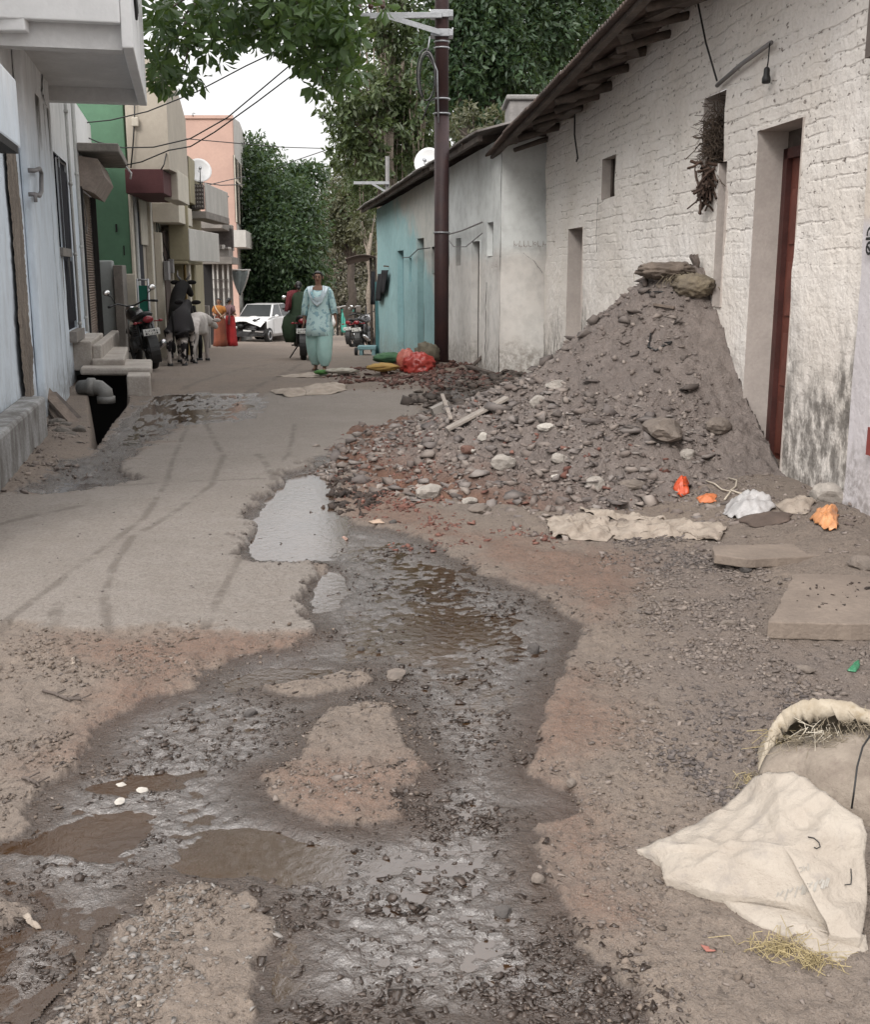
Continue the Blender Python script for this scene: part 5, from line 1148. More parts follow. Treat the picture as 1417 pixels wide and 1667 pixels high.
# mud coated pebbles along the stream
q = sample_px([(430, 1400), (560, 1370), (690, 1290), (860, 1290), (900, 1450), (1000, 1560), (1060, 1690), (420, 1690), (440, 1560), (455, 1480)], 2300, rng); P = on_ground(q); P[:, 2] = np.maximum(P[:, 2], WL - .006)
chips('wet_pebbles', P, lognorm(len(q), .0085, .5, .003, .024), M_WETP, rng, flat=(.15, .4))
q = sample_px([(560, 870), (700, 890), (900, 980), (940, 1040), (880, 1120), (860, 1280), (690, 1290), (640, 1140), (520, 1040), (540, 930)], 2200, rng); P = on_ground(q); P[:, 2] = np.maximum(P[:, 2], WL - .006)
chips('wet_pebbles', P, lognorm(len(q), .0095, .5, .004, .026), M_WETP, rng, flat=(.12, .3))
q = sample_px([(-60, 1370), (40, 1340), (150, 1200), (320, 1110), (500, 1090), (500, 1180), (420, 1260), (420, 1340), (640, 1350), (430, 1450), (250, 1420), (170, 1500), (130, 1600), (-60, 1690)], 2300, rng); P = on_ground(q); P[:, 2] = np.maximum(P[:, 2], WL - .007)
chips('wet_pebbles', P, lognorm(len(q), .0065, .55, .003, .022), M_WETP, rng, flat=(.15, .4))
q = sample_px([(400, 790), (560, 760), (570, 920), (400, 915)], 90, rng); P = on_ground(q); P[:, 2] = np.maximum(P[:, 2], WL - .008); chips('wet_pebbles', P, lognorm(len(q), .013, .4, .006, .03), M_WETP, rng)
# ------------------------------------------------------------------ the heap itself
hx, hy = np.meshgrid(np.linspace(-1.0, 2.55, 250), np.linspace(6.0, 12.6, 420)); wallx = 1.50 + (15.35 - hy) * (.975 / 8.85)
hz = heap_h(hx, hy); gz_ = base_h(hx, hy) - .05
r_ = hz - gz_; hz = np.where(r_ > 0, hz, gz_ - .03)
HX = np.minimum(hx, wallx + .02)
t = NT('heap_soil'); X = t.xyz()
n1 = t.ramp(t.noise(1.6, 5, .6), .3, .7); n2 = t.ramp(t.noise(9, 5, .6), .3, .7); n3 = t.ramp(t.noise(60, 4, .6), .35, .7)
col = t.mix(n1, (.185, .156, .143), (.24, .203, .184)); col = t.mix(t.math('MULTIPLY', n2, .5), col, (.105, .086, .077)); col = t.mix(t.math('MULTIPLY', n3, .35), col, (.25, .205, .18))
low = t.ramp(t.math('ADD', X[2], t.math('MULTIPLY', t.noise(2.5, 3), .2)), .32, .08); col = t.mix(t.math('MULTIPLY', low, t.ramp(t.math('ADD', X[0], t.math('MULTIPLY', t.noise(2, 3), .5)), 1.6, .3)), col, t.mix(n2, (.20, .105, .068), (.14, .075, .052)))
M_HEAP = t.fin(col, .95, t.bump(t.noise(160, 3), .6, .007, t.bump(t.noise(34, 5, .65), 1.0, .04)))
ho = np_obj('rubble_heap', np.stack([HX, hy, hz], -1).reshape(-1, 3), grid_faces(*hx.shape), M_HEAP, smooth=True)
tag(ho, 'tall heap of grey brown earth and rubble tipped against the white brick wall', 'heap')
def heap_pts(n, rmin, rmax, bias=1.0):
    a = rng.uniform(0, 2 * np.pi, n * 4); r = rmin + (rmax - rmin) * rng.random(n * 4) ** bias
    x = 2.0 - np.abs(np.cos(a)) * r; y = 9.3 + np.sin(a) * r * 1.0
    k = (x < 1.50 + (15.35 - y) * .11 - .06) & (y > 6.2); x, y = x[k][:n], y[k][:n]
    z = np.maximum(heap_h(x, y), base_h(x, y) - .02); return np.column_stack([x, y, z])
P = heap_pts(5200, 1.1, 3.0, .9); chips('rubble', P, lognorm(len(P), .017, .6, .006, .075), M_RUB, rng, flat=(.35, .9))
P = heap_pts(2600, .1, 1.7, .8); chips('rubble', P, lognorm(len(P), .010, .6, .004, .05), M_RUB, rng, flat=(.35, .9))
P = heap_pts(900, 2.0, 3.1, .8); chips('rubble', P, lognorm(len(P), .028, .45, .012, .075), M_RUB, rng, flat=(.35, .8))
P = heap_pts(260, 1.6, 3.1); chips('brick_rubble', P, lognorm(len(P), .026, .4, .012, .06), M_BRK, rng)
q = sample_px([(540, 770), (660, 715), (760, 860), (900, 890), (700, 880), (580, 840)], 1500, rng); P = on_ground(q); P[:, 2] = np.maximum(P[:, 2], heap_h(q[:, 0], q[:, 1])); chips('brick_rubble', P, lognorm(len(P), .013, .45, .006, .045), M_BRK, rng)
q = sample_px([(860, 790), (1280, 740), (1400, 850), (1400, 905), (1180, 905), (900, 880)], 2200, rng); P = on_ground(q); P[:, 2] = np.maximum(P[:, 2], heap_h(q[:, 0], q[:, 1])); chips('rubble', P, lognorm(len(P), .011, .6, .005, .05), M_RUB, rng)
P = heap_pts(1100, 1.2, 2.9, .9); chips('rubble', P, lognorm(len(P), .036, .5, .013, .11), tinted('grey_rubble', (.13, .11, .103), (.36, .32, .295)), rng, flat=(.18, .6), sink=.25)
P = heap_pts(420, .25, 1.7, .7); chips('rubble', P, lognorm(len(P), .032, .5, .012, .09), tinted('earth_clods', (.10, .082, .074), (.27, .235, .215)), rng, flat=(.2, .7), sink=.3)
M_CRUMB = tinted('soil_crumbs', (.11, .085, .068), (.24, .19, .155))
q = sample_px([(880, 900), (1000, 890), (1450, 1250), (1450, 1690), (1060, 1690), (940, 1500), (890, 1380), (870, 1200), (960, 1050)], 3200, rng); chips('soil_crumbs', on_ground(q), lognorm(len(q), .0040, .6, .0015, .014), M_CRUMB, rng, flat=(.4, .9), sink=.3)
q = sample_px([(-60, 1040), (500, 1035), (400, 1070), (300, 1120), (150, 1190), (50, 1290), (-60, 1350)], 2200, rng); chips('soil_crumbs', on_ground(q), lognorm(len(q), .0042, .6, .0015, .016), M_CRUMB, rng, flat=(.4, .9), sink=.3)
q = sample_px([(430, 1265), (560, 1150), (640, 1145), (690, 1250), (640, 1330), (450, 1300)], 500, rng); chips('soil_crumbs', on_ground(q), lognorm(len(q), .0040, .6, .0015, .012), M_CRUMB, rng, flat=(.4, .9), sink=.3)
q = sample_px([(50, 1680), (180, 1540), (250, 1440), (400, 1450), (440, 1500), (415, 1680)], 1500, rng); chips('soil_crumbs', on_ground(q), lognorm(len(q), .0035, .6, .0015, .010), M_CRUMB, rng, flat=(.4, .9), sink=.3)
# dark clods at the edge of the stream and the strip of brick rubble round the pole
M_CLOD = tinted('black_clods', (.03, .022, .019), (.085, .06, .048))
q = sample_px([(520, 800), (535, 775), (575, 765), (600, 790), (620, 830), (560, 840), (530, 820)], 260, rng); P = on_ground(q); chips('mud_clods', P, lognorm(len(P), .028, .45, .012, .07), M_CLOD, rng)
q = sample_px([(560, 605), (640, 598), (720, 600), (830, 610), (830, 650), (720, 640), (640, 640), (570, 622)], 1500, rng); P = on_ground(q); P[:, 2] += rng.random(len(P)) ** 3 * .03; chips('brick_rubble', P, lognorm(len(P), .032, .5, .012, .09), tinted('dark_brick_rubble', (.07, .036, .030), (.24, .13, .105)), rng)
q = sample_px([(680, 650), (830, 605), (860, 640), (760, 700), (690, 700)], 1100, rng); P = on_ground(q); P[:, 2] += rng.random(len(P)) ** 3 * .03; chips('mud_clods', P, lognorm(len(P), .05, .4, .02, .12), tinted('dark_muddy_rubble', (.055, .044, .038), (.19, .155, .135)), rng)
q = sample_px([(0, 740), (60, 700), (150, 700), (130, 760), (20, 810)], 260, rng); P = on_ground(q); chips('loose_gravel', P, lognorm(len(P), .020, .5, .008, .05), M_CHIP, rng)
q = sample_px([(150, 700), (240, 640), (420, 640), (300, 700), (120, 800)], 300, rng); P = on_ground(q); chips('loose_gravel', P, lognorm(len(P), .012, .5, .006, .03), M_CHIPD, rng)
# single stones one can point at
M_ST1 = pm('pale_stone', (.37, .335, .30), .3, 9, bump=.7, bscale=30); M_ST2 = pm('brown_stone', (.20, .165, .14), .35, 9, bump=.8, bscale=30); M_ST3 = pm('white_chunk', (.50, .465, .42), .25, 9, bump=.6, bscale=30); M_ST4 = pm('dark_stone', (.085, .075, .07), .35, 9, bump=.8, bscale=30)
def surf(px, py):
    """where the sight line meets heap or ground"""
    r = ray(px, py); k = np.concatenate([np.arange(1.2, 14, .015), np.arange(14, 34, .08)]); x, y, z = r[0] * k, r[1] * k, EYE + r[2] * k
    h = ground(x, y); inh = (y > 6.2) & (y < 12.4) & (x > -1) & (x < 2.5); h = np.where(inh, np.maximum(h, heap_h(x, y)), h)
    i = int(np.argmax(z <= h)) if (z <= h).any() else len(k) - 1
    return Vector((x[i], y[i], h[i]))
for i, (x, y, s_, m, fl, st_, lb, grp) in enumerate((
    (1082, 706, .150, M_ST2, .55, 1.5, 'largest brown boulder half buried in the front of the heap', None),
    (890, 698, .055, M_ST3, .6, 1.3, 'cream white chunk with a dark speck on the left flank of the heap', 'pale chunks on the heap'),
    (876, 660, .07, M_ST1, .8, 1, 'rounded grey stone high on the left flank of the heap', 'pale chunks on the heap'),
    (905, 630, .085, M_ST1, .5, 1.5, 'flat grey slab piece near the upper left edge of the heap', 'pale chunks on the heap'),
    (770, 738, .032, M_ST3, .7, 1.2, 'small cream chunk beside a brown brick low on the heap', 'pale chunks on the heap'),
    (786, 716, .042, M_ST3, .9, 1, 'whitish stone above the small cream chunk on the heap', 'pale chunks on the heap'),
    (762, 736, .055, M_BRK and pm('brown_brick', (.16, .085, .065), .3, 9), .7, 1.3, 'dull brown brick piece low on the left flank of the heap', None),
    (820, 758, .085, M_ST1, .7, 1.1, 'grey angular stone in the lower middle of the heap', 'pale chunks on the heap'),
    (912, 750, .055, M_ST1, .8, 1.2, 'pale stone right of the grey angular stone in the heap', 'pale chunks on the heap'),
    (905, 778, .032, M_ST3, .6, 1.1, 'tiny white chip in front of the heap centre', 'pale chunks on the heap'),
    (970, 794, .065, M_ST1, .85, 1.1, 'rounded pale grey stone at the foot of the heap', 'pale chunks on the heap'),
    (1030, 795, .075, M_ST2, .5, 1.3, 'flat brown stone left of the red wrapper', None),
    (700, 806, .085, M_ST1, .65, 1.3, 'long grey stone in the lower left toe of the heap', 'pale chunks on the heap'),
    (782, 832, .075, M_ST2, .45, 1.5, 'flat reddish stone at the front toe of the heap', None),
    (765, 818, .05, M_ST1, .5, 1.4, 'oblong stone beside the flat reddish stone', 'pale chunks on the heap'),
    (1170, 700, .09, M_ST2, .7, 1.1, 'brown lump of earth at the right foot of the heap near the door', None),
    (1120, 744, .06, M_ST1, .7, 1.2, 'grey stone below the brown boulder', 'pale chunks on the heap'),
    (1346, 815, .105, M_ST1, .8, 1.2, 'big pale rounded stone against the wall by the orange packet', None),
    (1364, 1038, .040, M_ST1, .85, 1, 'rounded pale stone in front of the nearer concrete slab', None),
    (1214, 930, .035, M_ST4, .8, 1.1, 'dark round stone left of the farther slab', None),
    (1186, 1020, .033, M_ST2, .7, 1.2, 'brown stone in the gravel left of the nearer slab', None),
    (1312, 1095, .026, M_ST2, .7, 1.6, 'small oblong stone in the gravel below the nearer slab', None),
    (1405, 1035, .05, M_ST1, .8, 1.2, 'pale stone at the right frame edge beside the nearer slab', None),
    (1404, 925, .055, M_ST2, .8, 1.3, 'brown stone at the right edge between the two slabs', None),
    (930, 1278, .016, M_ST2, .7, 1.5, 'brown stone at the tip of the wet patch beside the stream', None),
    (870, 1062, .030, M_ST4, .9, 1, 'black square clod standing in the right of the stream', 'black clods in the stream'),
    (588, 1062, .018, M_ST4, .9, 1, 'small black clod standing in the left of the stream', 'black clods in the stream'),
    (408, 1166, .022, M_ST4, .9, 1.2, 'black clod in the mud below the bright strip of water', 'black clods in the stream'),
    (820, 1490, .020, M_ST4, .8, 1.1, 'black pebble in the pebbly bottom of the stream', 'black clods in the stream'),
    (876, 1438, .018, M_ST2, .8, 1.1, 'brown pebble on the right bank of the stream', None),
    (645, 1100, .042, M_ST2, .35, 1.5, 'flat brown stone between stream and upper mud island', None),
    (198, 1291, .022, M_ST3, .45, 1.4, 'white pebble, leftmost of the pale pebbles in the mud', 'pale pebbles in the mud'),
    (232, 1288, .016, M_ST3, .4, 1.3, 'white pebble, middle one of the pale pebbles in the mud', 'pale pebbles in the mud'),
    (195, 1306, .015, M_ST3, .4, 1.5, 'white pebble nearest the brown puddle, below the other pale pebbles', 'pale pebbles in the mud'),
    (246, 1283, .012, M_ST3, .4, 1.2, 'smallest white pebble, rightmost of the pale pebbles in the mud', 'pale pebbles in the mud'),
    (640, 852, .022, M_ST4, .8, 1.2, 'dark stone where the stream meets the red soil', None),
    (1090, 1400, .012, M_ST2, .6, 1.3, 'small brown chip on the dirt left of the cream sack', None))):
    p = surf(x, y); p.z = max(p.z, WL - .01)
    rock_obj('stone', p + Vector((0, 0, s_ * fl * .35)), s_, m, lb, 'stone', grp, seed=100 + i, flat=fl, sub=3, stretch=st_)
# ------------------------------------------------------------------ planks and slabs
for k, (x0, y0, x1, y1, w, th_, m, lb) in enumerate((
    (728, 706, 826, 656, .13, .022, pm('pale_board', (.33, .29, .255), .3, 10), 'long pale board lying up the left flank of the heap'),
    (704, 682, 724, 676, .10, .09, pm('grey_block', (.30, .275, .25), .3, 10), 'grey block end poking out beside the long pale board'),
    (720, 672, 734, 694, .035, .02, pm('pale_lath', (.36, .31, .27), .3, 10), 'short pale lath standing over the grey block'),
    (1000, 490, 1064, 440, .05, .03, M_PLANKD, 'stick lying across the crest of the heap'),
    (1064, 506, 1098, 514, .03, .02, M_PLANK, 'small stick lying below the bundled rag on the heap'),
    (762, 600, 800, 612, .09, .03, M_PLANKD, 'dark board lying in the rubble right of the pole'))):
    a, b = surf(x0, y0), surf(x1, y1)
    if k == 1: a.z += .03; b = a + Vector((.16, .05, .06))
    if k == 2: a = a + Vector((0, 0, .16)); b = b + Vector((0, 0, .02))
    mb = MB(); mb.bar(a + Vector((0, 0, .03)), b + Vector((0, 0, .04)), w, th_); o = mb.build('board', m, bevel=.003); tag(o, lb, 'board', 'boards in the rubble')
mb = MB(); a, b, c = at(790, 588, 16.6), at(799, 548, 16.8), at(800, 600, 16.6)
mb.tube([at(770, 596, 16.5), at(786, 580, 16.6), at(797, 550, 16.7)], .03, 6); mb.tube([a, at(800, 600, 16.5)], .025, 6); o = mb.build('stick', M_PLANKD); tag(o, 'forked dark stick propped against the grey house wall', 'stick')
M_SLAB = pm('dusty_slab', (.235, .19, .155), .3, 4, c2=(.175, .14, .115), bump=.5, bscale=60)
def slab(name, label, pxs, z, th_, seed):
    pl = [hitz(x, y, z) for x, y in pxs]; rr = random.Random(seed); out = []
    for a, b in zip(pl, pl[1:] + pl[:1]):
        n = max(2, int((b - a).length / .05))
        for i in range(n): out.append(a.lerp(b, i / n) + Vector((rr.uniform(-.006, .006), rr.uniform(-.006, .006), 0)))
    mb = MB(); mb.prism([p - Vector((0, 0, th_)) for p in out], (0, 0, th_)); o = mb.build(name, M_SLAB, bevel=.006); tag(o, label, 'slab', 'concrete slabs on the gravel'); return o
slab('concrete_slab', 'nearer square concrete slab with crumbs on top at the right edge', [(1253, 1012), (1430, 1016), (1480, 1018), (1480, 940), (1417, 936), (1293, 933)], gz(1.62, 4.7) + .075, .075, 1)
slab('concrete_slab', 'farther long dusty slab under the wall, with a broken front edge', [(1215, 910), (1300, 906), (1480, 898), (1480, 872), (1310, 884), (1160, 888), (1165, 902)], gz(1.8, 5.7) + .025, .05, 2)
q = np.array([tuple(hitz(x, y, gz(1.62, 4.7) + .075))[:2] for x, y in [(1295 + 122 * rng.random(), 948 + 48 * rng.random() ** 1.3) for i in range(34)]]); P = np.column_stack([q, np.full(len(q), gz(1.62, 4.7) + .076)])
chips('crumbs', P, lognorm(len(P), .008, .55, .003, .020), M_CLOD, rng)
# ------------------------------------------------------------------ cloth, sacks and litter
def crumple(name, label, cat, pts, mat, h=.05, seed=0, n=16, group=None, wr=.02, parent=None, base=None, solid=.004, freq=9.0):
    """a crumpled sheet lying on the ground; pts: outline as ground points"""
    C = sum((Vector(p) for p in pts), Vector()) / len(pts); out = []
    for a, b in zip(pts, list(pts[1:]) + [pts[0]]):
        a, b = Vector(a), Vector(b)
        for i in range(8): out.append(a.lerp(b, i / 8) + (b - a).cross(Vector((0, 0, 1))) * .07 * mnoise.noise(Vector((a.x * 31 + i * .9, a.y * 17, seed))))
    rr = random.Random(seed); off = rr.uniform(0, 90); rows = []
    for k in range(n + 1):
        t_ = k / n; row = []
        for p in out:
            q = C.lerp(p, t_); w = mnoise.noise(Vector((q.x * freq + off, q.y * freq, 1))) + .5 * mnoise.noise(Vector((q.x * freq * 2.6 + off, q.y * freq * 2.6, 4)))
            rdg = 1 - abs(mnoise.noise(Vector((q.x * freq * 1.3 + off, q.y * freq * 1.3, 9)))) * 2
            z = h * (1 - t_ ** 2.2) + wr * w + wr * .8 * rdg * (1 - t_ * .5)
            row.append(q + Vector((wr * .4 * w, 0, max(z, .004))))
        rows.append(row + [row[0]])
    mb = MB(); mb.sheet(rows); o = mb.build(name, mat, parent, solid=solid)
    if label: tag(o, label, cat, group)
    return o
def cloth_mat(name, c, c2=None, scale=5, weave=220, rough=.85, bump=.35, stain=None):
    t = NT(name); n1 = t.ramp(t.noise(scale, 5, .6), .3, .7); col = t.mix(n1, c, c2 or tuple(q * .8 for q in c))
    if stain: col = t.mix(t.math('MULTIPLY', t.ramp(t.noise(scale * 1.7, 5, .65), .52, .72), .6), col, stain)
    return t.fin(col, rough, t.bump(t.noise(weave, 2), bump * .5, .002, t.bump(t.noise(scale * 8, 5, .6), bump, .008)))
M_SACK = cloth_mat('woven_sack_cream', (.385, .34, .29), (.33, .285, .24), 7, stain=(.24, .215, .195), bump=.9); M_SACKG = cloth_mat('woven_sack_grey', (.29, .245, .20), (.19, .155, .125), 9, stain=(.13, .095, .08), bump=1.0)
# front sack: flattened, draped over the lump behind
def P3(px, py, z): return hitz(px, py, z)
out_px = [(1036, 1383, .02), (1066, 1371, .03), (1100, 1360, .035), (1140, 1338, .045), (1180, 1315, .07), (1206, 1292, .10), (1230, 1266, .15), (1262, 1259, .19), (1292, 1258, .20), (1318, 1274, .20), (1345, 1293, .20), (1378, 1318, .19), (1404, 1338, .18), (1412, 1362, .16), (1408, 1395, .12), (1412, 1430, .08), (1412, 1470, .05), (1408, 1500, .04), (1402, 1530, .035), (1375, 1526, .035), (1352, 1522, .035), (1345, 1500, .04), (1318, 1484, .04), (1280, 1473, .035), (1230, 1464, .03), (1180, 1459, .025), (1130, 1446, .02), (1100, 1437, .02), (1080, 1430, .02), (1076, 1408, .022), (1070, 1400, .02), (1050, 1392, .02)]
g_s = gz(.75, 2.75)
sk = thing('cream_sack', 'empty cream woven sack spread flat over the dirt, nearest of the sacks', 'sack', P3(1230, 1400, g_s))
ol = [P3(a, b, g_s + z) for a, b, z in out_px]; dens = []
for a, b in zip(ol, ol[1:] + ol[:1]):
    for i in range(8): dens.append(a.lerp(b, i / 8))
C = P3(1275, 1385, g_s + .125); rows = []; n = 34
def sack_w(q):
    v = Vector((q.x * 7, q.y * 7, 0)); w = mnoise.noise(v) * .014 + mnoise.noise(v * 2.7) * .006
    ca, sa = math.cos(.6), math.sin(.6); s_ = q.x * ca + q.y * sa; t__ = -q.x * sa + q.y * ca
    w += .013 * (1 - abs(mnoise.noise(Vector((s_ * 4, t__ * 13, 7)))) * 2.2) + .007 * (1 - abs(mnoise.noise(Vector((s_ * 16, t__ * 6, 3)))) * 2.2)
    return w
for k in range(n + 1):
    t_ = k / n; row = []
    for p in dens:
        q = C.lerp(p, t_); zlin = C.z + (p.z - C.z) * (t_ ** 1.15); row.append(Vector((q.x, q.y, max(zlin + sack_w(q) * (1 if t_ < .96 else .6), g_s + .012))))
    rows.append(row + [row[0]])
ed = []
for p in dens: d = (p - C); d.z = 0; d.normalize(); ed.append(Vector((p.x - d.x * .012, p.y - d.y * .012, max(p.z - .03, g_s - .005))))
rows.append(ed + [ed[0]])
mb = MB(); mb.sheet(rows); sb = mb.build('sack_cloth', M_SACK, sk)
fold = [(1176, 1462, .012), (1230, 1470, .02), (1300, 1482, .026), (1340, 1498, .03), (1352, 1520, .03), (1400, 1532, .03), (1410, 1520, .03), (1414, 1545, .012), (1385, 1560, .01), (1348, 1566, .01), (1318, 1545, .012), (1280, 1523, .012), (1240, 1507, .012), (1205, 1485, .012)]
f3 = [P3(a, b, g_s + z) for a, b, z in fold]; mb = MB(); Cf = sum(f3, Vector()) / len(f3); Cf.z = g_s + .028
d2_ = [a.lerp(b, i / 5) for a, b in zip(f3, f3[1:] + f3[:1]) for i in range(5)]; rows = []
for k in range(9):
    t_ = k / 8; r0 = [Cf.lerp(p, t_) + Vector((0, 0, sack_w(p) * .35 * (1 - t_))) for p in d2_]; rows.append(r0 + [r0[0]])
e2 = [p - Vector((0, 0, .015)) for p in d2_]; rows.append(e2 + [e2[0]]); mb.sheet(rows); mb.build('folded_hem', M_SACK, sk)
def sack_z(px, py):                                # a point on the sack surface for marks sewn or printed on it
    r = ray(px, py); best = None
    for k in np.arange(2.0, 3.6, .004):
        q = Vector((r[0] * k, r[1] * k, EYE + r[2] * k))
        if q.z <= g_s + .02 + .17 * max(0, 1 - (Vector((q.x, q.y, 0)) - Vector((C.x, C.y, 0))).length / .42): return q
    return q
dep = None
def on_cloth(pts_px, lift=.004):
    bpy.context.view_layer.update(); dg = bpy.context.evaluated_depsgraph_get(); out = []
    inv = sb.matrix_world.inverted()
    for px, py in pts_px:
        r = Vector(ray(px, py)).normalized(); ok, loc, nr, _ = sb.ray_cast(inv @ Vector((0, 0, EYE)), r)
        out.append((sb.matrix_world @ loc) - r * lift if ok else P3(px, py, g_s + .08))
    return out
mb = MB(); mb.tube(on_cloth([(1316, 1362), (1326, 1364), (1334, 1371), (1336, 1378), (1330, 1381), (1326, 1379)]), .0016, 5); mb.build('thread', M_BLACK, sk)
mb = MB(); mb.tube(on_cloth([(1386, 1414), (1387, 1430), (1386, 1439), (1376, 1440)]), .0013, 5); mb.build('thread', M_BLACK, sk)
M_PRINT = pm('faded_grey_print', (.36, .335, .30), .25, 30)
def print_lines(name, segs, w):
    for sg in segs:
        mb = MB(); pp = on_cloth(sg, .0025); vs = []
        for i, p in enumerate(pp):
            tg = (pp[min(i + 1, len(pp) - 1)] - pp[max(i - 1, 0)]).normalized(); sd_ = tg.cross(Vector((0, -.5, .85))).normalized() * w / 2; vs += [p - sd_, p + sd_]
        mb.add(vs, [(2 * i, 2 * i + 1, 2 * i + 3, 2 * i + 2) for i in range(len(pp) - 1)]); mb.build(name, M_PRINT, sk)
print_lines('printed_mark', [[(1299, 1418), (1302, 1412), (1306, 1411), (1308, 1416), (1304, 1419), (1299, 1418)], [(1311, 1417), (1309, 1409)], [(1309, 1413), (1313, 1412)], [(1314, 1410), (1316, 1417)], [(1318, 1415), (1316, 1405)]], .0022)
print_lines('printed_mark', [[(1262 + 8 * k, 1470 - 10 * (k % 2) - 2.4 * k), (1268 + 8 * k, 1452 - 2.4 * k)] for k in range(11)], .0035)
cap = [(1306, 1456), (1316, 1452), (1326, 1450), (1338, 1446), (1346, 1443)]
print_lines('printed_mark', [[(x, y), (x + 4, y - 14)] for x, y in cap] + [[(1306, 1443), (1350, 1430)]], .006)
straw_clump('fringe', P3(1275, 1540, g_s + .015), (.065, .03, .006), 260, M_STRAWY, sk, L=.065, rad=.0009, seed=31)
straw_clump('fringe', P3(1335, 1560, g_s + .012), (.045, .02, .006), 170, M_STRAWY, sk, L=.06, rad=.0009, seed=32)
# rear sack: a fat bag lying on its side with an open mouth towards the left
bg_ = thing('stuffed_sack', 'bulging grey brown woven sack with frayed open mouth behind the cream sack', 'sack', P3(1340, 1300, g_s))
rr = random.Random(3)
fr_top = [(1234, 1268, .02), (1244, 1240, .05), (1262, 1217, .085), (1300, 1208, .115), (1350, 1204, .135), (1395, 1192, .145), (1450, 1186, .145), (1500, 1190, .14), (1560, 1225, .10), (1610, 1280, .03)]
fr_bot = [(1232, 1275, 0), (1250, 1286, 0), (1285, 1300, 0), (1325, 1320, 0), (1365, 1335, 0), (1400, 1348, 0), (1450, 1362, 0), (1500, 1370, 0), (1565, 1352, 0), (1612, 1296, 0)]
rim_px = [(1236, 1250, .02), (1250, 1205, .09), (1266, 1168, .15), (1292, 1148, .19), (1330, 1139, .215), (1372, 1141, .22), (1420, 1158, .20), (1480, 1190, .17), (1550, 1222, .11), (1610, 1275, .03)]
def dn(l, m=6):
    P_ = [P3(a, b, g_s + z) for a, b, z in l]; out = []
    for i in range(len(P_) - 1):
        p0, p1, p2, p3 = P_[max(i - 1, 0)], P_[i], P_[i + 1], P_[min(i + 2, len(P_) - 1)]
        for k in range(m): t_ = k / m; out.append(.5 * ((2 * p1) + (p2 - p0) * t_ + (2 * p0 - 5 * p1 + 4 * p2 - p3) * t_ ** 2 + (3 * p1 - p0 - 3 * p2 + p3) * t_ ** 3))
    return out + [P_[-1]]
FT_, FB_, RM = dn(fr_top), dn(fr_bot), dn(rim_px)
def wrk(p, a, f=9): return Vector((0, 0, a * (mnoise.noise(p * f) + .7 * (1 - 2 * abs(mnoise.noise(p * f * 1.7 + Vector((9, 0, 0))))))))
def mixrow(A, B, t_, up=0, out=0, wr=.022): return [a.lerp(b, t_) + Vector((0, -out, up)) + wrk(a.lerp(b, t_), wr) for a, b in zip(A, B)]
rows = [FB_] + [mixrow(FB_, FT_, t_, .035 * math.sin(t_ * math.pi), .05 * math.sin(t_ * math.pi)) for t_ in (.12, .25, .4, .55, .7, .85)] + [mixrow(FT_, FT_, 0, 0, 0, .006)]
mb = MB(); mb.sheet(rows); mb.build('bag_cloth', M_SACKG, bg_, solid=.004)
rows = [mixrow(FT_, RM, .06, -.012, 0, .004), mixrow(FT_, RM, .2, -.045, 0), mixrow(FT_, RM, .4, -.055, 0, .016), mixrow(FT_, RM, .6, -.075, 0, .016), mixrow(FT_, RM, .8, -.10, 0, .014), mixrow(FT_, RM, .97, -.12, 0, .01)]
mb = MB(); mb.sheet(rows); mb.build('contents', pm('bag_contents', (.20, .17, .145), .4, 12, c2=(.13, .11, .095), bump=.9, bscale=20, bd=.02), bg_)
def jag(l, a): return [p + Vector((rr.uniform(-a, a), rr.uniform(-a, a), rr.uniform(-a, a))) for p in l]
back = [Vector((p.x + .02, p.y + .10 + .05 * min(1, p.z * 4), g_s - .01)) for p in RM]
rows = [jag([p + Vector((.006, -.03, -.05)) for p in RM], .012), jag([p + Vector((.002, -.022, -.016)) for p in RM], .007), jag(RM, .005), jag([p + Vector((.004, .012, -.004)) for p in RM], .005), [p.lerp(q, .25) + Vector((0, .006, -.01)) for p, q in zip(RM, back)], [p.lerp(q, .6) + Vector((0, .03, .0)) for p, q in zip(RM, back)], back]
mb = MB(); mb.sheet(rows); mb.build('mouth_rim', cloth_mat('sack_rim', (.42, .365, .29), (.30, .25, .185), 14, stain=(.22, .16, .085)), bg_, solid=.004)
for k, (a, b, z, n_, L, m, rx) in enumerate(((1235, 1262, .03, 60, .06, M_STRAWG, .03), (1262, 1196, .09, 60, .055, M_STRAWY, .03), (1300, 1204, .13, 90, .065, M_STRAWG, .06), (1352, 1196, .16, 80, .07, M_STRAWG, .06), (1200, 1282, .01, 60, .05, M_STRAWG, .03), (1330, 1186, .17, 26, .08, pm('white_straw', (.62, .56, .46), .2), .05), (1395, 1180, .17, 60, .07, M_STRAWG, .05), (1222, 1268, .03, 40, .07, M_STRAWY, .02))):
    straw_clump('fringe', P3(a, b, g_s + z), (rx, rx * .8, .014), n_, m, bg_, L=L * .85, rad=.0010, seed=50 + k, down=.1)
mb = MB(); mb.tube([P3(x, y, g_s + z) - Vector((0, .012, -.01)) for x, y, z in ((1417, 1196, .22), (1402, 1218, .20), (1393, 1250, .17), (1388, 1290, .12), (1384, 1318, .07))], .0028, 6); mb.build('seam_cord', M_BLACK, bg_)
def gp(pts): return [surf(a, b) for a, b in pts]
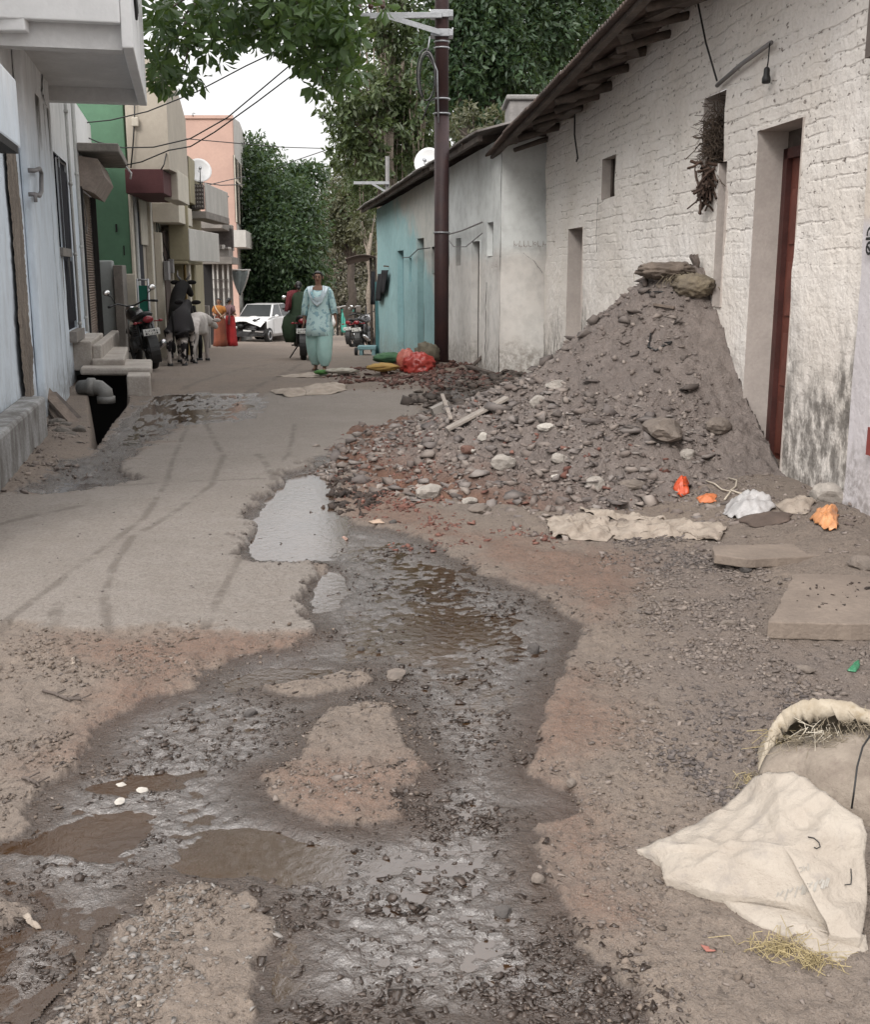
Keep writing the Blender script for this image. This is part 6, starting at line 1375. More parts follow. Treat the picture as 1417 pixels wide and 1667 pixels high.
# bundle and sack on the crest of the heap
hp1 = surf(1090, 446); hp2 = surf(1124, 470)
def lump(name, label, cat, c, r, mat, seed, rot=0, n=26, k=14, wr=.18, parent=None):
    rr = random.Random(seed); off = rr.uniform(0, 50); rings = []
    for i in range(k + 1):
        t_ = math.pi * min(max(i / k, .03), .97); ring = []
        for j in range(n):
            a = 2 * math.pi * j / n; d = Vector((math.sin(t_) * math.cos(a), math.sin(t_) * math.sin(a), -math.cos(t_)))
            w = 1 + wr * (1 - 2 * abs(mnoise.noise(d * 2.6 + Vector((off, 0, 0))))) + wr * .6 * mnoise.noise(d * 5 + Vector((0, off, 0)))
            p = Vector((d.x * r[0], d.y * r[1], d.z * r[2])) * w; ring.append(Vector(c) + Matrix.Rotation(rot, 3, 'Z') @ p)
        rings.append(ring)
    mb = MB(); mb.loft(rings); o = mb.build(name, mat, parent)
    if label: tag(o, label, cat)
    return o
M_RAG = cloth_mat('dusty_sacking', (.17, .135, .11), (.11, .088, .073), 9, bump=.8)
lump('old_sack', 'dusty brown stuffed sack lying along the very top of the heap', 'sack', hp1 + Vector((-.02, 0, .02)), (.22, .13, .06), M_RAG, 5, .25, wr=.28, n=48, k=26)
lump('rag_bundle', 'folded olive brown rag bundle on the heap just below its top, against the wall', 'rag', hp2 + Vector((.02, -.02, .02)), (.15, .12, .085), cloth_mat('olive_rag', (.20, .165, .115), (.12, .098, .075), 9, bump=.9), 9, -.3, wr=.22, n=48, k=26)
tp = surf(1138, 440); mb = MB()
for k in range(9):
    a = k * .7; mb.tube([tp + Vector((.0, .05, -.05)), tp + Vector((.018 * math.cos(a) - .01, .05 + .018 * math.sin(a), .05)), tp + Vector((.028 * math.cos(a) - .035, .05 + .02 * math.sin(a), .09 + .012 * (k % 3)))], [.010, .016, .012], 5)
o = mb.build('rag_tuft', M_PLANKD); tag(o, 'dark stiff tuft of rag standing up beside the rag bundle', 'rag')
mb = MB(); mb.tube([surf(x, y) + Vector((0, 0, .012)) for x, y in ((1060, 548), (1056, 568), (1068, 577), (1078, 568), (1090, 566), (1094, 560), (1082, 562))], .009, 6); o = mb.build('cord', M_BLACK); tag(o, 'black loop of cord lying on the upper face of the heap', 'cord')
mb = MB(); mb.tube([surf(x, y) + Vector((0, 0, .012)) for x, y in ((1040, 480), (1075, 478), (1096, 480))], .007, 5); o = mb.build('cord', M_BLACK); tag(o, 'thin dark cord stretched across the heap below the old sack', 'cord')
crumple('tattered_sacking', 'tattered strip of sacking trailing down from the rag bundle on the heap', 'rag', gp([(1060, 452), (1096, 436), (1126, 450), (1150, 470), (1140, 486), (1100, 478), (1070, 470)]), M_RAG, .03, 41, n=12, wr=.035, freq=12)
for k_, (x_, y_) in enumerate(((1066, 452), (1104, 462), (1146, 474))): tag(straw_clump('frayed_straw', surf(x_, y_) + Vector((0, -.03, .05)), (.10, .06, .04), 70, M_STRAWG, L=.11, rad=.0025, seed=70 + k_, down=.4), ('frayed straw tuft at the left end of the old sack on the heap', 'frayed straw tuft between the old sack and the rag bundle', 'frayed straw tuft hanging from the right of the rag bundle')[k_], 'straw')
# torn sheets in front of the heap and litter at the wall
M_PALESH = cloth_mat('pale_torn_sheet', (.36, .305, .255), (.26, .215, .175), 9, stain=(.17, .135, .11), bump=.8); M_ORANGE = pm('orange_plastic', (.62, .19, .07), .25, 12, rough=.35, bump=.3); M_REDPL = pm('red_plastic', (.40, .05, .038), .3, 10, rough=.3, bump=.4, bscale=12)
M_WHITEPL = pm('white_plastic', (.46, .445, .44), .25, 14, rough=.4); M_PEACHPL = pm('pale_orange_packet', (.66, .30, .13), .2, 10, rough=.35)
crumple('torn_sheet', 'long pale torn sack sheet in front of the heap, left one touching the gravel', 'sheet', gp([(890, 850), (930, 838), (990, 846), (1010, 866), (990, 884), (930, 880), (900, 876)]), M_PALESH, .012, 1, wr=.034, freq=13)
crumple('torn_sheet', 'wide pale torn sack sheet lying in front of the heap, right of the first', 'sheet', gp([(985, 858), (1050, 846), (1130, 850), (1185, 862), (1170, 884), (1130, 880), (1060, 880), (1000, 882)]), M_PALESH, .010, 2, wr=.034, freq=13)
crumple('torn_sheet', 'narrow dusty sheet fold above the wide sheet at the foot of the heap', 'sheet', gp([(940, 832), (1010, 838), (1090, 848), (1060, 852), (980, 846)]), M_PALESH, .010, 3, wr=.03, freq=13)
crumple('red_wrapper', 'crumpled bright red orange wrapper standing at the heap foot', 'wrapper', gp([(1096, 800), (1100, 788), (1114, 784), (1122, 792), (1122, 806), (1108, 812)]), pm('red_orange_wrapper', (.60, .085, .025), .25, 12, rough=.4), .06, 4, n=10, wr=.02, freq=22)
crumple('orange_wrapper', 'flat pale orange wrapper beside the red wrapper', 'wrapper', gp([(1134, 812), (1150, 806), (1168, 808), (1166, 820), (1140, 820)]), M_ORANGE, .015, 5, n=8, wr=.012, freq=22)
crumple('white_bundle', 'crumpled white and grey plastic bag heap near the wall foot', 'bag', gp([(1180, 838), (1186, 820), (1215, 812), (1250, 815), (1262, 830), (1240, 845), (1200, 850)]), M_WHITEPL, .07, 6, wr=.035, freq=13)
crumple('dark_carton', 'flattened dark brown carton under the white plastic bag heap', 'carton', gp([(1196, 850), (1240, 838), (1290, 836), (1284, 852), (1230, 860)]), pm('dark_card', (.11, .08, .065), .3, 8), .03, 7, n=8, wr=.012)
crumple('orange_packet', 'shiny pale orange foil packet at the wall foot', 'packet', gp([(1318, 848), (1330, 836), (1358, 830), (1366, 836), (1362, 866), (1348, 868), (1336, 856)]), M_PEACHPL, .05, 8, n=10, wr=.03, freq=16)
crumple('orange_scrap', 'small orange scrap stuck above the pale rounded stone by the wall', 'scrap', gp([(1322, 800), (1330, 792), (1338, 790), (1336, 800)]), M_ORANGE, .012, 9, n=6, wr=.01, freq=25)
for k, pts in enumerate(([(1150, 788), (1164, 792), (1176, 802), (1190, 806), (1180, 818)], [(1186, 782), (1200, 786), (1198, 796), (1190, 802), (1206, 808), (1220, 806)], [(1296, 836), (1290, 826), (1300, 814), (1320, 812)])):
    mb = MB(); mb.tube([surf(a, b) + Vector((0, 0, .015)) for a, b in pts], .006 if k < 2 else .004, 5)
    o = mb.build('strip_scrap', pm('cream_strip%d' % k, (.50, .44, .36) if k < 2 else (.06, .05, .05), .2)); tag(o, ('pale curling strip left of the white plastic bag heap', 'pale zigzag strip right above the white plastic bag heap', 'dark wire loop beside the white plastic bag heap')[k], 'scrap')
crumple('rag_scrap', 'dull brown scraps of cloth between the white bag and the orange packet', 'rag', gp([(1262, 822), (1300, 812), (1330, 818), (1316, 840), (1276, 838)]), M_PALESH, .035, 12, n=8, wr=.02, freq=14)
crumple('green_scrap', 'torn green wrapper lying in the gravel near the right edge', 'wrapper', gp([(1380, 1094), (1390, 1084), (1398, 1078), (1400, 1088), (1394, 1096)]), pm('green_foil', (.05, .24, .12), .3, 30, rough=.35), .012, 13, n=6, wr=.008, freq=40)
crumple('pink_scrap', 'small pink paper scrap left of the cream sack fringe', 'scrap', gp([(1140, 1543), (1160, 1546), (1166, 1554), (1150, 1552)]), pm('pink_paper', (.33, .13, .10), .2, 30), .004, 14, n=5, wr=.003, freq=30, solid=.001)
crumple('paper_scrap', 'tiny cream scrap lying on the dry dirt left of the stream', 'scrap', gp([(116, 1076), (121, 1072), (122, 1082), (117, 1084)]), M_PALESH, .008, 15, n=5, wr=.004, freq=40)
crumple('paper_scrap', 'pale twisted scrap in the mud at the lower left', 'scrap', gp([(38, 1494), (46, 1492), (56, 1508), (68, 1514), (60, 1518), (46, 1508)]), M_PALESH, .010, 16, n=5, wr=.006, freq=40)
crumple('paper_scrap', 'little pale chip on the dry patch at the bottom left', 'scrap', gp([(223, 1638), (231, 1634), (231, 1644), (224, 1646)]), M_PALESH, .005, 17, n=5, wr=.003, freq=40)
crumple('pale_scrap', 'pinkish flat scrap at the edge of the bright water', 'scrap', gp([(548, 880), (560, 874), (568, 880), (556, 886)]), pm('pinkish_scrap', (.40, .26, .21), .2), .01, 18, n=5, wr=.008, freq=30)
crumple('pale_scrap', 'yellowish flat scrap on the red soil beside the stream', 'scrap', gp([(600, 850), (620, 848), (626, 853), (606, 855)]), pm('tan_scrap', (.45, .33, .25), .2), .01, 19, n=5, wr=.008, freq=30)
for k, pts in enumerate(([(70, 1128), (90, 1134), (110, 1142), (132, 1144)], [(36, 1270), (44, 1274), (60, 1282)])):
    mb = MB(); P_ = [surf(a, b) + Vector((0, 0, .008)) for a, b in pts]; mb.tube(P_, .006, 5)
    for p in P_[1:]: mb.tube([p, p + Vector((.03, .03, .006))], .003, 4); mb.tube([p, p + Vector((.02, -.03, .004))], .003, 4)
    o = mb.build('twig', M_PLANKD); tag(o, ('dark branching twig on the dry dirt at the left', 'short black twig at the left margin of the mud')[k], 'twig')
# heap of bags and cloth by the pole
rb = lump('red_bag', 'shiny red plastic bag stuffed full beside the pole foot', 'bag', at(682, 594, 16.2) + Vector((0, 0, -.02)), (.20, .17, .16), M_REDPL, 22, wr=.34, n=40, k=22)
lump('pink_bag', 'pinkish red crumpled plastic bag left of the shiny red bag', 'bag', at(662, 588, 16.3), (.12, .12, .15), pm('pink_red_plastic', (.55, .16, .12), .3, 10, rough=.4), 23, wr=.28)
lump('olive_bag', 'olive striped bag leaning behind the red bag against the pole', 'bag', at(695, 576, 16.5), (.16, .12, .14), cloth_mat('olive_cloth', (.14, .125, .09), (.085, .07, .05), 12), 24, wr=.3)
lump('green_cloth', 'dark green crumpled cloth left of the bags at the pole', 'cloth', at(640, 583, 16.8), (.26, .16, .07), cloth_mat('green_cloth_m', (.05, .13, .055), (.03, .08, .04), 10), 25, wr=.3)
lump('yellow_cloth', 'mustard yellow crumpled cloth on the brick rubble', 'cloth', at(624, 598, 16.1), (.20, .12, .05), cloth_mat('yellow_cloth_m', (.36, .23, .07), (.28, .17, .05), 10), 26, wr=.3)
lump('pale_rag', 'pale rag with a green corner on the road behind the flat sacks', 'rag', at(556, 604, 16.4), (.22, .1, .035), cloth_mat('pale_rag_m', (.42, .39, .34), (.3, .28, .23), 10), 27, wr=.3)
lump('green_rag', 'small green scrap of cloth beside the pale rag on the road', 'rag', at(524, 606, 16.4), (.10, .06, .03), cloth_mat('green_rag_m', (.08, .22, .05), (.05, .14, .04), 10), 28, wr=.3)
crumple('flat_sack', 'flat pale brown sack on the road, long one nearest the brick rubble', 'sack', gp([(490, 634), (530, 628), (562, 627), (566, 636), (540, 643), (500, 644)]), M_PALESH, .05, 31, wr=.03, freq=4)
crumple('flat_sack', 'flat grey brown sack on the road left of the longer flat sack', 'sack', gp([(440, 640), (470, 634), (496, 634), (500, 644), (470, 648)]), M_PALESH, .03, 32, wr=.03, freq=4)
crumple('flat_sack', 'thin strip of sacking on the road behind the flat sacks', 'sack', gp([(450, 614), (500, 608), (560, 606), (556, 612), (500, 616)]), M_PALESH, .02, 33, wr=.02, freq=4)
# ------------------------------------------------------------------ utility pole
PB = Vector(tuple(at(719, 585, 16.9)[:2]) + (0,)); PBz = -.2
M_POLE = pm('oxide_pole_paint', (.052, .022, .020), .35, 3, c2=(.036, .018, .020), rough=.6, bump=.4, bscale=30)
pole = thing('utility_pole', 'dark oxide red tubular utility pole with a galvanised side arm', 'utility pole', (PB.x, PB.y, PBz))
def pz(py): return at(714, py, PB.y).z
def pr_(py): return .103 if py > 185 else .098
mb = MB(); mb.tube([(PB.x, PB.y, PBz), (PB.x, PB.y, pz(190))], .108, 16); mb.build('lower_shaft', M_POLE, pole)
mb = MB(); mb.tube([(PB.x, PB.y, pz(200)), (PB.x, PB.y, 7.5)], .098, 16); mb.build('upper_shaft', M_POLE, pole)
for y, r in ((69, .102), (79, .102), (162, .116), (186, .118), (379, .114)):
    mb = MB(); mb.lathe([(r, -.012), (r + .012, -.008), (r + .012, .008), (r, .012)], (PB.x, PB.y, pz(y)), 18); mb.build('band', M_STEEL, pole)
for y in (25, 56):
    mb = MB(); z = pz(y); mb.box(PB.x - .115, PB.x + .115, PB.y - .125, PB.y - .10, z - .05, z + .05)
    for s in (-1, 1): mb.box(PB.x + s * .13 - .03, PB.x + s * .13 + .03, PB.y - .13, PB.y + .12, z - .045, z + .045)
    mb.build('clamp', M_STEEL, pole, bevel=.006)
ax = at(582, 27, PB.y - .14); e0 = Vector((PB.x + .0, PB.y - .15, pz(29))); tip = Vector((ax.x, PB.y - .15, ax.z))
mb = MB(); mb.bar(e0, tip, .05, .075); mb.build('side_arm', M_STEEL, pole, bevel=.004)
b0 = at(632, 27, PB.y - .19); mb = MB(); mb.bar(Vector((b0.x, PB.y - .19, b0.z)), Vector((PB.x - .02, PB.y - .17, pz(57))), .012, .07); mb.build('brace', M_STEEL, pole)
for k in range(3):
    p = e0.lerp(tip, .70 + .14 * k); mb = MB(); mb.lathe([(.012, 0), (.012, .06), (.035, .07), (.045, .10), (.03, .12), (.045, .14), (.03, .17), (.01, .18)], p + Vector((0, 0, .03)), 10); mb.build('insulator', pm('brown_porcelain%d' % k, (.08, .04, .03), .2, rough=.25), pole)
# coils of service cable
def coil(cx, cy, rx, ry, a0, a1, d): return [at(cx + rx * math.cos(R(a)), cy - ry * math.sin(R(a)), PB.y - .16 - d) for a in range(a0, a1, 12)]
for k in range(3):
    mb = MB(); mb.tube(coil(694 + k, 122 + k * 2, 15 - k * 1.5, 42 - k * 2, -100 + 8 * k, 250, .02 * k), .010, 6); mb.build('cable_coil', (M_BLACK, M_GREYPL, M_BLACK)[k], pole)
for k, pts in enumerate((((692, 86), (700, 95), (708, 112), (711, 150)), ((694, 84), (704, 96), (712, 116), (714, 200)), ((700, 60), (698, 75), (694, 86)), ((708, 160), (700, 165), (692, 185), (688, 196)))):
    mb = MB(); mb.tube([at(x, y, PB.y - .15 - .015 * k) for x, y in pts], .011, 6); mb.build('cable', (M_GREYPL, M_STEEL, M_STEEL, M_BLACK)[k], pole)
# overhead wires across the street
def wire(label, a, b, sag, r=.011, name='overhead_wire', group=None, n=16):
    a, b = Vector(a), Vector(b); pts = []
    for i in range(n + 1):
        t_ = i / n; p = a.lerp(b, t_); p.z -= sag * 4 * t_ * (1 - t_); pts.append(p)
    mb = MB(); mb.tube(pts, r, 5); o = mb.build(name, M_BLACK); tag(o, label, 'wire', group); return o
def wirep(label, pts, r=.011):
    mb = MB(); dd = []
    for a, b in zip(pts[:-1], pts[1:]):
        for i in range(4): dd.append(a.lerp(b, i / 4))
    mb.tube(dd + [pts[-1]], r, 5); o = mb.build('overhead_wire', M_BLACK); tag(o, label, 'wire', 'overhead wires'); return o
S_ = lambda x, y, Y: at(x, y, Y)
wirep('topmost overhead wire rising from the white house to the leaves', [S_(131, 201, 19.5), S_(180, 196, 19.3), S_(240, 182, 19), S_(320, 150, 18.6), S_(400, 108, 18), S_(480, 70, 17.5), S_(600, 20, 17)])
wirep('sagging overhead wire crossing the green wall then rising to the leaves', [S_(137, 222, 19.6), S_(160, 232, 19.5), S_(200, 241, 19.3), S_(250, 240, 19), S_(310, 226, 18.6), S_(370, 192, 18), S_(430, 142, 17.6), S_(480, 100, 17.3), S_(600, 10, 17)])
wirep('lowest of the three wires rising from the maroon box to the leaves', [S_(190, 272, 19.9), S_(230, 264, 19.5), S_(275, 245, 19), S_(310, 239, 18.6), S_(350, 215, 18), S_(420, 165, 17.6), S_(490, 112, 17.2), S_(610, 25, 17)])
wirep('thin wire running level from the peach house to the trees', [S_(300, 226, 33), S_(390, 234, 34), S_(460, 240, 36), S_(525, 242, 38)], .014)
wirep('thin wire slanting up from the dark tree to the trees', [S_(430, 285, 50), S_(480, 262, 45), S_(530, 245, 40)], .016)
wirep('thin cable crossing low in front of the peach house', [S_(290, 290, 26), S_(325, 297, 29), S_(360, 302, 31), S_(398, 301, 33)], .014)
wirep('second thin cable above the lattice balcony', [S_(285, 312, 26), S_(330, 304, 29), S_(370, 294, 31), S_(398, 288, 33)], .012)
# steel frame behind the turquoise roof
ta = thing('distant_pole', 'pale steel pole with cross bar behind the turquoise roof', 'utility pole', at(631, 560, 33) - Vector((0, 0, .8)))
mb = MB(); mb.tube([at(631, 560, 33) - Vector((0, 0, .8)), at(631, 255, 33)], .06, 8); mb.build('shaft', M_GREYPL, ta)
mb = MB(); mb.bar(at(576, 298, 32.9), at(634, 298, 32.9), .08, .08); mb.build('cross_bar', M_STEEL, ta); mb = MB(); mb.bar(at(604, 298, 32.85), at(631, 314, 32.85), .06, .06); mb.build('brace', M_STEEL, ta)
# ------------------------------------------------------------------ people and animals
def skinned(name, nodes, edges, mats, parent, levels=2, root=0):
    """one continuous surface grown round a skeleton: nodes are (x, y, z, rx, ry)"""
    me = bpy.data.meshes.new(name + '_bones'); me.from_pydata([n[:3] for n in nodes], edges, [])
    tmp = bpy.data.objects.new(name + '_bones', me); COL.objects.link(tmp)
    sk_ = tmp.modifiers.new('skin', 'SKIN'); sk_.use_smooth_shade = True; sk_.branch_smoothing = .5
    for v, n in zip(me.skin_vertices[0].data, nodes): v.radius = (n[3], n[4] if len(n) > 4 else n[3])
    me.skin_vertices[0].data[root].use_root = True
    sd_ = tmp.modifiers.new('sub', 'SUBSURF'); sd_.levels = levels; sd_.render_levels = levels
    dg = bpy.context.evaluated_depsgraph_get(); out = bpy.data.meshes.new_from_object(tmp.evaluated_get(dg)); out.name = name
    bpy.data.objects.remove(tmp); bpy.data.meshes.remove(me)
    out.materials.clear()
    for m in (mats if isinstance(mats, (list, tuple)) else [mats]): out.materials.append(m)
    for p in out.polygons: p.use_smooth = True
    return link(bpy.data.objects.new(name, out), parent)
M_SKIN = pm('brown_skin', (.29, .16, .108), .12, 6, rough=.6, bump=.1); M_HAIR = pm('black_hair', (.012, .010, .010), .3, 30, rough=.45, bump=.5, bscale=90, stretch=(1, 1, .2))
M_EYE = pm('eye_dark', (.02, .015, .012), .1, rough=.3); M_LIP = pm('lips', (.16, .055, .045), .1); M_SOLE = pm('sandal_leather', (.045, .03, .024), .2)
def ring(cx, cy, z, rx, ry, n=20, wav=0, k=7, ph=0, tilt=0):
    return [Vector((cx + rx * (1 + wav * math.sin(k * a + ph)) * math.cos(a), cy + ry * (1 + wav * math.sin(k * a + ph)) * math.sin(a), z + tilt * math.cos(a))) for a in [2 * math.pi * j / n for j in range(n)]]
def person(root, H=1.58, arms=None, stride=.0, turn=0.0, feet=True, fingers=True, sit=False):
    """standing or walking figure facing -y (local); returns the body mesh"""
    s = H / 1.58; N = []; E_ = []
    def nd(x, y, z, rx, ry=None): N.append((x * s, y * s, z * s, rx * s, (ry or rx) * s)); return len(N) - 1
    def ch(*ix):
        for a, b in zip(ix[:-1], ix[1:]): E_.append((a, b))
    pel = nd(0, 0, .88, .13, .10); wa = nd(0, 0, 1.0, .115, .085); che = nd(0, .0, 1.17, .135, .095); up = nd(0, .0, 1.29, .10, .075); nk = nd(0, -.005, 1.36, .042)
    hd0 = nd(0, -.012, 1.42, .055, .062); hd1 = nd(0, -.008, 1.49, .070, .082); hd2 = nd(0, 0, 1.545, .052, .060); ch(pel, wa, che, up, nk, hd0, hd1, hd2)
    for sx, (el, wr_) in zip((-1, 1), arms or (((-.235, .03, 1.02), (-.25, -.05, .80)), ((.235, .03, 1.02), (.25, -.05, .80)))):
        sh_ = nd(sx * .155, 0, 1.285, .050); e_ = nd(*el, .036); f_ = nd(*[(a + b) / 2 for a, b in zip(el, wr_)], .033); w_ = nd(*wr_, .023); ch(up, sh_, e_, f_, w_)
        d = (Vector(wr_) - Vector(el)).normalized(); p = Vector(wr_) + d * .045; pa_ = nd(*p, .030, .018); ch(w_, pa_)
        if fingers:
            side = d.cross(Vector((sx, 0, 0))).normalized(); nrm = d.cross(side)
            for k in range(4):
                o_ = p + side * (-.024 + .016 * k) + d * .02; l = (.058, .07, .066, .05)[k]
                a = nd(*o_, .0085); b = nd(*(o_ + d * l * .5 + nrm * .008 * sx), .008); c = nd(*(o_ + d * l * .9 + nrm * .026 * sx), .0065); ch(pa_, a, b, c)
            o_ = p - side * .03 - d * .01; a = nd(*o_, .0095); b = nd(*(o_ + d * .045 - side * .012), .0075); ch(pa_, a, b)
    for sx in (-1, 1):
        st = stride * sx
        if not sit:
            hip = nd(sx * .085, 0, .82, .085); kn = nd(sx * .09, -st * .5 - .015, .46, .055); cf = nd(sx * .088, -st * .75 + .02, .30, .052); an = nd(sx * .085, -st + .015, .075, .034); he = nd(sx * .085, -st + .02, .035, .03); to = nd(sx * .095, -st - .09, .028, .034, .022); tt_ = nd(sx * .098, -st - .15, .022, .026, .014)
            ch(pel, hip, kn, cf, an, he); ch(he, to, tt_)
        else:
            hip = nd(sx * .09, -.05, .84, .085); kn = nd(sx * .16, -.40, .80, .06); cf = nd(sx * .17, -.38, .58, .052); an = nd(sx * .16, -.30, .38, .036); to = nd(sx * .16, -.44, .34, .03, .022)
            ch(pel, hip, kn, cf, an, to)
    b = skinned('body', N, E_, M_SKIN, root)
    # face
    mb = MB(); mb.loft([ring(0, -.088 * s, 1.475 * s, .008 * s, .006 * s, 8), ring(0, -.098 * s, 1.452 * s, .015 * s, .014 * s, 8), ring(0, -.092 * s, 1.444 * s, .012 * s, .01 * s, 8)]); mb.build('nose', M_SKIN, b)
    for sx in (-1, 1):
        mb = MB(); mb.ball((sx * .028 * s, -.082 * s, 1.482 * s), (.013 * s, .008 * s, .0075 * s), 10); mb.build('eye', M_EYE, b)
        mb = MB(); mb.bar((sx * .014 * s, -.088 * s, 1.502 * s), (sx * .044 * s, -.078 * s, 1.500 * s), .008 * s, .006 * s); mb.build('eyebrow', M_HAIR, b)
        mb = MB(); mb.ball((sx * .077 * s, .0, 1.475 * s), (.012 * s, .018 * s, .03 * s), 10); mb.build('ear', M_SKIN, b)
    mb = MB(); mb.ball((0, -.082 * s, 1.425 * s), (.022 * s, .008 * s, .008 * s), 10); mb.build('mouth', M_LIP, b)
    return b
def hair(root, s=1.0, bun=True, parting=True):
    mb = MB(); R_ = []
    for i in range(9):
        t_ = i / 8 * math.pi * .62; rad = math.sin(t_); z = 1.485 + .095 * math.cos(t_)
        R_.append([Vector((.083 * rad * math.cos(a) * s, (.010 + .092 * rad * math.sin(a) + (.028 * max(0, -math.sin(a)) * (1 if t_ > 1.1 else 0))) * s, (z + (.045 * max(0, -math.sin(a)) if t_ > 1.2 else 0)) * s)) for a in [2 * math.pi * j / 18 for j in range(18)]])
    R_[0] = [Vector((0.004 * math.cos(j), .012 + .004 * math.sin(j), 1.58)) * s for j in range(18)]
    mb.loft(R_)
    if bun: mb.ball((0, .10 * s, 1.44 * s), (.045 * s, .04 * s, .045 * s), 12)
    return mb.build('hair', M_HAIR, root)
M_AQUA = None
t = NT('aqua_print'); vor = t.n('ShaderNodeTexVoronoi'); vor.inputs['Scale'].default_value = 22; t.t.links.new(t.co, vor.inputs['Vector'])
col = t.mix(t.ramp(t.noise(3, 3), .3, .7), (.50, .70, .71), (.56, .74, .74)); col = t.mix(t.math('MULTIPLY', t.ramp(t.noise(17, 3, .5), .54, .60), .75), col, (.20, .38, .45)); col = t.mix(t.math('MULTIPLY', t.ramp(vor.outputs['Distance'], .16, .10), .7), col, (.70, .78, .78))
M_AQUA = t.fin(col, .85, t.bump(t.noise(30, 4), .5, .01)); M_AQUAP = cloth_mat('aqua_plain', (.44, .66, .62), (.37, .58, .55), 6, bump=.8); M_DUP = cloth_mat('pale_blue_scarf', (.70, .78, .82), (.58, .72, .79), 7, bump=.7); M_DUPB = cloth_mat('bright_blue_scarf', (.14, .48, .58), (.10, .38, .48), 7)
def place(root, x, y, z, rot): root.location = (x, y, z); root.rotation_euler = (0, 0, rot)
# woman in aqua walking towards the camera
w1 = thing('person', 'person in pale aqua tunic, loose trousers and white blue scarf walking towards the camera', 'person', world=False)
person(w1, 1.58, (((-.225, .03, 1.03), (-.245, .02, .80)), ((.225, .05, 1.04), (.27, -.02, .83))), stride=.11)
hair(w1)
nkl = lambda rg, k: [Vector((p.x, p.y, p.z + k * min(0, p.y / .07))) for p in rg]
mb = MB(); mb.loft([nkl(ring(0, 0, 1.345, .07, .066, 28), .085), nkl(ring(0, 0, 1.322, .125, .088, 28), .05), ring(0, 0, 1.27, .162, .10, 28), ring(0, -.01, 1.17, .152, .12, 28, .02), ring(0, -.005, 1.03, .150, .115, 28, .02), ring(0, 0, .93, .175, .13, 28, .03), ring(.005, 0, .80, .195, .15, 28, .05, 6), ring(.01, -.01, .68, .205, .16, 28, .07, 6), ring(.012, -.015, .56, .215, .165, 28, .08, 6, .4)], 0, True, False); mb.build('tunic', M_AQUA, w1, solid=.006)
for sx, el, wr_ in ((-1, (-.225, .03, 1.03), (-.238, .02, .88)), (1, (.225, .05, 1.04), (.252, .0, .90))):
    mb = MB(); mb.tube([(sx * .13, 0, 1.30), (sx * .175, .01, 1.24), el, wr_], [.05, .056, .050, .050], 14, caps=False); mb.build('sleeve', M_AQUA, w1, solid=.005)
for sx in (-1, 1):
    st = .11 * sx; R_ = []
    for z, r, dy in ((.80, .10, 0), (.62, .125, .3), (.45, .13, .5), (.30, .125, .68), (.17, .10, .88), (.115, .066, .96), (.085, .060, 1.0)): R_.append(ring(sx * .088, -st * dy, z, r, r * 1.0, 20, .06, 5, z * 9 + sx))
    mb = MB(); mb.loft(R_, 0, True, False); mb.build('trouser_leg', M_AQUAP, w1, solid=.005)
    mb = MB(); mb.box(sx * .09 - .04, sx * .09 + .045, -st - .16, -st + .055, .0, .014); mb.build('sandal', M_SOLE, w1, bevel=.004)
    mb = MB(); mb.tube([(sx * .09 - .04, -st - .08, .012), (sx * .095, -st - .085, .055), (sx * .09 + .045, -st - .08, .012)], .007, 6); mb.build('sandal_strap', M_SOLE, w1)
A_ = []; B_ = []                                                   # scarf: a broad V over the chest, ends thrown back over both shoulders
path = [(-.16, .15, .98), (-.165, .14, 1.18), (-.178, .05, 1.325), (-.172, -.06, 1.325), (-.135, -.135, 1.24), (-.07, -.165, 1.15), (0, -.172, 1.12), (.07, -.165, 1.15), (.135, -.135, 1.24), (.172, -.06, 1.325), (.178, .05, 1.325), (.165, .14, 1.18), (.16, .15, .98)]
rows = []
for k in range(7):
    o_ = k / 6; row = []
    for i, (x, y, z) in enumerate(path):
        f = min(1, abs(i - 6) / 3); row.append(Vector((x * (1 - .55 * o_ * f * (1 if 2 < i < 10 else .3)), y - .012 * math.sin(k * 2.1) - (.02 * o_ if 3 < i < 9 else 0), z + (1 - f) * (.15 * o_ - .10) + f * .02 * o_ * (1 if 2 < i < 10 else 0) + .006 * math.sin(k * 3 + i))))
    rows.append(row)
mb = MB(); mb.sheet(rows); mb.build('scarf', M_DUP, w1, solid=.008)
mb = MB(); mb.sheet([[Vector((p[0] * (.80 - .08 * k), p[1] - .022, p[2] + .0 + .022 * k - .02)) for p in path[4:6]] for k in range(3)]); mb.build('scarf_lining', M_DUPB, w1, solid=.006)
p = at(521, 588, 18.0); place(w1, p.x, 18.0, gz(p.x, 18.0), math.atan2(-p.x, 18) * .5 - .08)
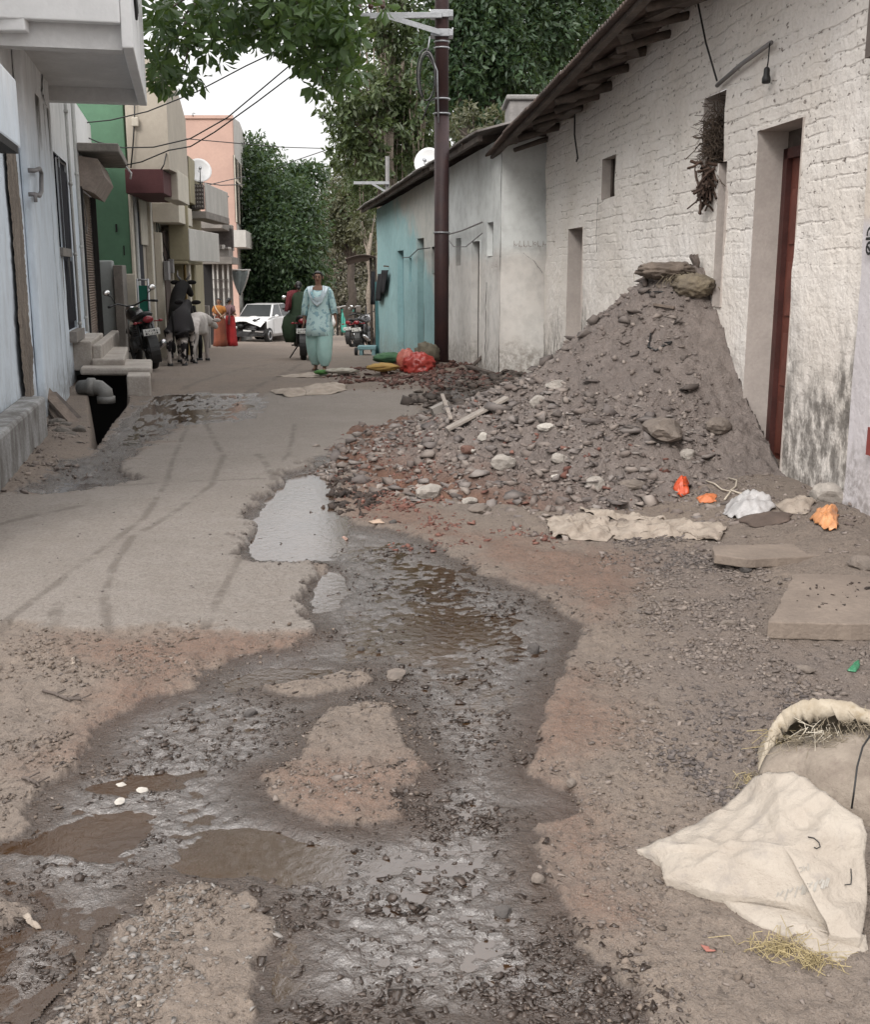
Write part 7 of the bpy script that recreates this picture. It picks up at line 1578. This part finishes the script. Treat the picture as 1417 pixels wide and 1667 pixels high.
# two women in saris chatting
def sari(name_label, skirt, top, blouse, x, y, rot, border=None, H=1.52, group=None):
    w = thing('person', name_label, 'person', group=group, world=False)
    person(w, H, (((-.20, -.02, 1.05), (-.10, -.17, 1.02)), ((.20, .0, 1.05), (.12, -.17, .98))), fingers=False); hair(w, H / 1.58); s = H / 1.58
    mb = MB(); mb.loft([[p * s for p in r] for r in (ring(0, 0, 1.0, .135, .105, 26), ring(0, 0, .9, .175, .14, 26, .02), ring(0, 0, .7, .19, .16, 26, .04, 9), ring(0, 0, .45, .195, .17, 26, .06, 9), ring(0, 0, .2, .21, .185, 26, .08, 9), ring(0, 0, .02, .235, .20, 26, .09, 9))], 0, True, False); mb.build('sari_skirt', skirt, w, solid=.006)
    mb = MB(); mb.loft([[p * s for p in r] for r in (ring(0, 0, 1.345, .07, .06, 22), ring(0, 0, 1.31, .15, .085, 22), ring(0, 0, 1.24, .175, .11, 22), ring(0, -.01, 1.12, .155, .12, 22), ring(0, 0, 1.05, .14, .105, 22))], 0, True, False)
    for sx in (-1, 1): mb.tube([Vector((sx * .13, 0, 1.30)) * s, Vector((sx * .185, .0, 1.2)) * s, Vector((sx * .2, 0, 1.12)) * s], [.06 * s, .056 * s, .05 * s], 12, caps=False)
    mb.build('blouse', blouse, w, solid=.005)
    rows = []
    for k in range(6):
        o_ = k / 5 * .13; rows.append([Vector(q) * s for q in ((.17 - o_, -.11, .92), (.10 - o_ * .8, -.15, 1.06), (.0 - o_ * .6, -.15 - .006 * (k % 2), 1.18), (-.09 - o_ * .4, -.10, 1.30), (-.12 - o_ * .3, .03, 1.345), (-.11 - o_ * .5, .12, 1.22), (-.09 - o_ * .6, .145, 1.0), (-.08 - o_ * .7, .17, .72))])
    mb = MB(); mb.sheet(rows); mb.build('sari_end', top, w, solid=.006)
    if border is not None:
        mb = MB(); mb.tube([p + Vector((0, -.012, 0)) for p in rows[0][:5]], .016, 6); mb.build('sari_border', border, w)
    place(w, x, y, gz(x, y), rot); return w
M_SRED = cloth_mat('dark_red_sari', (.17, .022, .018), (.11, .016, .016), 5, bump=.7); M_SBR = cloth_mat('rust_sari', (.20, .055, .025), (.13, .035, .02), 5, bump=.7); M_SORG = cloth_mat('orange_blouse', (.38, .15, .03), None, 5); M_SGREY = cloth_mat('mauve_grey_sari_end', (.22, .13, .14), (.15, .085, .09), 6); M_SBRT = cloth_mat('bright_red_skirt', (.38, .02, .022), (.26, .015, .018), 5, bump=.7); M_GOLD = cloth_mat('cream_border', (.55, .45, .30), None, 12)
p = at(359, 556, 36); sari('person in rust red sari with cream border facing the camera near the damaged car', M_SBR, M_SBR, M_SORG, p.x, 36, -.2, M_GOLD, 1.54)
p = at(376, 556, 36.3); sari('person in bright red skirt with grey mauve drape seen from behind near the damaged car', M_SBRT, M_SGREY, M_SGREY, p.x, 36.3, 2.5, None, 1.56)
# ------------------------------------------------------------------ cattle
def cow(label, mats, x, y, rot, Hs=1.25, head=0.0, headz=0.0, horns=True, neck=1.0):
    c = thing('cow', label, 'cow', group='cattle standing in the street', world=False); N, E_ = [], []
    def nd(x, y, z, rx, ry=None): N.append((x * Hs, y * Hs, z * Hs, rx * Hs, (ry or rx) * Hs)); return len(N) - 1
    def ch(*ix):
        for a, b in zip(ix[:-1], ix[1:]): E_.append((a, b))
    hip = nd(0, -.52, .80, .20, .20); bel = nd(0, -.15, .74, .24, .25); che = nd(0, .25, .74, .19, .25); sh_ = nd(0, .45, .80, .15, .22); nk = nd(head * .3, .68, .92 + headz * .5, .085 * neck, .13 * neck); po = nd(head * .7, .88, 1.0 + headz, .075 * (neck + 1) / 2, .10); mz = nd(head * 1.1, 1.10, .88 + headz * .9, .06, .07); no = nd(head * 1.25, 1.20, .82 + headz * .85, .055, .05)
    ch(hip, bel, che, sh_, nk, po, mz, no)
    for sx in (-1, 1):
        a = nd(sx * .12, -.50, .60, .11, .13); k = nd(sx * .12, -.42, .46, .075); h = nd(sx * .12, -.56, .30, .045); f = nd(sx * .12, -.53, .10, .034); g = nd(sx * .12, -.50, .03, .045); ch(hip, a, k, h, f, g)
        a = nd(sx * .11, .40, .56, .085); k = nd(sx * .11, .42, .32, .050); f = nd(sx * .11, .41, .12, .033); g = nd(sx * .11, .44, .03, .043); ch(che, a, k, f, g)
    skinned('body', N, E_, mats, c)
    P_ = Vector((head * .7, .88, 1.0 + headz)) * Hs
    for sx in (-1, 1):
        mb = MB(); mb.ball((P_.x + sx * .15 * Hs, P_.y - .02, P_.z + .02), (.085 * Hs, .025, .04 * Hs), 10); mb.build('ear', mats, c)
        mb = MB(); mb.ball((P_.x + sx * .065 * Hs, P_.y + .08 * Hs, P_.z + .0), .016 * Hs, 8); mb.build('eye', M_EYE, c)
        if horns:
            mb = MB(); mb.tube([P_ + Vector((sx * .05, -.02, .06)) * Hs, P_ + Vector((sx * .11, -.04, .13)) * Hs, P_ + Vector((sx * .10, -.03, .22)) * Hs], [.022 * Hs, .016 * Hs, .004], 8); mb.build('horn', M_GREYPL, c)
    mb = MB(); mb.tube([Vector((0, -.68, .90)) * Hs, Vector((0, -.76, .80)) * Hs, Vector((.01, -.77, .55)) * Hs, Vector((.0, -.75, .38)) * Hs], [.03 * Hs, .022 * Hs, .016 * Hs, .012 * Hs], 8); mb.ball(Vector((.0, -.75, .33)) * Hs, (.035 * Hs, .035 * Hs, .09 * Hs), 8); mb.build('tail', M_BLKHIDE, c)
    for sx in (-1, 1):
        for yy in (-.50, .44):
            mb = MB(); mb.loft([ring(sx * (.12 if yy < 0 else .11) * Hs, (yy + .005) * Hs, z * Hs, r * Hs, r * 1.15 * Hs, 10) for z, r in ((0, .052), (.03, .048), (.055, .042))]); mb.build('hoof', M_BLACK, c)
    place(c, x, y, gz(x, y), rot); return c
M_BLKHIDE = pm('black_hide', (.008, .007, .007), .4, 4, rough=.85, Specular_IOR_Level=.2)
t = NT('black_white_hide'); z_ = t.xyz()[2]
sel = t.math('MULTIPLY', t.ramp(t.math('ADD', z_, t.math('MULTIPLY', t.noise(5, 3), .5)), .82, .70), t.ramp(t.noise(7, 3), .46, .54)); M_BWHIDE = t.fin(t.mix(sel, (.012, .010, .011), (.50, .45, .42)), .85, Specular_IOR_Level=.2)
t = NT('grey_white_hide'); z_ = t.xyz()[2]
M_WHIDE = t.fin(t.mix(t.ramp(t.noise(3, 4), .4, .65), (.50, .46, .43), (.30, .265, .25)), .75)
p = at(284, 583, 19.6); cow('black cow with white splashed legs, seen from behind beside the parked motorcycle', M_BWHIDE, p.x, 20.2, .06, 1.06, horns=False)
p = at(303, 582, 20.5); cow('grey white cow standing at the right of the black cow', M_WHIDE, p.x + .03, 21.2, -.06, .98, head=.10, headz=-.25, horns=False)
p = at(291, 560, 23); cow('black cow with raised head farther back behind the other two cows', M_BLKHIDE, p.x + .06, 23.2, .5, 1.22, head=.42, headz=.26, horns=True, neck=1.7)
# ------------------------------------------------------------------ motorcycles
M_TYRE = pm('tyre_rubber', (.016, .015, .015), .2, 20, rough=.85); M_BLKPAINT = pm('black_gloss', (.012, .012, .013), .2, rough=.25); M_ENG = pm('engine_grey', (.09, .09, .092), .3, 20, rough=.5, Metallic=.4); M_CHROME = pm('bike_chrome', (.55, .55, .56), .1, rough=.2, Metallic=.9)
M_TAIL = pm('red_lens', (.22, .012, .02), .2, rough=.25); M_PLATE = pm('plate_white', (.62, .62, .60), .08, 40); M_MIRROR = pm('mirror_glass', (.80, .80, .80), .02, rough=.08, Metallic=1.0)
def tor(mb, c, R_, r, n=28, k=8, m=0):
    vs = []; c = Vector(c)
    for i in range(n):
        a = 2 * math.pi * i / n
        for j in range(k):
            b = 2 * math.pi * j / k; q = R_ + r * math.cos(b); vs.append(c + Vector((q * math.cos(a), r * 1.15 * math.sin(b), q * math.sin(a))))
    return mb.add(vs, [(i * k + j, i * k + (j + 1) % k, ((i + 1) % n) * k + (j + 1) % k, ((i + 1) % n) * k + j) for i in range(n) for j in range(k)], m, True)
def motorcycle(label, group=None, colour=None):
    """local frame: +x forwards, wheels on z=0"""
    o = thing('motorcycle', label, 'motorcycle', group=group, world=False); body_m = colour or M_BLKPAINT
    for x in (-.64, .64):
        mb = MB(); tor(mb, (x, 0, .30), .245, .055); w = mb.build('wheel', M_TYRE, o)
        mb = MB(); tor(mb, (x, 0, .30), .195, .014, 24, 6); mb.lathe([(.03, -.06), (.05, -.05), (.05, .05), (.03, .06)], (x, 0, .30), 12, 0, 'y')
        for a in range(6):
            an = a * math.pi / 3; mb.bar((x + .04 * math.cos(an), 0, .30 + .04 * math.sin(an)), (x + .19 * math.cos(an), 0, .30 + .19 * math.sin(an)), .03, .018, up=(0, 1, 0))
        mb.build('rim', M_ENG, w)
    mb = MB(); mb.tube([(.40, 0, .86), (.10, 0, .72), (-.25, 0, .74), (-.62, 0, .82)], .022, 8); mb.tube([(.40, 0, .82), (.28, 0, .42), (.02, 0, .28), (-.20, 0, .36), (-.22, 0, .72)], .022, 8)
    for s in (-1, 1): mb.tube([(-.20, s * .08, .36), (-.64, s * .09, .30)], .02, 8); mb.tube([(-.50, s * .11, .74), (-.60, s * .11, .34)], .032, 8)
    mb.build('frame', M_BLKPAINT, o)
    for s in (-1, 1):
        mb = MB(); mb.tube([(.64, s * .085, .30), (.50, s * .085, .62), (.40, s * .085, .92)], [.028, .026, .02], 8); mb.build('fork_leg', M_CHROME, o)
    mb = MB(); mb.box(-.16, .20, -.12, .12, .30, .50); mb.lathe([(.09, 0), (.11, .02), (.11, .06), (.09, .08)], (-.06, .11, .36), 14, 0, 'y')
    for k in range(6): mb.box(.02, .24, -.10, .10, .51 + k * .032, .525 + k * .032)
    mb.build('engine', M_ENG, o, bevel=.012)
    R_ = [[Vector((x, w * math.cos(a), z + h * math.sin(a))) for a in [2 * math.pi * j / 16 for j in range(16)]] for x, w, z, h in ((.42, .05, .86, .05), (.36, .12, .85, .10), (.18, .15, .84, .125), (.0, .12, .80, .10), (-.10, .07, .77, .05))]
    mb = MB(); mb.loft(R_); mb.build('fuel_tank', body_m, o)
    R_ = [[Vector((x, w * math.cos(a), z + h * math.sin(a))) for a in [2 * math.pi * j / 14 for j in range(14)]] for x, w, z, h in ((.02, .07, .79, .04), (-.12, .13, .79, .05), (-.38, .14, .82, .055), (-.66, .12, .87, .05), (-.76, .06, .88, .03))]
    mb = MB(); mb.loft(R_); mb.build('seat', M_BLACK, o)
    R_ = [[Vector((x, w * math.cos(a), z + h * math.sin(a))) for a in [2 * math.pi * j / 12 for j in range(12)]] for x, w, z, h in ((-.20, .10, .66, .09), (-.45, .12, .72, .09), (-.72, .10, .79, .075), (-.82, .07, .81, .05))]
    mb = MB(); mb.loft(R_); mb.build('tail_cowl', body_m, o)
    mb = MB(); mb.ball((-.82, 0, .80), (.035, .085, .055), 12); mb.build('tail_light', M_TAIL, o)
    mb = MB()
    for a in range(-1, 10):
        an = R(100 + a * 11); an2 = R(100 + (a + 1) * 11)
        mb.add([(-.64 + .34 * math.cos(t_), y, .30 + .34 * math.sin(t_)) for t_, y in ((an, -.075), (an, .075), (an2, .075), (an2, -.075))], [(0, 1, 2, 3)])
    mb.build('rear_fender', M_BLACK, o, solid=.01)
    mb = MB(); mb.box(-.93, -.915, -.13, .13, .56, .66); pl = mb.build('number_plate', M_PLATE, o, bevel=.004)
    mb = MB(); rr_ = random.Random(5)
    for r_ in range(2):
        for k in range(5): y = -.095 + k * .042; z = .618 - r_ * .045; mb.box(-.9345, -.931, y, y + .026, z, z + .006); mb.box(-.9345, -.931, y + rr_.choice((0, .02)), y + rr_.choice((.006, .026)), z + .0065, z + .028)
    mb.build('plate_text', M_BLACK, pl)
    mb = MB(); mb.tube([(-.80, 0, .72), (-.90, 0, .64)], .03, 6); mb.build('plate_bracket', M_BLACK, o)
    for s in (-1, 1):
        mb = MB(); mb.tube([(-.76, s * .09, .76), (-.78, s * .17, .76)], .01, 6); mb.ball((-.78, s * .20, .76), (.025, .035, .022), 8); mb.build('indicator', M_TAIL, o)
    mb = MB(); R_ = [(.22, -.13, .42), (.10, -.15, .26), (-.25, -.15, .26), (-.45, -.16, .32), (-.85, -.17, .42)]; mb.tube(R_, [.025, .028, .03, .05, .05], 10); mb.build('exhaust', M_CHROME, o)
    mb = MB()
    for a in range(0, 9):
        an = R(40 + a * 12); an2 = R(40 + (a + 1) * 12); mb.add([(.64 + .325 * math.cos(t_), y, .30 + .325 * math.sin(t_)) for t_, y in ((an, -.07), (an, .07), (an2, .07), (an2, -.07))], [(0, 1, 2, 3)])
    mb.build('front_fender', body_m, o, solid=.01)
    mb = MB(); mb.ball((.50, 0, .90), (.09, .085, .095), 14); mb.build('headlight', M_CHROME, o)
    mb = MB(); mb.tube([(.20, -.36, 1.02), (.33, -.22, 1.04), (.40, -.06, .98), (.40, .06, .98), (.33, .22, 1.04), (.20, .36, 1.02)], .014, 8)
    hb_ = mb.build('handlebar', M_BLKPAINT, o)
    for s in (-1, 1):
        mb = MB(); mb.tube([(.16, s * .40, 1.015), (.26, s * .31, 1.03)], .021, 8); mb.build('grip', M_BLACK, hb_)
        mb = MB(); mb.tube([(.30, s * .26, 1.04), (.31, s * .30, 1.16), (.28, s * .36, 1.20)], .008, 6); mb.ball((.27, s * .37, 1.24), (.02, .062, .05), 14); mm = mb.build('mirror', M_BLACK, hb_)
        mb = MB(); mb.ball((.256, s * .37, 1.24), (.012, .055, .043), 14); mb.build('mirror_glass', M_MIRROR, hb_)
    mb = MB(); mb.tube([(-.02, .10, .28), (-.06, .28, .02)], .014, 6); mb.build('side_stand', M_BLKPAINT, o)
    for s in (-1, 1): mb = MB(); mb.tube([(-.02, s * .10, .28), (-.02, s * .24, .28)], .016, 6); mb.build('footrest', M_BLACK, o)
    return o
m1 = motorcycle('black motorcycle with red tail light parked by the teal green gate')
p = at(228, 583, 17.8); z = gz(p.x, 17.8); m1.location = (p.x - .05, 18.35, z); m1.rotation_euler = (R(-7), 0, R(116))
m2 = motorcycle('dark motorcycle ridden away behind the person in aqua'); p = at(490, 581, 22.6); m2.location = (p.x - .02, 23.2, gz(p.x, 23.0)); m2.rotation_euler = (0, 0, R(97))
base_bikes = []
for k, (x, y, Y, rot, lb) in enumerate(((597, 563, 32, 80, 'dark motorcycle parked beside the turquoise house, nearer of the two'), (588, 558, 36, 70, 'dark motorcycle parked down the street past the turquoise house, farther of the two'))):
    c = copy_tree(m2); p = at(x, y, Y); c.location = (p.x, Y, gz(p.x, Y)); c.rotation_euler = (R(-6), 0, R(rot)); c['label'] = lb; c['group'] = 'motorcycles parked past the turquoise house'
# rider with a red shawl
rd = thing('person', 'person in dark green sari with red shawl riding the motorcycle away', 'person', world=False)
M_GSARI = cloth_mat('dark_green_sari', (.022, .045, .020), (.014, .028, .014), 6, bump=.8); M_RSHAWL = cloth_mat('red_shawl', (.22, .04, .05), (.15, .028, .035), 8, bump=.8)
person(rd, 1.55, (((-.22, -.12, 1.08), (-.28, -.36, 1.10)), ((.22, -.12, 1.08), (.28, -.36, 1.10))), sit=True, fingers=False); hair(rd, .98)
mb = MB(); mb.loft([ring(0, 0, 1.33, .07, .06, 22), ring(0, 0, 1.29, .16, .09, 22), ring(0, .0, 1.2, .185, .12, 22), ring(0, .0, 1.02, .17, .13, 22, .03), ring(0, -.03, .86, .24, .19, 22, .04), ring(0, -.08, .74, .27, .24, 22, .05)], 0, True, False); mb.build('sari_bodice', M_GSARI, rd, solid=.008)
mb = MB(); mb.loft([ring(.0, -.05, .93, .20, .17, 22, .05), ring(.06, -.09, .80, .29, .25, 22, .08, 5), ring(.13, -.10, .6, .27, .24, 22, .1, 5), ring(.16, -.10, .42, .21, .18, 22, .12, 5), ring(.17, -.10, .28, .15, .14, 22, .14, 5)], 0, True, False); mb.build('sari_skirt', M_GSARI, rd, solid=.008)
rows = [[Vector((.02 + .24 * math.sin(i / 7 * 2.4) + .02 * k, .16 - .05 * k * .3 - .10 * math.cos(i / 7 * 2.4) + .0, 1.36 - .10 * k - .05 * i / 7 + .012 * math.sin(k * 2 + i))) for i in range(8)] for k in range(5)]
mb = MB(); mb.sheet(rows); mb.build('shawl', M_RSHAWL, rd, solid=.015)
rd.location = (m2.location.x - .03, m2.location.y - .28, m2.location.z + .08); rd.rotation_euler = (0, 0, math.pi + .12); rd.scale = (.88, .9, .97)
# ------------------------------------------------------------------ cars
M_CARW = pm('white_car_paint', (.70, .70, .70), .06, 1.5, rough=.28, bump=.02); M_GLASS = pm('car_glass', (.045, .05, .052), .1, rough=.08); M_LAMP = pm('lamp_lens', (.55, .55, .54), .1, rough=.12)
def car(label, damaged=False):
    """local frame: front towards -y"""
    o = thing('car', label, 'car', world=False)
    st = [(-1.82, .30, .62, .62), (-1.74, .26, .70, .74), (-1.3, .24, .88, .80), (-.85, .22, .96, .81), (.3, .22, .97, .82), (1.2, .23, .98, .81), (1.72, .26, .92, .76), (1.82, .34, .74, .68)]
    def sec(y, z0, z1, w): return [Vector((x, y, z)) for x, z in ((-w * .86, z0), (w * .86, z0), (w, z0 + .12), (w, (z0 + z1) / 2), (w * .97, z1 - .06), (w * .88, z1), (-w * .88, z1), (-w * .97, z1 - .06), (-w, (z0 + z1) / 2), (-w, z0 + .12))]
    mb = MB(); mb.loft([sec(*s) for s in (st if not damaged else st[2:])]); mb.build('body', M_CARW, o, bevel=.02)
    gh_ = [(-.82, .96, .74), (-.25, 1.46, .60), (.9, 1.48, .60), (1.55, .97, .72)]
    V_ = []
    for y, z, w in gh_: V_ += [Vector((-w, y, z)), Vector((w, y, z))]
    mb = MB(); mb.add(V_ + [Vector((-.74, -.82, .93)), Vector((.74, -.82, .93)), Vector((-.72, 1.55, .93)), Vector((.72, 1.55, .93))], [(0, 1, 3, 2), (2, 3, 5, 4), (4, 5, 7, 6), (0, 2, 4, 6), (1, 7, 5, 3)]); mb.build('roof', M_CARW, o, bevel=.03)
    def pane(name, q, off):
        q = [Vector(p) for p in q]; c = sum(q, Vector()) / 4; q = [c + (p - c) * .9 + Vector(off) for p in q]; mb = MB(); mb.poly(q); return mb.build(name, M_GLASS, o)
    pane('windscreen', (V_[0], V_[1], V_[3], V_[2]), (0, -.012, .012)); pane('rear_window', (V_[4], V_[5], V_[7], V_[6]), (0, .012, .012))
    for sx, i in ((-1, 0), (1, 1)):
        a, b, c, d = V_[i], V_[2 + i], V_[4 + i], V_[6 + i]; e = a.lerp(d, .48); f = b.lerp(c, .45); of = (sx * .014, 0, 0.004)
        pane('side_window', (a.lerp(b, .06), b, f, e), of); pane('side_window', (e, f, c, d), of)
        for yw in (-1.18, 1.15):
            mb = MB(); mb.lathe([(.20, -.09), (.285, -.08), (.30, -.03), (.30, .05), (.285, .09), (.20, .09)], (sx * .74, yw, .295), 22, 0, 'x'); w = mb.build('wheel', M_TYRE, o)
            mb = MB(); mb.lathe([(.05, .0), (.18, .0), (.19, .02), (.19, .10), (.15, .095), (.06, .07)], (sx * .74 - (0 if sx > 0 else .10), yw, .295), 16, 0, 'x'); mb.build('rim', M_CHROME, w)
        mb = MB(); mb.ball((sx * .90, -.62, 1.02), (.09, .05, .06), 10); mb.build('wing_mirror', M_CARW, o)
        for y0, y1 in ((-.75, .15), (.18, .95)): mb = MB(); mb.box(sx * .822 - .004, sx * .822 + .004, y0, y1, .34, .93); mb.build('door', M_CARW, o, bevel=.003)
        if not damaged or sx < 0:
            mb = MB(); mb.ball((sx * .56, -1.74 if not damaged else -1.62, .66 if not damaged else .60), (.17, .07, .075), 12); mb.build('headlight', M_LAMP, o)
    if not damaged:
        mb = MB(); mb.box(-.40, .40, -1.835, -1.80, .40, .56); mb.build('grille', M_BLACK, o); mb = MB(); mb.box(-.26, .26, -1.86, -1.838, .42, .52); mb.build('number_plate', M_PLATE, o)
    else:
        rr_ = random.Random(4); rows = []                                     # buckled bonnet and torn open front
        for k in range(7):
            y = -.86 - k * .13; rows.append([Vector((x * (.80 - .03 * k), y, .985 - .022 * k + (.10 * math.exp(-((x - .15) / .35) ** 2) * math.sin(k / 6 * math.pi) - (.20 * max(0, x + .1) * (k / 6) ** 2) - .10 * max(0, -x - .4) * k / 6) + rr_.uniform(-.012, .012))) for x in [-1 + i / 4 for i in range(9)]])
        mb = MB(); mb.sheet(rows, 0, False); mb.build('bonnet', M_CARW, o, solid=.02)
        mb = MB(); mb.box(-.74, .74, -1.34, -1.29, .26, .84); mb.build('engine_bay', M_DARK, o)
        for k in range(5):
            mb = MB(); a = Vector((rr_.uniform(-.7, .3), -1.36 - rr_.random() * .2, rr_.uniform(.4, .8))); mb.bar(a, a + Vector((rr_.uniform(.3, .6), -.12, rr_.uniform(-.2, .25))), .06, .05); mb.build('torn_panel', (M_BLACK, M_ENG)[k % 2], o)
        mb = MB(); mb.ball((.2, -1.42, .58), (.20, .1, .14), 10); mb.ball((-.35, -1.40, .66), (.18, .1, .12), 10); mb.build('radiator', M_BLACK, o)
        mb = MB(); mb.loft([[Vector((x, -1.62 - .1 * math.cos(x * 1.6) + rr_.uniform(-.02, .02), z + .10 * (x > .2) * (x - .2))) for z in (.26, .36, .46)] for x in [-.78 + .13 * i for i in range(13)]], 0, False, False, False); mb.build('bumper', pm('scuffed_bumper', (.028, .027, .028), .5, 8), o, solid=.04)
        for k, (x, z, m) in enumerate(((-.1, .50, M_LAMP), (.42, .47, M_CHROME), (.1, .56, M_ENG))): mb = MB(); mb.bar((x, -1.72, z), (x + .34, -1.70, z - .02), .05, .05); mb.build('broken_trim', m, o)
    return o
cr1 = car('white car with smashed black front and buckled bonnet parked down the street', True); p = at(420, 553, 45.5); cr1.location = (p.x + .05, 46.6, gz(p.x, 46) - .02); cr1.rotation_euler = (0, 0, R(-15)); cr1.scale = (1, 1, 1.04)
cr2 = car('small white car far away beyond the green tarpaulin stall'); p = at(573, 544, 92); cr2.location = (p.x, 92, gz(p.x, 92)); cr2.rotation_euler = (0, 0, R(6))
cr3 = copy_tree(cr2); p = at(459, 552, 53); cr3.location = (p.x, 54, gz(p.x, 54)); cr3.rotation_euler = (0, 0, R(-10)); cr3['label'] = 'pale car mostly hidden behind the damaged white car'
for ch_ in cr3.children:
    if ch_.data.materials and ch_.data.materials[0] == M_CARW: pass
# ------------------------------------------------------------------ street furniture far down the lane
sl = thing('tarpaulin_stall', 'green and white tarpaulin stall on poles far down the street', 'stall', at(570, 540, 70))
M_TARP = cloth_mat('teal_tarpaulin', (.10, .45, .36), (.08, .36, .30), 3, bump=.5); M_TARPW = cloth_mat('white_tarpaulin', (.60, .60, .60), (.5, .5, .5), 3)
zb_ = gz(-5, 70)
for x in (549, 556, 578, 596): mb = MB(); q = at(x, 500, 69.5); mb.tube([(q.x, 69.5, zb_), (q.x, 69.5, q.z + .05)], .06, 6); mb.build('pole', M_DARK, sl)
rows = [[at(545 + i * 6, 499 + 5 * k + 1.5 * math.sin(i * 1.7), 69 + 1.2 * k) for i in range(8)] for k in range(3)]
mb = MB(); mb.sheet(rows); mb.build('roof_sheet', M_TARPW, sl, solid=.03)
mb = MB(); mb.sheet([[at(556 + (i * 2.0) * (1 - .25 * math.sin(k * .6)), 503 + k * 5.5, 69.4 + .1 * math.sin(i * 2 + k)) for i in range(5)] for k in range(8)]); mb.build('side_curtain', M_TARP, sl, solid=.03)
mb = MB(); mb.sheet([[at(556 + i * 3.4, 503 + k * 2.5, 69.3 + .1 * math.sin(i * 2)) for i in range(7)] for k in range(3)]); mb.build('valance', M_TARP, sl, solid=.03)
mb = MB(); mb.sheet([[at(541 + i * 3, 500 + k * 6, 71.5) for i in range(4)] for k in range(6)]); mb.build('back_curtain', M_TARPW, sl, solid=.03)
aw = thing('shop_awning', 'small brown sheet awning on thin posts past the turquoise house', 'awning', at(590, 560, 30))
mb = MB(); mb.sheet([[at(562 + i * 8 + 2 * k, 422 - 7 * math.sin(i / 6 * math.pi * .8) + k * 5 * (1 if i < 5 else .4), 29 + .8 * k) for i in range(7)] for k in range(3)]); mb.build('sheet', M_RUST, aw, solid=.02)
for x in (604, 611): mb = MB(); q = at(x, 420, 29.5); mb.tube([(q.x, 29.5, gz(q.x, 29.5) - .1), (q.x, 29.5, q.z)], .04, 6); mb.build('post', M_BARK, aw)
mb = MB(); mb.sheet([[at(604 + i * 2.2, 442 + k * 9, 29.2 + .05 * math.sin(i * 2 + k)) for i in range(4)] for k in range(7)]); o = mb.build('hung_cloth', M_BLKCLOTH, None, solid=.02); tag(o, 'black cloth hung from the brown awning beside the turquoise corner', 'cloth')
pt = thing('street_tree', 'slender pale trunked tree at the roadside past the turquoise house', 'tree', at(602, 565, 34) - Vector((0, 0, .1)))
mb = MB(); pts = [at(x, y, 34) for x, y in ((602, 568), (603, 520), (600, 480), (604, 450), (599, 420), (605, 380))]; mb.tube(pts, [.10, .085, .08, .075, .07, .05], 8); mb.build('trunk', M_BARKP, pt)
mb = MB(); rr = random.Random(3)
for x, y in ((590, 360), (610, 350), (596, 385)): limb(mb, pts[4], at(x, y, 34), .04, .01, rr)
mb.build('limbs', M_BARKP, pt)
P, D, T = blob_leaves(blobs_px([(592, 365, 34, .6), (610, 352, 34, .6), (598, 395, 34, .5)]), 300, np.random.default_rng(5)); leaf_mesh('crown', P, D, .18, LM_BROWN, pt, tint=T)
bn = thing('blue_bench', 'low pale blue concrete bench at the near corner of the turquoise house', 'bench', at(596, 575, 27))
z = gz(-1.7, 26.6); a = at(583, 570, 26.6); b = at(613, 570, 26.6)
M_BENCH = pm('pale_blue_paint', (.16, .27, .29), .2, 4)
mb = MB(); mb.box(a.x, b.x, 26.4, 26.9, z + .14, z + .22); mb.build('seat', M_BENCH, bn, bevel=.01)
for x in (a.x + .04, b.x - .1): mb = MB(); mb.box(x, x + .08, 26.42, 26.88, z - .05, z + .138); mb.build('leg', M_BENCH, bn)
mb = MB(); q = at(580, 573, 26.3); mb.lathe([(.05, -.04), (.09, -.03), (.09, .03), (.05, .04)], (q.x, 26.3, gz(q.x, 26.3) + .09), 16, 0, 'x'); o = mb.build('discarded_tyre', M_TYRE); tag(o, 'small black tyre lying against the pale blue bench', 'tyre')
mb = MB(); mb.box(at(613, 500, 27).x - .02, at(617.5, 500, 27).x, 26.85, 26.98, gz(-1.3, 27) - .2, 1.3); o = mb.build('corner_post', pm('teal_post', (.05, .14, .15), .3), None, bevel=.01); tag(o, 'dark teal post at the far corner of the turquoise house', 'post')
